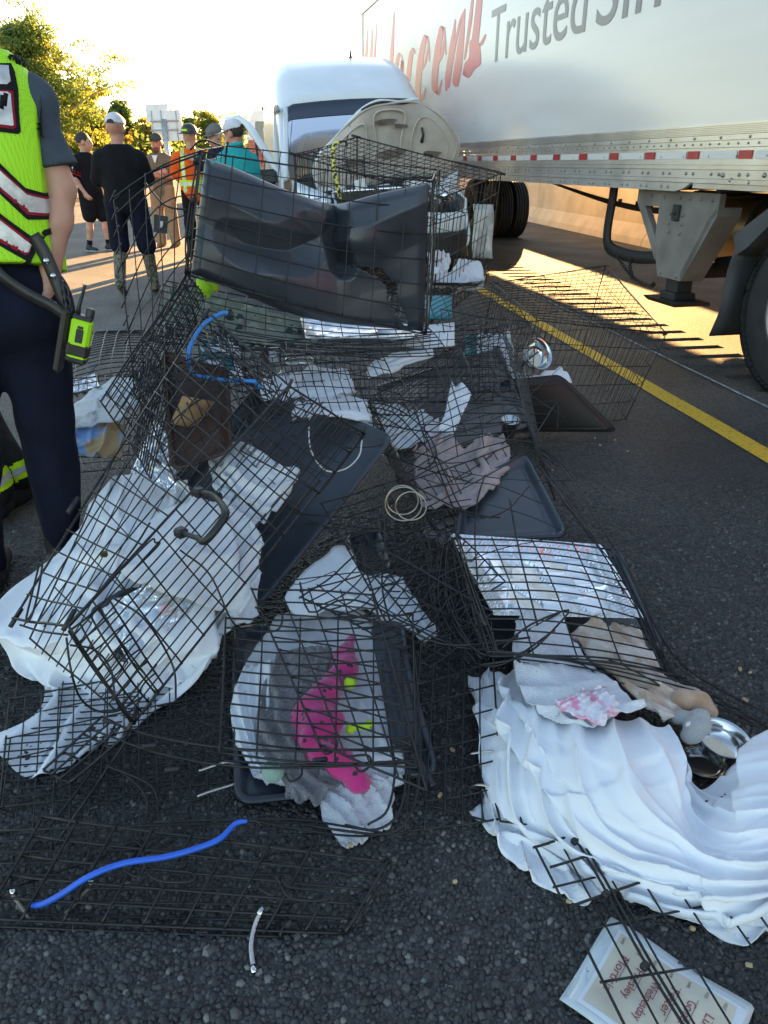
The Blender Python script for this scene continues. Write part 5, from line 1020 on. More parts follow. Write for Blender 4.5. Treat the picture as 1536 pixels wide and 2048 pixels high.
MB().box(rc+ax_*.006, (.056, .040, .125), RM, bev=.008).build('radio_body', mat('radio_lime', (.35, .72, .01), .45), rd)
MB().box(rc+ax_*.071, (.052, .036, .014), RM, bev=.004).build('radio_top', M_blk, rd); MB().lathe([(.012, 0), (.012, .02), (.010, .024), (.001, .024)], rc+ax_*.077+sd_*.016, RM, 12).build('radio_knob', M_blk, rd)
MB().box(rc+ax_*.02-fr_*.0205*np.sign(fr_[1]), (.020, .004, .040), RM, bev=.002).build('speaker_slot', M_blk, rd); MB().box(rc+ax_*.045-fr_*.0205*np.sign(fr_[1]), (.016, .004, .008), RM, bev=.002).build('radio_button', M_blk, rd)
MB().tube([rc+ax_*.075-sd_*.016, rc+ax_*.10-sd_*.016, rc+ax_*.155-sd_*.010, rc+ax_*.162-sd_*.010], [.008, .0055, .004, .0065], 8).build('antenna', M_blk, rd)
hol = MB().box(rc-ax_*.024, (.062, .046, .042), RM, bev=.008).box(rc-ax_*.052, (.058, .043, .025), RM, bev=.008); hol.box(rc+V3(-.048, .01, .004), (.022, .05, .19), RM, bev=.008); hol.build('holster', M_leather, rd)
# --- second firefighter mostly hidden behind: bunker trousers with lime bands
q_loc = (gz(34, 985)+gz(-10, 1000))/2*[1, 1, 0]+V3(-.17, .10, 0)
p = Person('person', 'second firefighter in dark bunker trousers with lime ankle bands behind the vest wearer', q_loc, 12, 1.80, vox=.012)
J = p.J; sh_ = V3(-.26, 0, 0); J['anR'] = gz(30, 965, .10); J['anL'] = gz(-2, 990, .10)+V3(-.02, -.02, 0); J['knR'] = J['anR']+V3(-.13, .02, .40); J['knL'] = J['anL']+V3(-.15, .02, .40)
for nme in ('hiR', 'hiL', 'pelvis', 'chest', 'neck', 'head', 'shR', 'shL', 'elR', 'elL', 'wrR', 'wrL'): J[nme] = J[nme]+sh_
p.body(M_skin2); p.shirt(M_bshirt, .8, .86); M_bunk = smat('bunker_black', (.022, .020, .018), .3)
tr_ = p.emit('bunker_trousers', [('e', J['pelvis'], (.19, .15, .16)), ('c', J['hiR'], J['knR'], .12, .095), ('c', J['knR'], J['anR']+V3(0, 0, .03), .095, .085), ('c', J['hiL'], J['knL'], .12, .095), ('c', J['knL'], J['anL']+V3(0, 0, .03), .095, .085)], M_bunk, .03, vox=.008, wrinkle=.012, wscale=16, cuts=[(J['anR']+V3(0, 0, -.02), (0, 0, -1))])
for S_ in 'RL':
    a = J['an'+S_]; axl = unit(J['kn'+S_]-a)
    def nb(W_, lo_, hi_, a=a, axl=axl): t = (W_-a)@axl; return (t > lo_) & (t < hi_) & (np.linalg.norm(W_-a-t[:, None]*axl, axis=1) < .14)
    other = J['an'+('L' if S_ == 'R' else 'R')]
    surf_band(tr_, 'lime_band', M_lime, lambda W_: nb(W_, .015, .095) & (np.linalg.norm((W_-a)[:, :2], axis=1) <= np.linalg.norm((W_-other)[:, :2], axis=1)), p.root, .004); surf_band(tr_, 'silver_band', M_silver, lambda W_: nb(W_, .035, .072) & (np.linalg.norm((W_-a)[:, :2], axis=1) <= np.linalg.norm((W_-other)[:, :2], axis=1)), p.root, .007)
    f = unit(V3(.25, 1, 0)); p.emit('rubber_boot', [('c', a-V3(0, 0, .04)-f*.06, a+f*.14-V3(0, 0, .05), .058, .05), ('c', a+V3(0, 0, .05), a-V3(0, 0, .04), .062, .06)], M_shoe, .02, vox=.010, cuts=[(V3(0, 0, .004), (0, 0, -1))])
# ================================================================ the spilled heap of wire dog crates
M_wire = mat('black_wire', (.016, .016, .017), .38, .35, var=.3, vscale=30, spec=.6)
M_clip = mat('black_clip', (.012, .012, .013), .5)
M_tray = mat("black_tray_plastic", (.034, .042, .054), .38, var=.25, vscale=5, bump=.12, bscale=160, dist=.001, spec=.55, rvar=.08)
M_sheet = mat('white_sheet', (.76, .78, .81), .85, var=.035, vscale=5, bump=.12, bscale=900, dist=.0006, sheen=.1)
M_terry = mat('white_terry', (.74, .76, .80), .95, var=.06, vscale=30, bump=1.0, bscale=330, dist=.006, sheen=.3)
M_foil = mat('aluminium_foil', (.86, .88, .90), .30, 1.0, var=.05, vscale=20, bump=.35, bscale=10, dist=.012, rvar=.08)
M_steel = mat('stainless_bowl', (.62, .62, .62), .16, 1.0, var=.08, vscale=8)
def pt(q): return q if isinstance(q, np.ndarray) else gz(q[0], q[1], q[2])
def yy_(x, y, Y): return at(x, y, Y)
def net(C, u, v):
    A, B, Cc, D = [np.asarray(c, float) for c in C]; u = np.asarray(u)[..., None]; v = np.asarray(v)[..., None]
    return A*(1-u)*(1-v)+B*u*(1-v)+Cc*u*v+D*(1-u)*v
WSEED = [100]
def wire_panel(C, nu, nv, parent, name='wire_panel', r=.0019, fr=.0028, bulge=(0, 0, 0), warp=.012, wf=3.0, seg=12, sides=5, world=False, hooks=0, ragged=0.0):
    """C: corners A(u0v0) B(u1v0) C(u1v1) D(u0v1) as (px, py, height); nu wires run along v, nv wires run along u"""
    C = [pt(c) for c in C]; WSEED[0] += 1; sd = WSEED[0]; rs = np.random.RandomState(sd)
    n0 = unit(np.cross(C[1]-C[0], C[3]-C[0])); bulge = np.asarray(bulge, float)
    def S_(u, v):
        P = net(C, u, v); w = 16*u*(1-u)*v*(1-v); w2 = 4*u*(1-u)
        P = P+np.clip(w, -1, 1.2)[..., None]*bulge*.7+np.clip(w2, -1, 1)[..., None]*bulge*.3
        nz = smooth_noise(np.stack([u*wf, v*wf, u*0+sd*1.7], -1), 1.6, sd, 2)
        return P+(nz*warp)[..., None]*n0
    mb = MB(); t = np.linspace(0, 1, seg)
    for i in range(nu):
        u = i/(nu-1); e = i in (0, nu-1); o = rs.uniform(-.006, .006) if not e else 0
        lo, hi = (0, 1) if e else (-.008, 1.008)
        if ragged and not e: lo += rs.uniform(0, ragged)*(rs.rand() < .4); hi -= rs.uniform(0, ragged)*(rs.rand() < .4)
        P = S_(np.full(seg, u+o), lo+(hi-lo)*t); mb.tube(P, fr if e else r, sides)
    for j in range(nv):
        v = j/(nv-1); e = j in (0, nv-1); P = S_(t*1.012-.006, np.full(seg, v))+n0*(r*1.9); mb.tube(P, fr if e else r*1.12, sides)
    for h in range(hooks):
        u = (h+1)/(hooks+1); q = S_(np.array([u]), np.array([0.0]))[0]; mb.box(q, (.012, .02, .012), bev=.003)
    return mb.build(name, M_wire, parent)
def crate(label, base): return thing('dog_crate', label, 'dog crate', pt(base), group='wire dog crates in the heap')
def rods(parent, name, paths, r=.0022, m=None, sides=5, n=20):
    for P in paths: MB().tube(spline([pt(q) for q in P], n), r, sides).build(name, m or M_wire, parent)
def clip(parent, q, d=(0, 0, 1), L=.05): MB().tube([pt(q)-unit(d)*L/2, pt(q)+unit(d)*L/2], .0065, 6).build('hinge_clip', M_clip, parent)
def tray(label, C, depth=.03, lip=.012, warp=None, n=(44, 34), m=None, cat='crate tray', flip=1):
    """shallow plastic pan with rounded corners, raised walls and a rolled lip; C = corners (px, py, height)"""
    C = [pt(c) for c in C]; A, B, Cc, D = C; Lu = (np.linalg.norm(B-A)+np.linalg.norm(Cc-D))/2; Lv = (np.linalg.norm(D-A)+np.linalg.norm(Cc-B))/2
    nu, nv = n; e = lambda k: (lambda t: .5-.5*np.sign(.5-t)*(1-(1-np.abs(1-2*t))**1)**.75)(np.linspace(0, 1, k))
    u, v = np.meshgrid(e(nu), e(nv), indexing='ij'); x = (u-.5)*Lu; y = (v-.5)*Lv; rr = .05
    # pull the corners in to round them
    qx = np.maximum(np.abs(x)-(Lu/2-rr), 0); qy = np.maximum(np.abs(y)-(Lv/2-rr), 0); q = np.hypot(qx, qy); k = np.where(q > 1e-9, np.minimum(1, np.maximum(qx, qy)/np.maximum(q, 1e-9)), 1)
    x = np.sign(x)*(np.minimum(np.abs(x), Lu/2-rr)+qx*k); y = np.sign(y)*(np.minimum(np.abs(y), Lv/2-rr)+qy*k)
    dq = np.hypot(np.maximum(np.abs(x)-(Lu/2-rr), 0), np.maximum(np.abs(y)-(Lv/2-rr), 0)); dist = np.where(dq > 0, rr-dq, np.minimum(Lu/2-np.abs(x), Lv/2-np.abs(y)))
    h = depth*(1-np.clip((dist-.012)/.022, 0, 1)**.8); h = h-.010*np.exp(-((dist)/.005)**2)+.0022*np.exp(-((dist-.055)/.008)**2)
    G = net(C, x/Lu+.5, y/Lv+.5); nn = unit(np.cross(B-A, D-A))*flip; nn = nn if (nn[2] > 0 or flip < 0) else -nn
    G = G+h[..., None]*nn
    if warp is not None: G = warp(G, u, v, nn)
    base = G.reshape(-1, 3); base = base[base[:, 2].argmin()]
    o = MB().grid(G, 0, True, .003).build('crate_tray', m or M_tray); o['label'] = label; o['category'] = cat; return o
def cloth(name, label, cat, rows, n=(70, 70), ex=(1.25, 1.12), m=None, it=130, seed=1, lift=.012, anchor=.06, thick=.0025, smooth=1, group=None, wild=.012, parent=None, coarse=4, dirn=None, folds=(4, .010), phase=None):
    """sheet grown from a net of (px, py, height) with spare cloth in both directions; it buckles into folds over its supports:
    first as a stiff coarse net (the deep folds), then fine (the creases)"""
    K = np.array([[pt(q) for q in r] for r in rows]); rs = np.random.RandomState(seed)
    def up(G, a, b): R1 = np.array([spline(r, b) for r in G]); return np.array([spline(R1[:, j], a) for j in range(b)]).transpose(1, 0, 2)
    def sim(P, T, ex, it, bend, grav, anc):
        ru = np.linalg.norm(T[1:]-T[:-1], axis=2)*ex[0]; rv = np.linalg.norm(T[:, 1:]-T[:, :-1], axis=2)*ex[1]
        ru = np.maximum(ru, ru.mean()*.5); rv = np.maximum(rv, rv.mean()*.5); flo = np.maximum(.004, T[..., 2]-lift); S = slice
        def sol(a, b, rest, k):
            d = P[b]-P[a]; L = np.linalg.norm(d, axis=-1, keepdims=True)+1e-9; c = k*.5*(1-rest[..., None]/L)*d; P[a] += c; P[b] -= c
        sh_r = np.sqrt(((ru[:, :-1]+ru[:, 1:])/2)**2+((rv[:-1]+rv[1:])/2)**2)
        w_edge = np.zeros(P.shape[:2]); w_edge[[0, -1]] = 1; w_edge[:, [0, -1]] = 1; wa = (anc*.15+anc*w_edge)[..., None]
        for i in range(it):
            P[..., 2] -= grav
            for p_ in (0, 1):
                na = P[p_:-1:2].shape[0]; sol((S(p_, p_+2*na-1, 2),), (S(p_+1, p_+2*na, 2),), ru[p_::2][:na], .9)
                nb_ = P[:, p_:-1:2].shape[1]; sol((S(None), S(p_, p_+2*nb_-1, 2)), (S(None), S(p_+1, p_+2*nb_, 2)), rv[:, p_::2][:, :nb_], .9)
            if i % 2 == 0:
                for p_ in (0, 1):
                    na = P[p_:-1:2].shape[0]
                    sol((S(p_, p_+2*na-1, 2), S(0, -1)), (S(p_+1, p_+2*na, 2), S(1, None)), sh_r[p_::2][:na], .3); sol((S(p_, p_+2*na-1, 2), S(1, None)), (S(p_+1, p_+2*na, 2), S(0, -1)), sh_r[p_::2][:na], .3)
            if i % 3 == 0: P[1:-1] += bend*((P[2:]+P[:-2])/2-P[1:-1]); P[:, 1:-1] += bend*((P[:, 2:]+P[:, :-2])/2-P[:, 1:-1])
            P[..., :2] += wa*(T[..., :2]-P[..., :2]); P[..., 2] = np.maximum(P[..., 2], flo)
        return P
    nc = (max(8, n[0]//coarse), max(8, n[1]//coarse)); Tc = up(K, *nc); P = Tc.copy()
    P[..., 2] += wild*1.6*(smooth_noise(Tc, 30, seed, 2)+.9)+rs.rand(*nc)*wild*1.2
    if dirn is not None:      # folds that run along a given way over the ground
        ph = np.stack([Tc[..., 0], Tc[..., 1]], -1)@np.array([math.cos(dirn[0]), math.sin(dirn[0])]); P[..., 2] += dirn[2]*(1+np.sin(ph*dirn[1]+2.0*smooth_noise(Tc, 7, seed+3, 2)))
    P = sim(P, Tc, ex, max(60, it), .10, .0012, anchor)
    D = up(P-Tc, *n); T = up(K, *n); P = T+D; P[..., 2] += .0025*smooth_noise(T, 90, seed+1, 3)
    P = sim(P, T, (ex[0]*1.01, ex[1]*1.015), 26, .12, .0003, anchor*.5)
    if folds:                 # long rolled folds, leaning over to one side like real draped cloth
        U, V_ = np.meshgrid(np.linspace(0, 1, n[0]), np.linspace(0, 1, n[1]), indexing='ij'); a0 = rs.uniform(0, 3.14); q = np.stack([U*2.2, V_*2.2, U*0+seed], -1)
        base = phase(U, V_) if phase else U*math.cos(a0)+V_*math.sin(a0); jit = smooth_noise(q, 1.5, seed+9, 2)
        du = np.gradient(P, axis=0)*n[0]; dv = np.gradient(P, axis=1)*n[1]; gu, gv = np.gradient(base, axis=0)*n[0], np.gradient(base, axis=1)*n[1]
        dirv = du*gu[..., None]+dv*gv[..., None]; dirv[..., 2] = 0; dirv /= np.linalg.norm(dirv, axis=2, keepdims=True)+1e-9
        for k, (cnt, amp) in enumerate(((folds[0], folds[1]), (folds[0]*2.3, folds[1]*.42))):
            ph = 2*math.pi*cnt*(base+.30*jit/(1+k)+.05*k*smooth_noise(q*2, 1.5, seed+20, 2)); am = amp*np.clip(.75+.75*smooth_noise(q*1.3, 1.5, seed+31+k, 2), .1, 1.5)
            rid = (.5+.5*np.sin(ph))**2.4; am = am*(.35+1.0*np.abs(np.sin(ph*.173+seed))); P[..., 2] += am*rid*2.1; P += dirv*(am*.65*np.cos(ph))[..., None]
        nc2 = 70; cx = rs.rand(nc2, 2); an = rs.rand(nc2)*6.28; qq = np.stack([U, V_], -1)+.03*smooth_noise(q*4, 1.5, seed+50, 2)[..., None]; dd_ = np.linalg.norm(qq[..., None, :]-cx, axis=-1); kk = dd_.argmin(-1)
        P[..., 2] += np.clip(folds[1], 0, .016)*.55*((qq[..., 0]-cx[kk, 0])*np.cos(an[kk])+(qq[..., 1]-cx[kk, 1])*np.sin(an[kk]))*7
    U, V_ = np.meshgrid(np.linspace(0, 1, n[0]), np.linspace(0, 1, n[1]), indexing='ij'); eg = np.exp(-np.minimum(np.minimum(U, 1-U), np.minimum(V_, 1-V_))/.06)
    P[..., 0] += .006*eg*smooth_noise(T, 22, seed+40, 2); P[..., 1] += .006*eg*smooth_noise(T, 22, seed+41, 2)
    for _ in range(smooth): P[1:-1] += .3*((P[2:]+P[:-2])/2-P[1:-1]); P[:, 1:-1] += .3*((P[:, 2:]+P[:, :-2])/2-P[:, 1:-1])
    P[..., 2] = np.maximum(P[..., 2], .004)
    o = MB().grid(P, 0, True, thick).build(name, m or M_sheet, parent)
    if parent is None: tag(o, label, cat, group)
    return o
# ---------------------------------------------------------------- near left: big leaning crate with a carry handle
c1 = crate('large crate leaning over white sheets at left, black carry handle on top', (140, 1400, 0))
P1a, P1b = (32, 1240, .30), (412, 622, .88); P2a, P2b = (135, 1252, .385), (578, 772, .74); P3a, P3b = (266, 1447, .10), (728, 868, .56)
wire_panel([P1a, P2a, P2b, P1b], 6, 19, c1, warp=.008, fr=.0036, r=.0022)
wire_panel([P2a, P3a, P3b, P2b], 12, 13, c1, warp=.008, fr=.0036, r=.0022)
wire_panel([(60, 1275, .20), (230, 1425, .04), (640, 960, .42), (330, 700, .66)], 13, 9, c1, warp=.01)
wire_panel([P1b, P2b, (565, 815, .62), (430, 680, .72)], 7, 3, c1, warp=.006)
wire_panel([(135, 1262, .36), (268, 1445, .09), (330, 1372, .12), (214, 1196, .40)], 8, 5, c1, 'crate_door', warp=.02, bulge=(0, -.03, .02), r=.0024)
wire_panel([(560, 800, .66), (728, 872, .55), (640, 985, .42), (480, 900, .55)], 8, 5, c1, 'crate_door', warp=.006)
rods(c1, 'bent_rod', [[(133, 1275, .36), (142, 1340, .30), (160, 1395, .22), (195, 1422, .17), (240, 1420, .15), (290, 1390, .16)], [(140, 1290, .33), (190, 1300, .30), (222, 1340, .26), (232, 1400, .20), (262, 1444, .11)],
                      [(40, 1250, .29), (80, 1262, .30), (135, 1270, .36)], [(225, 1195, .39), (290, 1240, .34), (345, 1330, .20), (352, 1405, .13)], [(360, 1100, .42), (420, 1150, .36), (470, 1250, .22), (520, 1250, .16)],
                      [(85, 1130, .42), (75, 1190, .38), (62, 1235, .34), (52, 1240, .33), (66, 1180, .37), (78, 1130, .42)], [(300, 1045, .5), (265, 1100, .46), (200, 1180, .40)]], .0028)
for q in ((32, 1235, .30), (138, 1240, .39), (265, 1440, .11), (146, 1010, .50), (412, 628, .88), (725, 866, .56), (578, 772, .74)): clip(c1, q, pt((412, 622, .88))-pt((32, 1240, .30)), .055)
hp = [(398, 985, .60), (425, 990, .615), (450, 1020, .62), (442, 1045, .605), (410, 1082, .57), (392, 1075, .555), (362, 1065, .545)]
MB().tube(spline([pt(q) for q in hp], 30), np.interp(np.linspace(0, 1, 30), [0, .2, .35, .65, .8, 1], [.006, .007, .010, .010, .007, .006]), 8).build('carry_handle', M_clip, c1)
for q in ((398, 985, .60), (362, 1065, .545)): MB().box(pt(q), (.03, .03, .025), rotm('Z', .6), bev=.006).build('handle_end', M_clip, c1)
MB().box(pt((208, 1108, .43)), (.018, .014, .016), bev=.003).build('padlock', mat('brass_lock', (.18, .12, .05), .4, .8), c1)
for (a, b_) in (((255, 1140, .44), (310, 1085, .47)), ((640, 800, .64), (590, 870, .55)), ((690, 835, .6), (635, 915, .52)), ((570, 770, .72), (525, 850, .62))):
    A, B = pt(a), pt(b_); s_ = unit(np.cross(B-A, V3(0, -.7, .7)))*.012; MB().tube(spline([A+s_, B+s_, B, B-s_, A-s_], 22), .0026, 5).build('slide_latch', M_wire, c1)
# its tray slid half out to the right
def w1(G, u, v, n): return G+(.05*np.sin(u*2.4+.5)*v**2)[..., None]*V3(0, 0, 1)+(.012*smooth_noise(G, 9, 4))[..., None]*n
tray('large black plastic tray slid out beside the leaning crate handle', [(520, 782, .50), (795, 886, .45), (528, 1236, .06), (248, 1108, .14)], .045, warp=w1)
cloth('bed_sheet', 'plain white sheet bunched under the leaning crate at left', 'sheet', [[(188, 1052, .24), (236, 950, .33), (300, 958, .34), (375, 975, .33)], [(100, 1118, .18), (190, 1088, .25), (300, 1060, .29), (400, 1050, .29)], [(-10, 1205, .16), (115, 1180, .19), (250, 1165, .23), (400, 1150, .24)],
       [(-12, 1262, .14), (120, 1262, .16), (270, 1265, .18), (430, 1250, .17)], [(35, 1312, .06), (130, 1325, .08), (250, 1345, .08), (400, 1330, .09)], [(88, 1395, .012), (150, 1400, .02), (240, 1420, .02), (330, 1400, .03)], [(-6, 1492, .008), (82, 1545, .008), (165, 1510, .008), (262, 1452, .012)]], (96, 80), (1.14, 1.22), M_sheet, 140, 3, wild=.022, lift=.02, folds=(4, .014), phase=lambda U, V_: V_*.8+.5*U)
cloth('towel', 'white terry towel rumpled over the slid-out tray beside the handle', 'towel', [[(425, 925, .40), (440, 888, .44), (500, 905, .44), (540, 935, .43)], [(440, 985, .37), (480, 960, .40), (540, 950, .42), (592, 938, .43)], [(500, 1045, .33), (530, 1030, .34), (560, 1000, .37), (592, 960, .40)]], (44, 44), (1.15, 1.18), M_terry, 110, 5, lift=.01, thick=.006)
cloth('towel', 'white quilted towel hanging straight down beside the slid-out tray', 'towel', [[(280, 1075, .33), (350, 1010, .38), (420, 1000, .39), (480, 1030, .36), (522, 1075, .33)], [(250, 1120, .30), (340, 1080, .34), (420, 1080, .34), (480, 1090, .31), (520, 1110, .29)], [(262, 1150, .27), (350, 1160, .29), (440, 1170, .26), (490, 1160, .26), (515, 1165, .24)], [(440, 1195, .22), (460, 1215, .20), (472, 1228, .18), (485, 1242, .17), (512, 1230, .18)]], (50, 50), (1.14, 1.16), M_terry, 110, 6, lift=.012, thick=.006)
cloth('towel', 'white towel corner hanging below the door of the leaning crate', 'towel', [[(450, 1225, .14), (480, 1210, .16), (520, 1225, .15)], [(300, 1290, .10), (380, 1290, .10), (450, 1262, .10)], [(262, 1350, .06), (330, 1370, .06), (410, 1330, .06)]], (30, 30), (1.1, 1.1), M_sheet, 80, 16)
def foil(name, label, C, n=(60, 50), amp=.02, wall=.0, seed=2, wallw=.10, bulge=0):
    C = [pt(c) for c in C]; A, B, Cc, D = C; u, v = np.meshgrid(np.linspace(0, 1, n[0]), np.linspace(0, 1, n[1]), indexing='ij'); G = net(C, u, v); nn = unit(np.cross(B-A, D-A)); nn = nn if nn[2] > 0 else -nn
    rs = np.random.RandomState(seed); cx = rs.rand(42, 2); ang = rs.rand(42)*6.28; h = np.zeros_like(u)
    q = np.stack([u, v], -1); d = np.linalg.norm(q[..., None, :]-cx, axis=-1); k = d.argmin(-1); d2 = np.sort(d, -1)
    h = (rs.uniform(-1, 1, 42)[k]*.5+((q[..., 0]-cx[k, 0])*np.cos(ang[k])+(q[..., 1]-cx[k, 1])*np.sin(ang[k]))*4)*amp+(d2[..., 1]-d2[..., 0])*amp*1.6
    e = np.minimum(np.minimum(u, 1-u), np.minimum(v, 1-v)); w = np.clip(1-e/wallw, 0, 1)
    flute = np.sin((u*np.linalg.norm(B-A)+v*np.linalg.norm(D-A))*420)*.0022*(w > .08)*(w < .9)
    h = h*(1-w)*1.0+wall*w**.8+flute+bulge*16*u*(1-u)*v*(1-v); G = G+h[..., None]*nn
    o = MB().grid(G, 0, False, .0012).build(name, M_foil); return tag(o, label, 'foil pan')
foil('foil_pan', 'crumpled aluminium foil pan behind the door of the leaning crate', [(205, 1222, .22), (318, 1160, .26), (440, 1165, .22), (262, 1335, .13)], (56, 44), .016, .012, 3, bulge=.02)
tray('narrow black tray edge under the crumpled foil pan in the leaning crate', [(178, 1230, .18), (255, 1180, .22), (470, 1200, .12), (255, 1345, .09)], .03, n=(30, 24))
foil('foil_sheet', 'crinkled clear plastic and foil wad inside the leaning crate near the upright tray', [(262, 945, .42), (310, 838, .50), (352, 900, .46), (352, 985, .38)], (44, 40), .03, 0, 8)
# ---------------------------------------------------------------- flat panels on the asphalt at the left
f2 = crate('flattened crate panels lying on the asphalt below the left white sheet', (200, 1500, 0))
wire_panel([(-40, 1290, .02), (470, 1262, .05), (478, 1560, .025), (-90, 1625, .012)], 7, 26, f2, warp=.008)
wire_panel([(20, 1400, .03), (400, 1330, .04), (420, 1640, .02), (-20, 1780, .012)], 13, 9, f2, warp=.01, wf=2)
wire_panel([(205, 1432, .10), (262, 1462, .10), (140, 1565, .035), (86, 1540, .03)], 4, 4, f2, 'crate_door', r=.003, fr=.0034, warp=.002)
rods(f2, 'bent_rod', [[(205, 1440, .10), (330, 1478, .10), (500, 1500, .12), (700, 1500, .14), (835, 1490, .15)], [(190, 1462, .085), (330, 1510, .09), (500, 1535, .11), (700, 1532, .12), (830, 1525, .13)], [(262, 1465, .1), (240, 1500, .06), (200, 1560, .03), (110, 1690, .01)], [(230, 1450, .1), (170, 1560, .03), (60, 1700, .01)],
                      [(200, 1510, .05), (290, 1590, .03), (280, 1680, .01), (255, 1730, .01)], [(210, 1530, .05), (300, 1570, .04), (318, 1620, .01)]], .003)
for q in ((300, 1492, .10), (345, 1540, .095), (640, 1520, .13)): MB().box(pt(q), (.035, .012, .014), bev=.004).build('sleeve_clip', M_clip, f2)
rods(f2, 'bare_rod', [[(398, 1542, .05), (450, 1525, .06), (466, 1528, .05)], [(398, 1598, .03), (402, 1590, .05), (470, 1568, .05)]], .0032, mat('bright_steel_rod', (.5, .47, .42), .35, .9))
f1 = crate('bent crate door panel lying nearest the camera under the blue strap', (380, 1850, 0))
wire_panel([(84, 1633, .09), (775, 1722, .085), (690, 1865, .012), (-30, 1838, .012)], 10, 6, f1, 'crate_door', r=.0027, fr=.0034, bulge=(0, -.01, .012), warp=.006, wf=2)
wire_panel([(-40, 1660, .05), (640, 1640, .05), (560, 1872, .008), (-60, 1850, .008)], 4, 9, f1, r=.0020, warp=.008, wf=2)
for (x, y) in ((285, 1715), (555, 1752)):
    P = lambda dx, dy, z=.07: pt((x+dx, y+dy, z))
    for path in ([P(-40, -22), P(-15, -32), P(5, -18), P(25, -30), P(38, -20)], [P(-38, 25), P(-10, 38), P(5, 20), P(-5, -2)], [P(8, 0), P(22, 22), P(95, 30), P(98, 48), P(30, 46), P(2, 18)], [P(60, -10), P(80, 10), P(100, -8), P(150, -2)]): MB().tube(spline(path, 20), .0028, 5).build('slide_latch', M_wire, f1)
rods(f1, 'bent_rod', [[(770, 1715, .08), (782, 1735, .07), (740, 1800, .04), (690, 1862, .012)], [(310, 1645, .06), (480, 1640, .06), (560, 1652, .05), (700, 1672, .05), (820, 1665, .05)], [(470, 1640, .06), (600, 1640, .05), (780, 1668, .05)]], .0026)
sp_ = spline([pt(q) for q in ((495, 1642, .10), (470, 1648, .10), (432, 1682, .095), (340, 1712, .09), (250, 1726, .09), (180, 1752, .08), (120, 1790, .05), (85, 1808, .03), (65, 1810, .02))], 50)
st = thing('bungee_cord', 'bright blue flat cord lying across the nearest bent crate panel', 'cord', pt((280, 1730, 0)))
M_blue = mat('blue_rubber', (.012, .12, .62), .45, var=.1, vscale=20, bump=.3, bscale=300, dist=.001)
MB().tube(sp_, np.interp(np.linspace(0, 1, 50), [0, .06, .2, 1], [.0035, .005, .0062, .0062]), 8).build('cord', M_blue, st)
MB().tube(spline([sp_[0], sp_[0]+V3(.02, .0, -.005), sp_[0]+V3(.03, -.005, -.02)], 8), .003, 5).build('hook', M_wire, st)
wb = thing('elastic_cord', 'short white braided elastic cord with metal ends on bare asphalt', 'cord', pt((510, 1880, 0)))
M_wcord = mat('white_braid', (.62, .56, .54), .7, bump=.8, bscale=90, btype='wave', dist=.003, col2=(.75, .74, .76), vscale=120)
MB().tube(spline([pt(q) for q in ((522, 1822, .03), (510, 1850, .012), (502, 1890, .008), (506, 1930, .008))], 24), .0042, 8).build('cord', M_wcord, wb)
for a, b_ in (((527, 1812, .03), (518, 1830, .025)), ((505, 1930, .01), (509, 1946, .006))): MB().tube([pt(a), pt(b_)], [.005, .007], 8).build('ferrule', M_steel, wb)
for (P, lab) in (([(182, 1772, .02), (165, 1790, .012), (128, 1832, .008)], 'thin tan elastic cord under the blue cord at the left'), ([(25, 1790, .03), (40, 1810, .015), (58, 1838, .008)], 'thin tan elastic cord at the left picture edge by the nearest panel')):
    e = thing('elastic_cord', lab, 'cord', pt(P[-1])); MB().tube(spline([pt(q) for q in P], 14), .0035, 6).build('cord', mat('tan_braid', (.35, .28, .22), .8, bump=.8, bscale=120, btype='wave', dist=.003), e); MB().tube([pt(P[0]), pt(P[0])+V3(0, .008, .006)], [.006, .007], 8).build('ferrule', M_steel, e)
# ---------------------------------------------------------------- centre front: crushed crate over the tray with the pink plush
c2 = crate('crushed crate over the tray holding the pink spotted plush', (640, 1620, 0))
wire_panel([(452, 1235, .20), (825, 1222, .24), (832, 1535, .17), (440, 1505, .11)], 6, 13, c2, warp=.012, bulge=(0, 0, -.02), r=.0023, fr=.003)
wire_panel([(500, 1170, .27), (745, 1190, .30), (852, 1575, .20), (640, 1490, .18)], 5, 12, c2, warp=.014, r=.0022, fr=.003)
wire_panel([(600, 1190, .27), (735, 1085, .30), (985, 1225, .22), (860, 1330, .18)], 5, 15, c2, warp=.02, bulge=(0, 0, -.05), r=.0021)
wire_panel([(840, 1290, .20), (985, 1240, .18), (1000, 1640, .02), (812, 1660, .03)], 6, 9, c2, warp=.015, r=.0021)
rods(c2, 'bent_rod', [[(828, 1290, .20), (838, 1420, .17), (838, 1560, .13), (815, 1640, .09), (770, 1668, .07), (690, 1662, .06), (610, 1650, .05)], [(800, 1300, .2), (812, 1450, .16), (812, 1560, .13), (795, 1630, .09), (750, 1660, .07), (690, 1650, .06)], [(765, 1330, .2), (780, 1470, .16), (790, 1540, .14), (775, 1620, .1), (735, 1650, .08)],
                      [(455, 1500, .11), (600, 1502, .14), (830, 1496, .17)], [(450, 1522, .10), (600, 1530, .12), (700, 1528, .13), (836, 1520, .16)], [(600, 1165, .28), (620, 1225, .26), (680, 1200, .28), (740, 1208, .28), (810, 1245, .25), (960, 1300, .2), (1120, 1225, .2)], [(640, 1215, .27), (800, 1255, .24), (900, 1290, .22), (1060, 1275, .22)], [(510, 1215, .25), (560, 1218, .25), (555, 1260, .2), (490, 1262, .18)]], .003)
for (x, y) in ((650, 1490), (718, 1525), (580, 1545)): MB().tube(spline([pt((x-20, y-12, .16)), pt((x+18, y-14, .16)), pt((x+22, y+6, .15)), pt((x+2, y+18, .15)), pt((x-10, y+2, .15))], 16), .0028, 5).build('slide_latch', M_wire, c2)
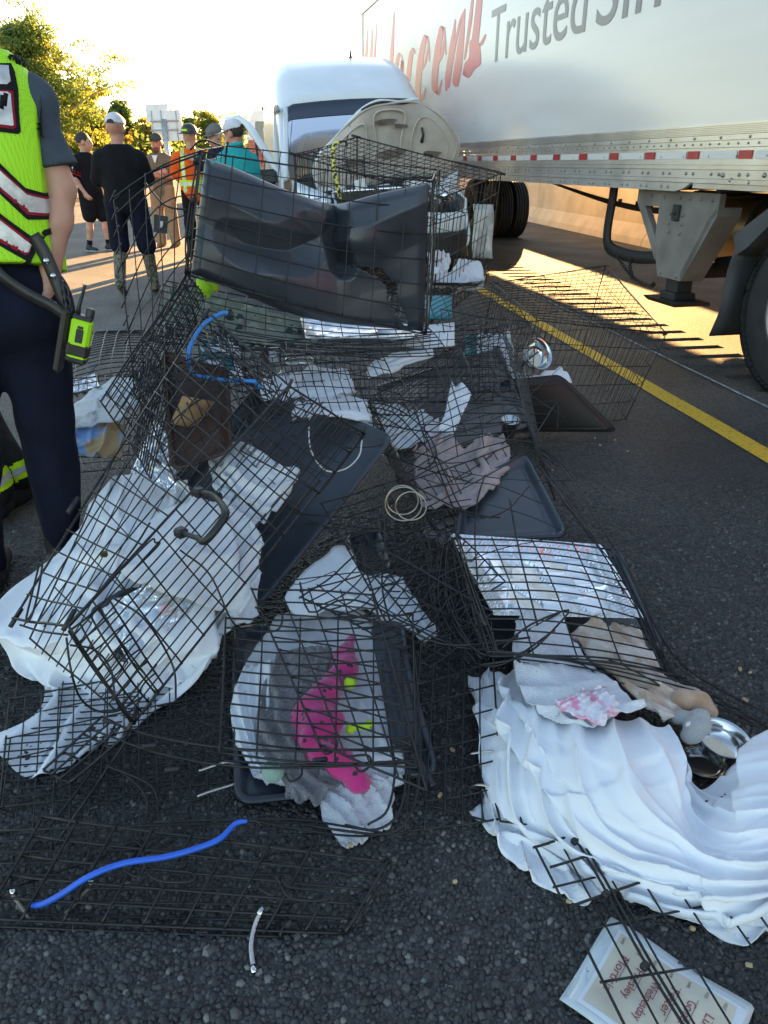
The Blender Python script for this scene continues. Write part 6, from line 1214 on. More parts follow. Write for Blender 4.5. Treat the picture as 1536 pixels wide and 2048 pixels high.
tray('black tray on the asphalt under the pink plush and towels', [(462, 1262, .02), (800, 1240, .02), (810, 1585, .008), (470, 1622, .008)], .028)
def w3(G, u, v, n): return G+(.05*np.sin(v*3+1)*u)[..., None]*n
tray('broken grey tray flap standing right of the pink plush', [(742, 1245, .10), (830, 1262, .16), (868, 1540, .06), (800, 1560, .02)], .018, warp=w3, n=(24, 30))
mb = MB(); mb.box(pt((845, 1540, .06)), (.018, .10, .03), rotm('Z', .35)@rotm('X', .3), bev=.004); mb.box(pt((812, 1490, .08)), (.03, .05, .02), rotm('Z', .2), bev=.004); tag(mb.build('broken_latch', M_clip), 'broken black plastic latch right of the tray with pink plush', 'latch')
cloth('towel', 'white towel lining the tray beneath the pink plush', 'towel', [[(560, 1235, .07), (640, 1215, .08), (720, 1225, .08), (770, 1240, .06)], [(500, 1330, .05), (590, 1320, .05), (700, 1320, .06), (780, 1330, .05)], [(470, 1400, .05), (570, 1420, .04), (690, 1420, .05), (785, 1440, .05)], [(500, 1500, .04), (600, 1500, .04), (720, 1510, .05), (800, 1530, .05)], [(545, 1560, .035), (620, 1560, .04), (730, 1570, .04), (806, 1556, .04)]], (60, 54), (1.08, 1.16), M_terry, 110, 21, thick=.005)
cloth('towel', 'white terry corner hanging out of the front of the plush tray', 'towel', [[(640, 1560, .045), (710, 1555, .05), (785, 1560, .045)], [(648, 1620, .03), (715, 1615, .035), (782, 1590, .03)], [(690, 1688, .01), (730, 1680, .012), (770, 1650, .012)]], (30, 30), (1.04, 1.08), M_terry, 80, 22, thick=.006)
cloth('towel', 'white towel folded at the left rim of the plush tray', 'towel', [[(490, 1335, .06), (520, 1330, .07), (560, 1330, .07)], [(468, 1400, .055), (510, 1400, .06), (545, 1400, .06)], [(478, 1470, .05), (510, 1480, .05), (540, 1480, .05)], [(500, 1520, .04), (530, 1535, .04), (556, 1530, .04)]], (34, 28), (1.1, 1.2), M_sheet, 90, 23, thick=.004)
M_fleece = mat('grey_fleece', (.17, .16, .165), .95, var=.3, vscale=40, bump=1.0, bscale=70, dist=.014, sheen=.4)
cloth('fleece_blanket', 'rumpled grey fleece beside the pink plush', 'blanket', [[(560, 1310, .08), (610, 1300, .09), (660, 1300, .09)], [(530, 1380, .07), (590, 1370, .09), (640, 1370, .09)], [(522, 1450, .06), (580, 1450, .08), (630, 1450, .08)], [(545, 1520, .055), (600, 1520, .07), (650, 1530, .07)], [(575, 1580, .05), (630, 1590, .055), (678, 1550, .06)]], (50, 40), (1.14, 1.2), M_fleece, 100, 24, thick=.010)
m, nt, b = node_mat('pink_plush'); tc = nt.nodes.new('ShaderNodeTexCoord'); vo = nt.nodes.new('ShaderNodeTexVoronoi'); vo.inputs['Scale'].default_value = 34; nt.links.new(tc.outputs['Object'], vo.inputs['Vector'])
r = nt.nodes.new('ShaderNodeValToRGB'); r.color_ramp.elements[0].position = .20; r.color_ramp.elements[1].position = .26; r.color_ramp.elements[0].color = (.02, .008, .015, 1); r.color_ramp.elements[1].color = (.62, .022, .20, 1)
nt.links.new(vo.outputs['Distance'], r.inputs['Fac']); nt.links.new(r.outputs['Color'], b.inputs['Base Color']); b.inputs['Roughness'].default_value = .9; b.inputs['Sheen Weight'].default_value = .5
n2 = nt.nodes.new('ShaderNodeTexNoise'); n2.inputs['Scale'].default_value = 300; nt.links.new(tc.outputs['Object'], n2.inputs['Vector']); bp = nt.nodes.new('ShaderNodeBump'); bp.inputs['Strength'].default_value = .7; bp.inputs['Distance'].default_value = .004; nt.links.new(n2.outputs['Fac'], bp.inputs['Height']); nt.links.new(bp.outputs[0], b.inputs['Normal']); M_pink = m
pk = [((702, 1280), .012, .085), ((690, 1312), .022, .085), ((692, 1340), .026, .085), ((668, 1365), .024, .085), ((650, 1392), .030, .08), ((628, 1425), .036, .08), ((640, 1465), .036, .075), ((625, 1490), .026, .07), ((650, 1515), .026, .065), ((680, 1530), .026, .062), ((715, 1562), .024, .055)]
pr = [('c', gz(*a[0], a[2]), gz(*b_[0], b_[2]), a[1]*1.22, b_[1]*1.22) for a, b_ in zip(pk, pk[1:])]+[('e', gz(608, 1440, .07), (.035, .04, .022)), ('e', gz(668, 1440, .09), (.028, .034, .024)), ('e', gz(705, 1330, .085), (.018, .022, .018)), ('e', gz(722, 1568, .05), (.026, .02, .018)), ('e', gz(600, 1480, .06), (.022, .03, .018))]
V, F = sdf_mesh(pr, .0045, .014, wrinkle=.006, wscale=55, seed=4); tag(raw_mesh('plush_toy', V, F, M_pink, None, True), 'long pink plush toy with black spots in the front tray', 'plush toy')
def ball(name, label, q, rr, m, dimple=0, cat='ball'):
    c = pt(q); th = np.linspace(.001, math.pi-.001, 18); mb = MB(); mb.lathe([(rr*math.sin(t), -rr*math.cos(t)) for t in th], c, rotm('X', .7), 28); o = mb.build(name, m)
    return tag(o, label, cat)
M_limeb = mat('lime_rubber', (.42, .72, .01), .5, bump=.9, bscale=45, btype='voronoi', dist=.006, col2=(.50, .80, .02), vscale=40); M_mint = mat('mint_felt', (.23, .36, .30), .95, bump=.9, bscale=200, dist=.004, var=.1, vscale=60, sheen=.4)
ball('rubber_ball', 'lime green ball resting against the pink plush', (700, 1366, .10), .0165, M_limeb); ball('felt_ball', 'mint felt ball in the front corner of the plush tray', (546, 1543, .085), .026, M_mint)
V, F = sdf_mesh([('c', gz(700, 1455, .075), gz(735, 1452, .075), .008, .009), ('e', gz(738, 1448, .075), (.011, .011, .01)), ('e', gz(700, 1460, .075), (.011, .011, .01))], .003, .006); tag(raw_mesh('chew_toy', V, F, M_limeb, None, True), 'small lime bone-shaped chew beside the pink plush', 'chew toy')
cloth('paper_sheet', 'white cloth scrap under the wires right behind the plush tray', 'cloth', [[(575, 1195, .16), (620, 1140, .18), (690, 1085, .20)], [(590, 1225, .14), (660, 1180, .17), (722, 1150, .18)], [(700, 1215, .13), (750, 1185, .15), (795, 1145, .16)], [(800, 1250, .10), (810, 1225, .12), (822, 1195, .13)], [(850, 1278, .08), (862, 1268, .09), (873, 1258, .09)]], (40, 30), (1.05, 1.06), M_sheet, 70, 31, thick=.0015)
# ---------------------------------------------------------------- right front: crate with foil pan, towels and the big white sheet
c3 = crate('crate at right lying over the wide foil pan, long curved edge wires', (1150, 1320, 0))
wire_panel([(905, 1072, .30), (1222, 1098, .26), (1325, 1338, .16), (978, 1296, .26)], 5, 14, c3, warp=.010, r=.0022, fr=.0030, bulge=(0, 0, .02))
wire_panel([(878, 1110, .18), (912, 1066, .31), (985, 1300, .26), (930, 1335, .10)], 8, 9, c3, warp=.02, bulge=(-.06, 0, -.02), r=.0021)
wire_panel([(1040, 880, .28), (1105, 930, .22), (1345, 1345, .12), (1215, 1110, .26)], 6, 8, c3, warp=.01, r=.0020)
wire_panel([(985, 1298, .25), (1330, 1340, .15), (1560, 1470, .05), (1060, 1330, .16)], 4, 7, c3, warp=.012, bulge=(0, 0, .02), r=.0022)
rods(c3, 'bent_rod', [[(1040, 878, .30), (1110, 920, .26), (1180, 1020, .24), (1250, 1130, .22), (1300, 1240, .17), (1345, 1345, .12), (1400, 1385, .09), (1560, 1480, .04)], [(1060, 880, .28), (1135, 940, .23), (1200, 1050, .2), (1262, 1150, .18), (1320, 1270, .13), (1390, 1350, .08), (1560, 1440, .03)], [(1005, 1295, .25), (1060, 1250, .27), (1135, 1220, .26), (1120, 1245, .25), (1050, 1310, .22), (960, 1330, .2)],
                      [(880, 1120, .2), (900, 1230, .2), (950, 1300, .22), (1010, 1312, .23), (1060, 1300, .23)], [(945, 1350, .1), (920, 1320, .14), (1000, 1330, .18), (1110, 1260, .22)], [(912, 1068, .31), (935, 1150, .30), (965, 1235, .28), (990, 1300, .25)]], .0030)
for q in ((948, 1160, .30), (965, 1240, .28)): clip(c3, q, V3(.1, -.4, -.1), .04)
rods(c3, 'bare_rod', [[(940, 1508, .06), (985, 1503, .07), (1010, 1520, .05)], [(940, 1575, .03), (960, 1570, .05), (1008, 1580, .04)]], .003, MATS['bright_steel_rod'])
wire_panel([(835, 1300, .13), (962, 1335, .06), (1005, 1650, .01), (850, 1610, .02)], 5, 7, c3, warp=.01, r=.0021)
foil('foil_pan', 'wide shallow aluminium foil pan with fluted rim under the right crate', [(898, 1082, .20), (1200, 1104, .19), (1284, 1252, .13), (985, 1246, .15)], (84, 60), .012, .030, 5, .14)
def w2(G, u, v, n): return G+(.03*np.sin(u*5+v*2))[..., None]*n*.5
tray('black tray with curled edge under the wide foil pan', [(915, 1120, .13), (1240, 1100, .12), (1330, 1320, .03), (960, 1330, .04)], .03, warp=w2)
tray('dark tray standing behind the foil pan below the mauve towel', [(925, 975, .26), (1050, 915, .30), (1140, 1085, .17), (905, 1095, .18)], .03)
# big white sheet, lower right
cloth('bed_sheet', 'large white sheet spread in deep folds at the lower right', 'sheet', [
 [(942, 1342, .07), (1005, 1330, .10), (1130, 1380, .15), (1230, 1420, .17), (1345, 1440, .16), (1372, 1545, .07), (1440, 1560, .06), (1495, 1490, .12), (1600, 1420, .14)],
 [(950, 1400, .09), (1030, 1400, .15), (1130, 1450, .18), (1230, 1480, .20), (1345, 1500, .18), (1385, 1590, .09), (1450, 1600, .10), (1520, 1560, .16), (1620, 1500, .17)],
 [(972, 1480, .09), (1050, 1490, .14), (1140, 1540, .16), (1240, 1570, .18), (1340, 1590, .15), (1395, 1640, .10), (1460, 1650, .13), (1530, 1630, .16), (1640, 1590, .16)],
 [(990, 1570, .07), (1070, 1590, .10), (1160, 1620, .12), (1260, 1650, .13), (1350, 1670, .12), (1410, 1700, .11), (1480, 1710, .13), (1550, 1700, .14), (1650, 1680, .13)],
 [(1010, 1650, .03), (1100, 1670, .06), (1190, 1700, .08), (1280, 1730, .09), (1370, 1750, .09), (1430, 1780, .09), (1500, 1785, .10), (1570, 1770, .10), (1670, 1760, .10)],
 [(1075, 1690, .015), (1150, 1730, .03), (1230, 1770, .04), (1310, 1805, .04), (1395, 1832, .035), (1470, 1870, .02), (1530, 1850, .035), (1590, 1835, .04), (1690, 1830, .03)]],
 (120, 170), (1.05, 1.07), M_sheet, 120, 41, lift=.035, wild=.016, anchor=.04, thick=.002, coarse=4, smooth=2, folds=(7.5, .016), phase=lambda U, V_: -np.log(np.exp(-(1-U)*5.0)+np.exp(-(V_*1.45+.02)*5.0))/5.0+.10*V_)
cloth('bed_sheet', 'flat white sheet corner under the nearest right wire panel', 'sheet', [[(962, 1625, .008), (1000, 1570, .012), (1080, 1640, .012)], [(1040, 1730, .008), (1090, 1680, .010), (1160, 1700, .010)], [(1165, 1805, .008), (1200, 1770, .010), (1245, 1762, .010)]], (34, 30), (1.06, 1.10), M_sheet, 80, 42, wild=.006)
cloth('towel', 'thin white towel draped over the crate edge left of the foil pan rim', 'towel', [[(1030, 1240, .20), (1060, 1215, .22), (1120, 1225, .20)], [(1035, 1330, .17), (1090, 1310, .19), (1160, 1300, .18)], [(1060, 1400, .16), (1150, 1390, .19), (1230, 1370, .18)], [(1130, 1440, .17), (1210, 1435, .19), (1292, 1420, .18)]], (50, 46), (1.08, 1.12), M_terry, 100, 43, lift=.012, thick=.003)
M_pstr = mat('pink_stripe_cloth', (.75, .72, .76), .9, col2=(.78, .32, .46), vscale=24, contrast=(.48, .56), bump=.6, bscale=300, dist=.003)
cloth('washcloth', 'white cloth with faded pink stripe on the right towels', 'cloth', [[(1115, 1395, .21), (1160, 1380, .215), (1205, 1370, .215)], [(1130, 1410, .205), (1180, 1400, .21), (1220, 1385, .21)], [(1200, 1440, .20), (1225, 1425, .205), (1248, 1410, .20)]], (24, 24), (1.05, 1.1), M_pstr, 60, 44, thick=.003)
M_bear = mat('printed_fleece', (.52, .36, .26), .95, col2=(.70, .60, .52), vscale=16, contrast=(.42, .58), bump=.9, bscale=120, dist=.006, sheen=.4)
cloth('baby_blanket', 'beige and brown patterned fleece under the right crate wires', 'blanket', [[(1140, 1270, .16), (1190, 1250, .17), (1270, 1262, .16)], [(1190, 1310, .16), (1250, 1300, .16), (1310, 1320, .14)], [(1270, 1380, .14), (1320, 1370, .14), (1350, 1372, .12)], [(1330, 1430, .13), (1380, 1420, .12), (1400, 1385, .11)]], (40, 36), (1.1, 1.15), M_bear, 90, 45, thick=.006)
V, F = sdf_mesh([('e', gz(1390, 1408, .12), (.042, .022, .03)), ('e', gz(1370, 1400, .13), (.03, .03, .026)), ('c', gz(1402, 1402, .13), gz(1424, 1424, .11), .022, .016)], .005, .02, wrinkle=.004, wscale=50); tag(raw_mesh('plush_toy', V, F, mat('brown_plush', (.36, .19, .09), .95, bump=.8, bscale=250, dist=.005, col2=(.52, .34, .24), vscale=30, sheen=.4), None, True), 'brown plush ear sticking out beside the steel bowl', 'plush toy')
def bowl(label, c, rr, h, tilt=(0, 0), m=None, seg=36, name='steel_bowl', cat='bowl'):
    rot = rotm('X', tilt[0])@rotm('Y', tilt[1]); pr = [(.001, .004), (rr*.62, .003), (rr*.74, .006), (rr*.86, h*.5), (rr*.95, h*.92), (rr*1.04, h), (rr*1.06, h*1.0), (rr*1.05, h*.96), (rr*.98, h*.90), (rr*.90, h*.5), (rr*.80, -.0), (rr*.72, -.003), (.001, -.003)]
    return tag(MB().lathe(pr, pt(c), rot, seg).build(name, m or M_steel), label, cat)
bowl('stainless dog bowl holding a grey plush at the right', (1436, 1500, .055), .062, .045, (R(6), R(5)))
V, F = sdf_mesh([('e', gz(1395, 1452, .125), (.034, .026, .024)), ('e', gz(1364, 1436, .12), (.026, .02, .018)), ('e', gz(1400, 1432, .135), (.024, .018, .018)), ('e', gz(1385, 1470, .11), (.028, .02, .02))], .0045, .012, wrinkle=.003, wscale=60); pg = raw_mesh('plush_toy', V, F, mat('grey_plush', (.34, .35, .34), .95, bump=.8, bscale=250, dist=.005, sheen=.4), None, True); tag(pg, 'small grey plush lying in the stainless bowl', 'plush toy')
MB().box(gz(1376, 1448, .15), (.012, .004, .010), rotm('Z', .3)).build('care_tag', M_refw, pg)
for c_ in pg.children: c_.parent = pg
bowl('shallow steel bowl rim showing dark gap between the white sheet folds', (1405, 1535, .02), .05, .02)
# flat panel nearest the camera at the right with the laminated card beneath
c4 = crate('flat crate panel nearest the camera at right, over the laminated card', (1300, 1900, 0))
wire_panel([(1070, 1692, .045), (1620, 1545, .05), (2050, 1990, .035), (1262, 2075, .03)], 13, 5, c4, warp=.004, r=.0022, fr=.0028, wf=2)
rods(c4, 'heavy_rod', [[(1148, 1672, .055), (1205, 1770, .052), (1290, 1925, .048), (1372, 2060, .045)], [(1156, 1668, .055), (1214, 1766, .052), (1300, 1922, .048), (1384, 2060, .045)]], .0030)
rods(c4, 'cross_rod', [[(1080, 1692, .05), (1190, 1655, .055)], [(1100, 1735, .05), (1215, 1700, .055)], [(1138, 1814, .046), (1250, 1775, .05), (1400, 1725, .05)]], .0030)
for q in ((1150, 1682, .058), (1212, 1788, .054), (1290, 1932, .05)): MB().box(pt(q), (.018, .014, .012), rotm('Z', .5), bev=.003).build('sleeve_clip', M_clip, c4)
wire_panel([(970, 1520, .05), (1150, 1560, .06), (1180, 1660, .05), (1000, 1640, .04)], 5, 4, c4, warp=.004, r=.0026)
# the card
cd = thing('name_card', 'laminated name card with red handwriting at the bottom right', 'card', gz(1300, 1950, 0))
A, B, D_ = gz(1222, 1834, .008), gz(1503, 2012, .008), gz(1133, 1964, .008); eu = unit(B-A); Lu = np.linalg.norm(B-A); ev = unit((D_-A)-eu*((D_-A)@eu)); Lv = .212
def cp_(a, b_, z=0): return A+eu*a+ev*b_+V3(0, 0, z)
M_lam = mat('clear_laminate', (.55, .62, .63), .12, spec=.8, var=.08, vscale=8, bump=.2, bscale=14, dist=.006); M_card = mat('cream_card', (.66, .60, .47), .8, var=.12, vscale=7, contrast=(.35, .75)); M_card2 = mat('white_paper', (.72, .76, .78), .8)
n_ = 16; G = np.array([[cp_(Lu*1.02*i/n_, Lv*j/n_, .004*math.sin(i*.5+j*.4)+.003*(j/n_)) for j in range(n_+1)] for i in range(n_+1)]); MB().grid(G, 0, True, .002).build('laminate_sleeve', M_lam, cd)
def inset(a0, a1, b0, b1, dz): return np.array([[cp_(a0+(a1-a0)*i/n_, b0+(b1-b0)*j/n_, dz+.004*math.sin((a0+(a1-a0)*i/n_)/(Lu*1.02)*n_*.5+(b0+(b1-b0)*j/n_)/Lv*n_*.4)+.003*(b0+(b1-b0)*j/n_)/Lv) for j in range(n_+1)] for i in range(n_+1)])
MB().grid(inset(.025, Lu*.99, .018, Lv*.93, .0018), 0, True).build('paper', M_card2, cd); MB().grid(inset(.032, Lu*.93, .024, Lv*.88, .0026), 0, True).build('card', M_card, cd)
M_ink = mat('red_ink', (.34, .05, .06), .6); M_print = mat('black_print', (.06, .06, .06), .7)
def cz(a, b_): return .0040+.004*math.sin(a/(Lu*1.02)*n_*.5+b_/Lv*n_*.4)+.003*b_/Lv
def write(body, a, b0, w, h, m, nm):   # runs along ev (down the short side), lines stacked along eu
    def pl(c):
        bb = b0+c[:, 0]; aa = a+c[:, 1]-.012; return np.array([cp_(x, y, cz(x, y)) for x, y in zip(aa, bb)])-np.array(cd.location)
    text_mesh(body, nm, cd, m, pl, w, h)
lines = ['Morticia', 'Presley', 'Wednesday', 'Fester', 'Gomez', 'Lurch', 'Tyson']
for i, t in enumerate(lines):
    a = .062+i*.0315; write('NAME' if i < 5 else 'HOLD', a-.012, .030, .014, .008, M_print, 'printed_word'); write(t, a, .062+.004*(i % 3), .012*len(t)*.85, .022, M_ink, 'handwriting')
    MB().box(cp_(a+.002, .095, cz(a, .095)), (.0008, .075, .0005), rotm('Z', math.atan2(ev[1], ev[0])-math.pi/2)).build('ruled_line', M_print, cd)
# scattered tan kibble pellets
M_pel = mat('tan_pellet', (.48, .36, .20), .9, bump=.5, bscale=200); pel0 = None
for i, (x, y) in enumerate(((910, 1763), (1138, 1803), (1385, 1857), (1498, 1930), (1490, 1400), (1500, 1345), (1050, 1660), (905, 1500), (700, 1690), (1480, 1338), (1200, 890), (1255, 902), (1190, 876), (1105, 940), (1230, 880), (880, 1590))):
    if pel0 is None:
        mb = MB(); mb.lathe([(.0005, -.005), (.0042, -.005), (.0046, -.003), (.0046, .003), (.0042, .005), (.0005, .005)], (0, 0, 0), rotm('X', math.pi/2), 10); o = mb.build('kibble_pellet', M_pel); pel0 = o
    else: o = pel0.copy(); COL.objects.link(o)
    o.location = Vector(gz(x, y, .009)); o.rotation_euler = (rnd.uniform(-.3, .3), 0, rnd.uniform(0, 3)); s_ = rnd.uniform(.8, 1.3); o.scale = (s_, s_*rnd.uniform(.8, 1.4), s_); tag(o, 'tiny tan kibble pellet lying loose on the dark asphalt', 'pellet', 'loose kibble pellets on the asphalt')
# ---------------------------------------------------------------- middle tangle
c6 = crate('crushed crate in the middle over the mauve towel, dense bowed wires', (880, 1040, 0))
wire_panel([(735, 800, .44), (1005, 650, .58), (1062, 872, .36), (800, 970, .34)], 6, 19, c6, bulge=(0, -.03, .12), warp=.012, r=.0019, fr=.0026)
wire_panel([(735, 805, .44), (800, 972, .33), (870, 1060, .18), (770, 900, .30)], 6, 14, c6, warp=.02, r=.0019)
wire_panel([(800, 968, .33), (1062, 872, .36), (1100, 960, .2), (880, 1060, .17)], 14, 6, c6, warp=.02, bulge=(0, -.02, -.02), r=.0020)
wire_panel([(1000, 655, .56), (1062, 872, .36), (1110, 1000, .14), (1050, 760, .36)], 8, 10, c6, warp=.015, r=.0019)
wire_panel([(820, 800, .40), (1110, 808, .36), (1065, 880, .30), (860, 900, .30)], 3, 5, c6, 'crate_door', warp=.006, r=.0024)
rods(c6, 'bent_rod', [[(695, 800, .5), (780, 812, .47), (840, 850, .43), (872, 900, .38), (862, 930, .34), (835, 940, .33)], [(700, 812, .49), (780, 822, .46), (830, 868, .42), (860, 905, .37)], [(715, 760, .54), (740, 818, .46), (780, 832, .45)], [(740, 800, .46), (830, 806, .46), (855, 880, .4), (900, 1000, .28), (915, 1030, .24)],
                      [(870, 905, .38), (895, 960, .33), (930, 1025, .26), (985, 1036, .24)], [(860, 560, .7), (885, 700, .55), (930, 860, .4), (925, 830, .42)], [(970, 950, .32), (955, 1000, .28), (950, 1070, .24), (955, 1160, .26)], [(1020, 1000, .3), (1030, 1060, .26), (1045, 1130, .25), (1075, 1250, .22)], [(1005, 800, .4), (1060, 806, .38), (1112, 806, .36), (1115, 860, .28)]], .0028)
c5 = crate('flattened crate skeleton between the plush tray and foil pan', (860, 1250, 0))
wire_panel([(690, 1080, .22), (860, 1010, .28), (1010, 1160, .20), (835, 1260, .12)], 6, 13, c5, bulge=(0, 0, -.06), warp=.025, r=.0020)
wire_panel([(640, 1010, .34), (800, 960, .34), (930, 1130, .22), (740, 1180, .18)], 5, 10, c5, warp=.02, r=.0020)
wire_panel([(850, 1030, .24), (905, 1010, .26), (950, 1350, .10), (890, 1330, .10)], 4, 12, c5, warp=.02, r=.0019)
rods(c5, 'bent_rod', [[(760, 960, .36), (770, 1060, .3), (765, 1180, .22), (800, 1300, .12)], [(820, 1030, .26), (850, 1090, .22), (862, 1190, .17), (880, 1290, .12)], [(720, 1080, .26), (735, 1150, .22), (770, 1240, .16), (835, 1320, .1)], [(890, 1060, .24), (900, 1180, .18), (930, 1290, .14)], [(790, 950, .36), (900, 1010, .28), (960, 1030, .25), (1000, 1035, .24)]], .0030)
rg = thing('wire_ring', 'coiled pale wire rings hanging in the middle of the heap', 'wire', pt((807, 1010, .33)))
for (x, y, rr, z) in ((807, 1008, .060, .345), (822, 1012, .050, .35), (805, 1000, .052, .352)):
    c = pt((x, y, z)); a_, b_ = RT, UP; MB().tube([c+a_*rr*math.cos(t)+b_*rr*.92*math.sin(t)+FW*.01*math.sin(2*t) for t in np.arange(40)*2*math.pi/40], .0024, 5, closed=True).build('coil', mat('pale_wire', (.45, .40, .32), .35, .9), rg)
tag(MB().tube(spline([pt(q) for q in ((585, 840, .52), (622, 822, .50), (618, 850, .53), (622, 900, .50), (650, 940, .47), (690, 938, .46), (718, 912, .47), (724, 880, .50))], 40), .0026, 6).build('steel_cable', mat('white_cable', (.62, .60, .56), .4)), 'thin pale cable looped over the slid-out black tray', 'cable')
M_mauve = mat('mauve_terry', (.40, .31, .30), .95, var=.12, vscale=25, bump=1.0, bscale=280, dist=.006, sheen=.3)
cloth('towel', 'mauve terry towel crumpled under the dense bowed wires', 'towel', [[(838, 905, .32), (880, 868, .36), (925, 900, .33), (960, 880, .35), (1005, 868, .34)], [(835, 950, .30), (880, 930, .32), (930, 950, .30), (975, 930, .32), (1008, 915, .31)], [(845, 1005, .26), (890, 1000, .28), (930, 1005, .27), (975, 975, .28), (1000, 950, .28)]], (44, 60), (1.2, 1.3), M_mauve, 110, 51, lift=.02, thick=.007, wild=.02)
cloth('cloth_strip', 'narrow white cloth strip standing above the mauve towel', 'cloth', [[(880, 860, .36), (905, 868, .36)], [(895, 815, .42), (925, 822, .42)], [(902, 770, .47), (940, 785, .46)]], (24, 20), (1.06, 1.1), M_sheet, 60, 52)
cloth('towel', 'white rag under wires at the left of the mauve towel', 'towel', [[(700, 850, .34), (730, 800, .38), (790, 815, .36), (850, 830, .34)], [(725, 885, .30), (760, 850, .34), (820, 860, .32), (885, 850, .33)], [(760, 905, .27), (800, 890, .29), (850, 885, .29), (890, 870, .30)]], (36, 40), (1.15, 1.2), M_sheet, 90, 53)
tag(MB().lathe([(.001, 0), (.030, 0), (.036, .075), (.039, .078), (.036, .078), (.029, .006), (.001, .006)], pt((1016, 870, .30)), rotm('X', .25), 24).build('tin_cup', M_steel), 'metal cup among the wires right of the mauve towel', 'cup')
tray('black tray behind the white rag in the middle of the heap', [(745, 780, .33), (1000, 700, .40), (1060, 860, .25), (800, 935, .22)], .03)
cloth('towel', 'white towel wedged below the small steel bowl wires', 'towel', [[yy_(600, 800, 2.7), yy_(660, 790, 2.75), yy_(720, 795, 2.75)], [yy_(590, 825, 2.6), yy_(660, 822, 2.6), yy_(735, 830, 2.6)]], (24, 34), (1.15, 1.2), M_terry, 80, 55, lift=.02, thick=.005)
cloth('towel', 'pale grey rag low between the rings and the foil pan', 'towel', [[(860, 1040, .12), (900, 1030, .13), (935, 1050, .12)], [(850, 1075, .09), (895, 1080, .10), (930, 1090, .09)]], (20, 24), (1.15, 1.2), mat('pale_grey_rag', (.42, .42, .43), .95, bump=.8, bscale=250, dist=.005), 80, 56)
wire_panel([yy_(470, 700, 3.0), yy_(760, 700, 3.1), yy_(820, 830, 2.7), yy_(520, 850, 2.5)], 18, 7, c6, warp=.03, bulge=(0, -.03, .05), r=.0019)
wire_panel([yy_(880, 620, 3.7), yy_(1080, 640, 3.9), yy_(1060, 780, 3.5), yy_(900, 790, 3.3)], 16, 6, c6, warp=.025, r=.0018)
tray('small dark tray flat on the road behind the white cloth scrap', [(690, 1075, .06), (760, 1060, .06), (790, 1150, .03), (715, 1165, .03)], .025, n=(26, 22))
# loose bent wires everywhere in the tangle
lw = thing('loose_crate_wires', 'springy tangle of torn-off crate rods in the middle of the heap', 'wire', pt((760, 1050, 0)))
rs = np.random.RandomState(77)
for i in range(46):
    x, y = rs.uniform(430, 1050), rs.uniform(700, 1180); z = .16+.30*(1-(y-700)/480)+rs.uniform(-.03, .10); a = rs.uniform(-.9, .9); L = rs.uniform(60, 190); d = np.array([math.cos(a), math.sin(a)])*L; bnd = np.array([-math.sin(a), math.cos(a)])*rs.uniform(-30, 30)
    P = [(x-d[0], y-d[1]*.8, max(.02, z+rs.uniform(-.04, .04))), (x+bnd[0], y+bnd[1], max(.02, z)), (x+d[0], y+d[1]*.8, max(.02, z+rs.uniform(-.05, .05)))]
    MB().tube(spline([pt(q) for q in P], 12), rs.choice([.0018, .0022, .0028]), 4).build('bent_rod', M_wire, lw)
# ---------------------------------------------------------------- upright racked crate at the right with its tilted tray
c7 = crate('nearly empty see-through crate standing on the road beside the yellow line', (1130, 850, 0))
TBL, TBR, TFR, TFL = yy_(985, 566, 5.3), yy_(1212, 532, 5.5), yy_(1331, 668, 4.25), yy_(1075, 640, 4.1); BBL, BBR, BFR, BFL = gz(962, 705, .03), gz(1165, 700, .03), gz(1252, 838, .02), gz(1000, 865, .02)
for C, a, b_ in (([TBL, TBR, TFR, TFL], 8, 18), ([TFL, TFR, BFR, BFL], 22, 6), ([TBR, TFR, BFR, BBR], 16, 6), ([TBL, TFL, BFL, BBL], 16, 6), ([TBL, TBR, BBR, BBL], 18, 5)): wire_panel(C, a, b_, c7, warp=.012, r=.0019, fr=.0028)
for q in (TBR, TFR, TBL): MB().tube([q-V3(.03, .03, 0), q+V3(.03, .03, 0)], .006, 6).build('hinge_clip', M_clip, c7)
wire_panel([(875, 690, .48), (985, 575, .62), (1100, 690, .45), (950, 800, .32)], 8, 15, c7, warp=.02, bulge=(0, 0, .06), r=.0019)
tray('black tray tipped on edge at the foot of the see-through crate', [gz(985, 868, .012), yy_(1000, 768, 3.55), yy_(1122, 754, 3.68), gz(1242, 870, .012)], .03, m=M_clip)  # near-black clip material puts the underside's shade into the tray colour
cloth('paper', 'white papers on top of the tipped black tray', 'paper', [[(1035, 765, .29), (1075, 750, .30), (1120, 735, .31)], [(1050, 772, .28), (1095, 765, .285), (1140, 762, .28)]], (16, 20), (1.05, 1.08), M_sheet, 50, 61, wild=.006)
cloth('paper', 'flat white liner sheet left of the tipped black tray', 'paper', [[(955, 755, .30), (1000, 748, .30), (1045, 745, .31)], [(965, 768, .28), (1010, 770, .28), (1060, 768, .28)]], (16, 20), (1.05, 1.08), M_card2, 50, 62, wild=.006)
bowl('shiny steel bowl tipped above the black tray beside the yellow line', (1064, 715, .40), .085, .06, (R(55), R(20)))
cloth('towel', 'crumpled white towel at the left inside the see-through crate', 'towel', [[(955, 680, .42), (985, 665, .44), (1020, 680, .42)], [(960, 715, .36), (990, 705, .38), (1022, 720, .36)], [(965, 745, .32), (995, 745, .32), (1025, 745, .32)]], (30, 28), (1.15, 1.2), M_terry, 80, 63, thick=.005)
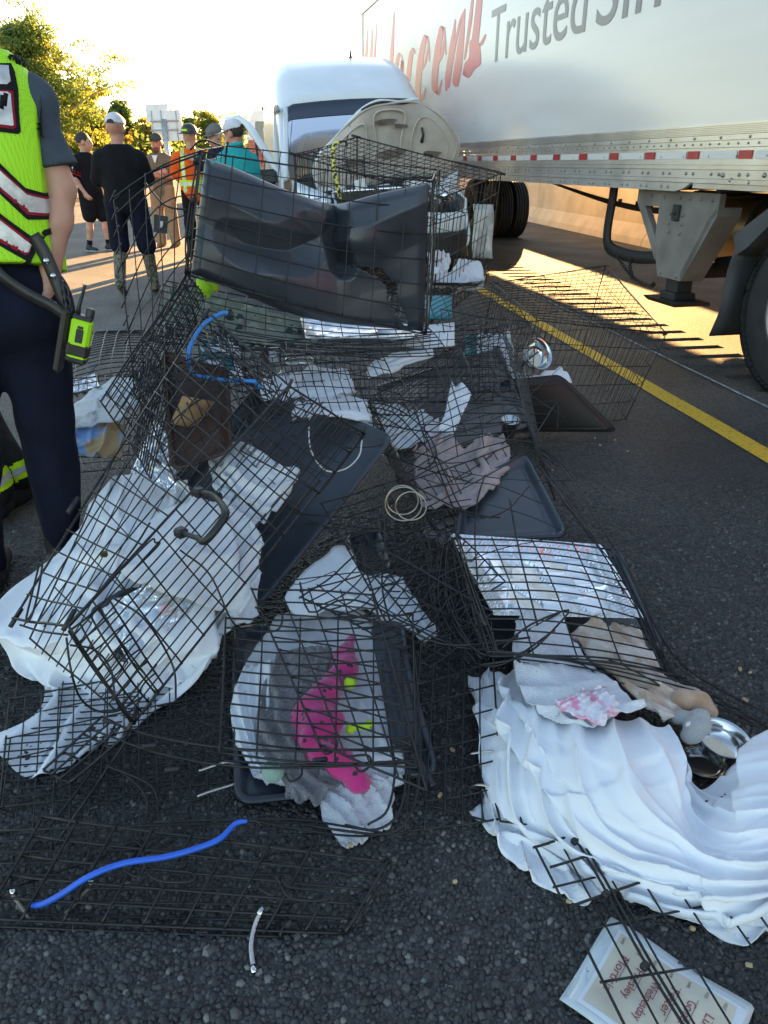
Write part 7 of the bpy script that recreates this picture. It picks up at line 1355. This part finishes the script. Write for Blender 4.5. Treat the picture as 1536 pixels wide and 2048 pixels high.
M_tealp = mat('teal_plastic', (.02, .26, .32), .4); tag(MB().grid(np.array([[yy_(925+30*i+6*math.sin(j), 670+13*j, 4.35+.02*math.sin(i*2+j)) for j in range(8)] for i in range(3)]), 0, True, .01).build('teal_liner', M_tealp), 'teal plastic liner strip standing by the see-through crate', 'liner')
# ---------------------------------------------------------------- the crate on top with its crumpled tray to the camera
c8 = crate('top crate at the heap centre pressed over the big crumpled tray', (620, 720, .5))
A8, B8, C8, D8 = yy_(402, 303, 3.12), yy_(866, 362, 3.30), yy_(850, 668, 3.20), yy_(374, 548, 3.02)
wire_panel([A8, B8, C8, D8], 9, 7, c8, warp=.012, r=.0024, fr=.0034, bulge=(0, -.01, -.03), seg=18)
A8b, B8b, C8b, D8b = yy_(455, 292, 3.85), yy_(880, 340, 4.05), yy_(862, 600, 3.95), yy_(430, 520, 3.8)
wire_panel([A8, A8b, D8b, D8], 6, 12, c8, warp=.01); wire_panel([B8, B8b, C8b, C8], 6, 12, c8, warp=.01); wire_panel([A8b, B8b, C8b, D8b], 14, 6, c8, warp=.012); wire_panel([D8, C8, C8b, D8b], 16, 6, c8, warp=.012, bulge=(0, 0, -.05))
E8, F8 = yy_(226, 398, 3.20), yy_(268, 790, 2.80)
wire_panel([E8, A8+V3(-.01, 0, 0), D8+V3(-.01, 0, 0), F8], 6, 7, c8, 'crate_door', warp=.02, bulge=(0, 0, .06), r=.0022, fr=.003)
wire_panel([yy_(376, 548, 3.05), yy_(408, 600, 3.1), yy_(268, 900, 2.45), yy_(206, 802, 2.55)], 9, 16, c8, warp=.012, r=.0024, fr=.0032)
wire_panel([yy_(372, 556, 3.2), yy_(396, 640, 3.15), yy_(285, 850, 2.6), yy_(216, 790, 2.75)], 8, 10, c8, warp=.014, r=.0022)
for k in range(12): 
    t = k/11; q = E8+(F8-E8)*t; MB().tube([q+V3(-.012, 0, -.012), q+V3(.014, -.01, .03)], .003, 5).build('rod_end', M_wire, c8)
rods(c8, 'bent_rod', [[yy_(228, 395, 3.2), yy_(290, 352, 3.17), yy_(340, 330, 3.15), yy_(400, 308, 3.12)], [yy_(235, 425, 3.2), yy_(300, 370, 3.16), yy_(405, 322, 3.1)], [yy_(290, 365, 3.16), yy_(330, 410, 3.1), yy_(375, 420, 3.06)], [yy_(380, 300, 3.1), yy_(405, 280, 3.1), yy_(440, 290, 3.3)], [yy_(392, 330, 3.08), yy_(372, 470, 3.04), yy_(374, 545, 3.02)], [yy_(404, 300, 3.08), yy_(388, 440, 3.04), yy_(380, 550, 3.0)]], .0036)
for q in ((392, 320), (386, 400), (380, 470), (376, 540)): MB().tube([yy_(q[0], q[1]-6, 3.05), yy_(q[0]-2, q[1]+8, 3.05)], .009, 6).build('hinge_clip', M_clip, c8)
tag(MB().prism([yy_(308, 428, 3.10), yy_(336, 433, 3.10), yy_(334, 468, 3.10), yy_(307, 464, 3.10)], V3(0, .006, 0)).build('crate_badge', mat('navy_badge', (.02, .03, .05), .5)), None)
bd = bpy.data.objects['crate_badge']; bd.parent = c8; bd.data.transform(Matrix.Translation(-c8.location))
MB().prism([yy_(319, 442, 3.095), yy_(326, 443, 3.095), yy_(325, 456, 3.095), yy_(318, 455, 3.095)], V3(0, .002, 0)).build('badge_print', M_refw, bd)
for c_ in bd.children: c_.data.transform(Matrix.Translation(-c8.location))
# crumpled tray: a pan buckled along a deep crease and torn at the lower right
nu, nv = 150, 100; topx = spline(np.array([(412, 318, 0), (470, 338, 0), (560, 376, 0), (640, 404, 0), (684, 408, 0), (760, 388, 0), (856, 368, 0)]), nu); botx = spline(np.array([(384, 545, 0), (470, 578, 0), (560, 618, 0), (640, 640, 0), (720, 650, 0), (790, 656, 0), (846, 660, 0)]), nu)
G = np.zeros((nu, nv, 3)); U, Vv = np.meshgrid(np.linspace(0, 1, nu), np.linspace(0, 1, nv), indexing='ij')
def segd(path):       # distance to a polyline in the sheet, and which side of it
    best = np.full(U.shape, 9.0); sgn = np.zeros(U.shape)
    for (a, b_) in zip(path, path[1:]):
        a, b_ = np.array(a), np.array(b_); d = b_-a; q = np.stack([U, Vv], -1)-a; t = np.clip((q@d)/(d@d), 0, 1); ds = np.linalg.norm((q-t[..., None]*d)*[1, .62], axis=-1); k = ds < best; best[k] = ds[k]; sgn[k] = np.sign((q[..., 0]*d[1]-q[..., 1]*d[0]))[k]
    return best, sgn
TEAR = [(.60, .50), (.70, .515), (.79, .58), (.835, .69), (.835, .79), (.885, .93)]
d1, _ = segd([(.60, -.05), (.575, .14), (.50, .28), (.36, .50), (.20, .60)]); d2, _ = segd([(.60, -.05), (.62, .12), (.585, .30), (.62, .50)]); dt, st_ = segd(TEAR); d3, _ = segd([(.60, .18), (.78, .22), (1.0, .12)]); d4, _ = segd([(.05, .30), (.30, .33), (.50, .28)])
dd = -.060*np.maximum(0, 1-d2/.085)-.040*np.maximum(0, 1-d1/.13)+.030*np.maximum(0, 1-d3/.17)+.022*np.maximum(0, 1-d4/.16)+.030*np.exp(-((U-.30)/.20)**2)*np.exp(-((Vv-.72)/.22)**2)+.028*np.exp(-((U-.72)/.10)**2)*np.exp(-((Vv-.36)/.13)**2)
dd += np.where(st_ > 0, -.034, .020)*np.exp(-dt/.10)*np.clip((U-.58)/.06, 0, 1)
dd += .007*smooth_noise(np.stack([U*3, Vv*3, U*0], -1), 2.2, 5, 2)
ed = np.minimum(np.minimum(U*1.02, (1-U)*1.02), np.minimum(Vv, 1-Vv)*.55); rim = np.clip(1-ed/.035, 0, 1)
for i in range(nu):
    for j in range(nv):
        x = topx[i, 0]*(1-Vv[i, j])+botx[i, 0]*Vv[i, j]; y = topx[i, 1]*(1-Vv[i, j])+botx[i, 1]*Vv[i, j]
        G[i, j] = at(x, y, 3.16+.14*U[i, j]-.08*Vv[i, j]*(1-U[i, j])-dd[i, j]*1.7+.035*rim[i, j]**1.5)
F = []; 
TW = .004+.020*np.clip((U-.68)/.10, 0, 1)*(1+.35*np.sin(U*150+Vv*90)*np.cos(Vv*130)); HOLE = (dt < TW) & (U > .66)
Gf = G.reshape(-1, 3)
for i in range(nu-1):
    for j in range(nv-1):
        if not HOLE[i, j]: F.append((i*nv+j, (i+1)*nv+j, (i+1)*nv+j+1, i*nv+j+1))
mb = MB(); mb.add(Gf, F, 0, True); o = mb.build('crate_tray', M_tray); sm_ = o.modifiers.new('solid', 'SOLIDIFY'); sm_.thickness = .004
tag(o, 'big crumpled black tray facing the camera at the top, creased and torn', 'crate tray')
tape = MB().prism([yy_(422, 323, 3.03), yy_(436, 318, 3.03), yy_(434, 322, 3.03), yy_(424, 329, 3.03)], V3(0, .003, 0)).build('teal_tape_scrap', M_tealp); tag(tape, 'tiny teal tape scrap on the corner of the crumpled tray', 'tape')
# ---------------------------------------------------------------- rear top crate against the van
c9 = crate('tall rear crate stacked against the van hood with clear pouch', (800, 600, .6))
TL, TB, TR, TF = yy_(590, 309, 4.5), yy_(712, 273, 5.2), yy_(1002, 347, 4.95), yy_(885, 396, 4.25); dz = V3(0, 0, -.66)
BL, BB, BR, BF = TL+dz*.95, TB+dz, TR+dz+V3(-.06, 0, 0), TF+dz+V3(-.04, 0, 0)
for C, a, b_ in (([TL, TB, TR, TF], 9, 24), ([TL, TF, BF, BL], 24, 7), ([TF, TR, BR, BF], 15, 7), ([TB, TR, BR, BB], 22, 6), ([TL, TB, BB, BL], 16, 6), ([BL, BB, BR, BF], 8, 16)): wire_panel(C, a, b_, c9, warp=.012, r=.0020, fr=.0032, bulge=(0, 0, -.015))
for q in (TL, TB, TR, TF, (TB+TR)/2, (TL+TF)/2): MB().tube([q-unit(TR-TB)*.03, q+unit(TR-TB)*.03], .008, 6).build('hinge_clip', M_clip, c9)
wire_panel([yy_(700, 460, 4.1), yy_(865, 352, 4.2), yy_(930, 430, 4.1), yy_(780, 470, 3.9)], 6, 6, c9, 'crate_door', warp=.01)
o = MB().grid(np.array([[yy_(946+i*8+2*math.sin(j), 408+18*j-i*1.2+1.4*i, 4.85+.012*math.sin(i*1.3+j*.8)) for j in range(7)] for i in range(6)]), 0, True, .003).build('clear_pouch', mat('cloudy_plastic', (.42, .42, .40), .25, var=.2, vscale=25, bump=.6, bscale=30, dist=.004, spec=.7)); tag(o, 'empty clear plastic pouch hanging on the rear crate corner', 'pouch')
cloth('towel', 'white towel bunched low in the rear crate behind the crumpled tray', 'towel', [[yy_(868, 520, 4.6), yy_(905, 540, 4.6), yy_(930, 515, 4.7), yy_(960, 520, 4.7)], [yy_(860, 548, 4.5), yy_(900, 560, 4.5), yy_(930, 550, 4.55), yy_(962, 552, 4.55)], [yy_(858, 568, 4.4), yy_(900, 572, 4.4), yy_(930, 574, 4.4), yy_(960, 574, 4.45)]], (36, 40), (1.15, 1.2), M_terry, 90, 71, lift=.02)
cloth('plastic_bag', 'pale plastic bag right of the crumpled tray', 'bag', [[yy_(858, 500, 4.3), yy_(880, 496, 4.35), yy_(898, 506, 4.4)], [yy_(858, 520, 4.25), yy_(880, 522, 4.3), yy_(895, 530, 4.3)], [yy_(858, 540, 4.2), yy_(878, 540, 4.2), yy_(888, 538, 4.25)]], (24, 24), (1.12, 1.15), mat('pale_bag', (.66, .66, .68), .3, bump=.5, bscale=40, dist=.006), 80, 72, lift=.02)
tray('dark tray edge under the rear crate towel', [yy_(850, 572, 4.2), yy_(964, 574, 4.3), yy_(972, 560, 4.9), yy_(870, 556, 4.8)], .03, n=(24, 20))
bc = thing('bungee_cord', 'yellow and black striped bungee hanging inside the rear crate', 'cord', yy_(680, 400, 4.45)); m_ = mat('striped_cord', (.03, .03, .02), .7, col2=(.75, .70, .15), vscale=55, contrast=(.48, .52)); MB().tube(spline([yy_(676, 284, 4.42), yy_(667, 296, 4.40), yy_(668, 340, 4.40), yy_(676, 375, 4.40), yy_(680, 402, 4.42)], 24), .011, 8).build('cord', m_, bc); MB().tube(spline([yy_(676, 284, 4.42), yy_(690, 282, 4.5), yy_(694, 292, 4.5)], 10), .007, 6).build('hook', M_wire, bc)
tg = thing('paper_tag', 'white paper tag tied inside the rear crate', 'tag', yy_(722, 385, 4.4)); MB().prism([yy_(708, 362, 4.4), yy_(730, 355, 4.4), yy_(734, 374, 4.4), yy_(712, 382, 4.4)], V3(0, .004, 0)).build('tag_card', M_card2, tg); MB().tube([yy_(728, 310, 4.45), yy_(729, 356, 4.4)], .005, 5).build('tie', M_wire, tg)
# ---------------------------------------------------------------- crates under the top one: nets, fleece, foil, bowls
c10 = crate('buried crate under the crumpled tray holding fleece and foil', (640, 800, .0))
wire_panel([yy_(330, 560, 3.3), yy_(850, 640, 3.4), yy_(900, 706, 3.0), yy_(300, 680, 2.95)], 15, 11, c10, warp=.02, bulge=(0, 0, -.06), r=.0022)
wire_panel([yy_(455, 690, 3.2), yy_(1000, 655, 3.5), yy_(985, 800, 3.1), yy_(480, 812, 2.9)], 30, 9, c10, warp=.015, r=.0018)
wire_panel([yy_(480, 680, 3.5), yy_(960, 650, 3.8), yy_(960, 790, 3.5), yy_(500, 800, 3.3)], 26, 8, c10, warp=.015, r=.0018)
wire_panel([yy_(850, 590, 3.9), yy_(1000, 560, 4.4), yy_(1060, 650, 3.9), yy_(900, 700, 3.5)], 8, 15, c10, warp=.02, bulge=(0, 0, .04), r=.0018)
wire_panel([yy_(330, 650, 3.0), yy_(520, 690, 2.9), yy_(560, 800, 2.6), yy_(330, 760, 2.6)], 10, 8, c10, warp=.03, bulge=(0, -.04, .04), r=.0022)
rods(c10, 'bent_rod', [[yy_(328, 665, 3.0), yy_(345, 720, 2.85), yy_(365, 690, 2.85), yy_(400, 680, 2.9), yy_(455, 740, 2.8), yy_(510, 790, 2.6)], [yy_(360, 560, 3.2), yy_(420, 640, 3.1), yy_(520, 672, 3.05), yy_(700, 690, 3.05), yy_(860, 672, 3.15)], [yy_(425, 650, 2.9), yy_(455, 690, 2.8), yy_(470, 740, 2.75)], [yy_(300, 770, 2.6), yy_(330, 800, 2.55), yy_(380, 805, 2.6), yy_(410, 790, 2.6)]], .003)
m, nt, b = node_mat('sage_camo_fleece'); tc = nt.nodes.new('ShaderNodeTexCoord'); n1 = nt.nodes.new('ShaderNodeTexNoise'); n1.inputs['Scale'].default_value = 9; n1.inputs['Detail'].default_value = 4; nt.links.new(tc.outputs['Object'], n1.inputs['Vector']); r = nt.nodes.new('ShaderNodeValToRGB'); r.color_ramp.interpolation = 'CONSTANT'
r.color_ramp.elements[0].color = (.03, .045, .045, 1); r.color_ramp.elements[1].position = .42; r.color_ramp.elements[1].color = (.22, .25, .20, 1); e = r.color_ramp.elements.new(.62); e.color = (.34, .36, .27, 1)
nt.links.new(n1.outputs['Fac'], r.inputs['Fac']); nt.links.new(r.outputs['Color'], b.inputs['Base Color']); b.inputs['Roughness'].default_value = .95; M_sage = m
cloth('fleece_blanket', 'sage camouflage fleece under the lower edge of the crumpled tray', 'blanket', [[yy_(345, 575, 3.45), yy_(420, 585, 3.5), yy_(500, 610, 3.5), yy_(600, 640, 3.5)], [yy_(330, 620, 3.3), yy_(420, 635, 3.35), yy_(510, 650, 3.35), yy_(600, 668, 3.35)], [yy_(335, 655, 3.15), yy_(420, 665, 3.2), yy_(510, 685, 3.2), yy_(590, 690, 3.2)]], (50, 70), (1.2, 1.25), M_sage, 110, 81, lift=.02, thick=.008, wild=.02)
V, F = sdf_mesh([('e', yy_(410, 572, 3.28), (.036, .03, .036)), ('e', yy_(432, 575, 3.28), (.012, .012, .02)), ('e', yy_(400, 560, 3.28), (.014, .012, .014)), ('e', yy_(416, 590, 3.28), (.014, .012, .014))], .005, .015, wrinkle=.004, wscale=70); tag(raw_mesh('rubber_toy', V, F, mat('tie_dye_toy', (.38, .75, .03), .6, col2=(.75, .35, .05), vscale=14, contrast=(.5, .66)), None, True), 'knobbly lime and orange toy at the left under the crumpled tray', 'toy')
foil('foil_pan', 'foil pan edge showing below the crumpled tray', [yy_(600, 650, 3.5), yy_(850, 660, 3.6), yy_(830, 690, 3.2), yy_(610, 690, 3.15)], (50, 24), .012, .03, 9)
bowl('small steel bowl in the wires below the foil pan edge', yy_(543, 722, 3.2), .05, .07)
tag(MB().tube([yy_(600, 722, 3.15)+V3(.06*math.cos(t), .05*math.sin(t), .004*math.sin(3*t)) for t in np.arange(30)*2*math.pi/30], .006, 6, closed=True).build('bowl_ring', M_steel), 'steel holder ring beside the small steel bowl', 'ring')
cloth('towel', 'white rag under the small steel bowl in the middle wires', 'towel', [[yy_(535, 745, 3.1), yy_(600, 740, 3.2), yy_(690, 730, 3.2)], [yy_(530, 770, 2.95), yy_(600, 770, 3.0), yy_(700, 765, 3.05)], [yy_(525, 790, 2.85), yy_(600, 792, 2.9), yy_(690, 790, 2.9)]], (30, 44), (1.2, 1.2), M_sheet, 90, 82, lift=.02)
cloth('towel', 'white towel end poking out right below the crumpled tray', 'towel', [[yy_(745, 730, 3.2), yy_(790, 702, 3.25), yy_(860, 692, 3.3)], [yy_(740, 748, 3.1), yy_(800, 728, 3.15), yy_(858, 708, 3.2)]], (22, 34), (1.15, 1.15), M_terry, 80, 83, lift=.02, thick=.005)
tag(MB().grid(np.array([[yy_(805+26*i, 648+9*j+3*math.sin(i), 3.7-.06*j) for j in range(6)] for i in range(5)]), 0, True, .006).build('plate', M_card2), 'pale flat liner below the right end of the crumpled tray', 'liner')
tag(MB().grid(np.array([[yy_(850+18*i, 592+9*j, 4.1-.05*j) for j in range(6)] for i in range(4)]), 0, True, .006).build('teal_pad', M_tealp), 'teal pad between the crumpled tray and see-through crate', 'pad')
cloth('shopping_bag', 'white and teal cloth under the blue looped cord', 'cloth', [[yy_(405, 672, 3.1), yy_(440, 668, 3.1), yy_(475, 690, 3.1)], [yy_(405, 710, 2.95), yy_(440, 712, 2.95), yy_(480, 722, 2.95)], [yy_(410, 750, 2.85), yy_(445, 752, 2.85), yy_(480, 752, 2.85)]], (28, 28), (1.15, 1.15), mat('teal_print_cloth', (.70, .73, .78), .8, col2=(.03, .16, .19), vscale=9, contrast=(.5, .53)), 80, 84, lift=.02)
bu = thing('bungee_cord', 'blue looped cord hooked through the wires left of centre', 'cord', yy_(440, 760, 2.7)); MB().tube(spline([yy_(455, 626, 2.84), yy_(440, 628, 2.83), (yy_(405, 652, 2.8)), yy_(380, 695, 2.75), yy_(378, 730, 2.7), yy_(390, 748, 2.68), yy_(430, 757, 2.66), yy_(480, 762, 2.64), yy_(512, 764, 2.63), yy_(519, 776, 2.63)], 60), .0085, 8).build('cord', mat('light_blue_rubber', (.03, .22, .60), .45, bump=.3, bscale=200, dist=.001), bu); MB().tube(spline([yy_(519, 776, 2.63), yy_(512, 785, 2.63), yy_(506, 778, 2.63)], 8), .005, 5).build('hook', M_wire, bu)
# left middle: upright brown tray and its crate
c12 = crate('crushed crate round the upright brown tray left of centre', (330, 950, .0))
wire_panel([yy_(270, 760, 2.6), yy_(470, 700, 2.8), yy_(560, 830, 2.5), yy_(350, 960, 2.3)], 14, 8, c12, warp=.03, bulge=(0, 0, .06), r=.0022)
wire_panel([yy_(300, 690, 2.8), yy_(270, 900, 2.35), yy_(300, 960, 2.3), yy_(350, 760, 2.7)], 7, 10, c12, warp=.02, r=.0022)
M_brown = mat('dusty_brown_tray', (.060, .030, .020), .5, var=.35, vscale=6, bump=.1, bscale=80, dist=.002)
def w12(G, u, v, n): return G+(.05*np.sin(u*3.1)*(1-v))[..., None]*V3(0, -1, 0)
tray('dusty brown-black tray standing upright inside the crushed crate at left', [yy_(318, 705, 2.85), yy_(455, 745, 2.85), yy_(462, 915, 2.42), yy_(338, 958, 2.36)], .04, m=M_brown, warp=w12, n=(34, 40))
M_cardb = mat('cardboard', (.36, .23, .12), .85, var=.15, vscale=12); tag(MB().grid(np.array([[yy_(365+22*i-5*j, 792+11*j+4*i, 2.5+.012*i*i) for j in range(6)] for i in range(4)]), 0, True, .004).build('cardboard_flap', M_cardb), 'tan cardboard flap leaning on the upright brown tray', 'cardboard')
# left rear: crate behind the firefighter with its tray and towels
c11 = crate('low crate behind the firefighter, white towel spilling over its tray', (230, 910, .0))
wire_panel([yy_(140, 668, 4.4), yy_(345, 660, 4.3), yy_(320, 745, 3.6), yy_(120, 770, 3.5)], 9, 18, c11, warp=.02, bulge=(0, 0, .05), r=.0022)
wire_panel([yy_(140, 755, 3.5), yy_(330, 740, 3.5), yy_(300, 905, 2.9), yy_(140, 915, 2.95)], 12, 6, c11, warp=.015, r=.0022)
wire_panel([gz(130, 900, .03), gz(330, 880, .03), gz(320, 930, .02), gz(150, 945, .02)], 10, 4, c11, warp=.006)
tray('black tray slanting behind the firefighter leg', [yy_(130, 850, 3.3), yy_(335, 722, 3.9), yy_(345, 760, 3.6), yy_(140, 905, 3.0)], .04)
cloth('towel', 'white towel spilling over the slanted tray behind the firefighter', 'towel', [[yy_(140, 812, 3.15), yy_(175, 785, 3.2), yy_(215, 765, 3.25), yy_(262, 750, 3.3)], [yy_(142, 835, 3.0), yy_(185, 815, 3.05), yy_(225, 800, 3.1), yy_(268, 790, 3.15)], [yy_(150, 850, 2.95), yy_(190, 842, 2.98), yy_(228, 832, 3.0), yy_(266, 820, 3.05)]], (40, 44), (1.25, 1.25), M_terry, 100, 91, lift=.02, thick=.006, wild=.02)
M_bt = mat('blue_tan_knit', (.16, .32, .62), .95, col2=(.48, .33, .17), vscale=5, contrast=(.5, .56), bump=.7, bscale=160, dist=.004, sheen=.3)
cloth('knit_blanket', 'light blue and tan knit blanket below the spilling towel at left', 'blanket', [[yy_(150, 848, 2.98), yy_(195, 840, 3.0), yy_(245, 845, 3.02)], [yy_(152, 875, 2.9), yy_(198, 872, 2.92), yy_(242, 880, 2.95)], [yy_(155, 900, 2.85), yy_(200, 905, 2.85), yy_(238, 912, 2.88)]], (36, 36), (1.12, 1.15), M_bt, 90, 92, lift=.02, thick=.006)
foil('foil_sheet', 'crinkled foil in the low crate behind the firefighter', [yy_(140, 770, 3.6), yy_(190, 755, 3.7), yy_(200, 780, 3.5), yy_(145, 795, 3.45)], (24, 20), .02, .02, 12)
for o in bpy.data.objects:
    if '_world' in o: del o['_world']
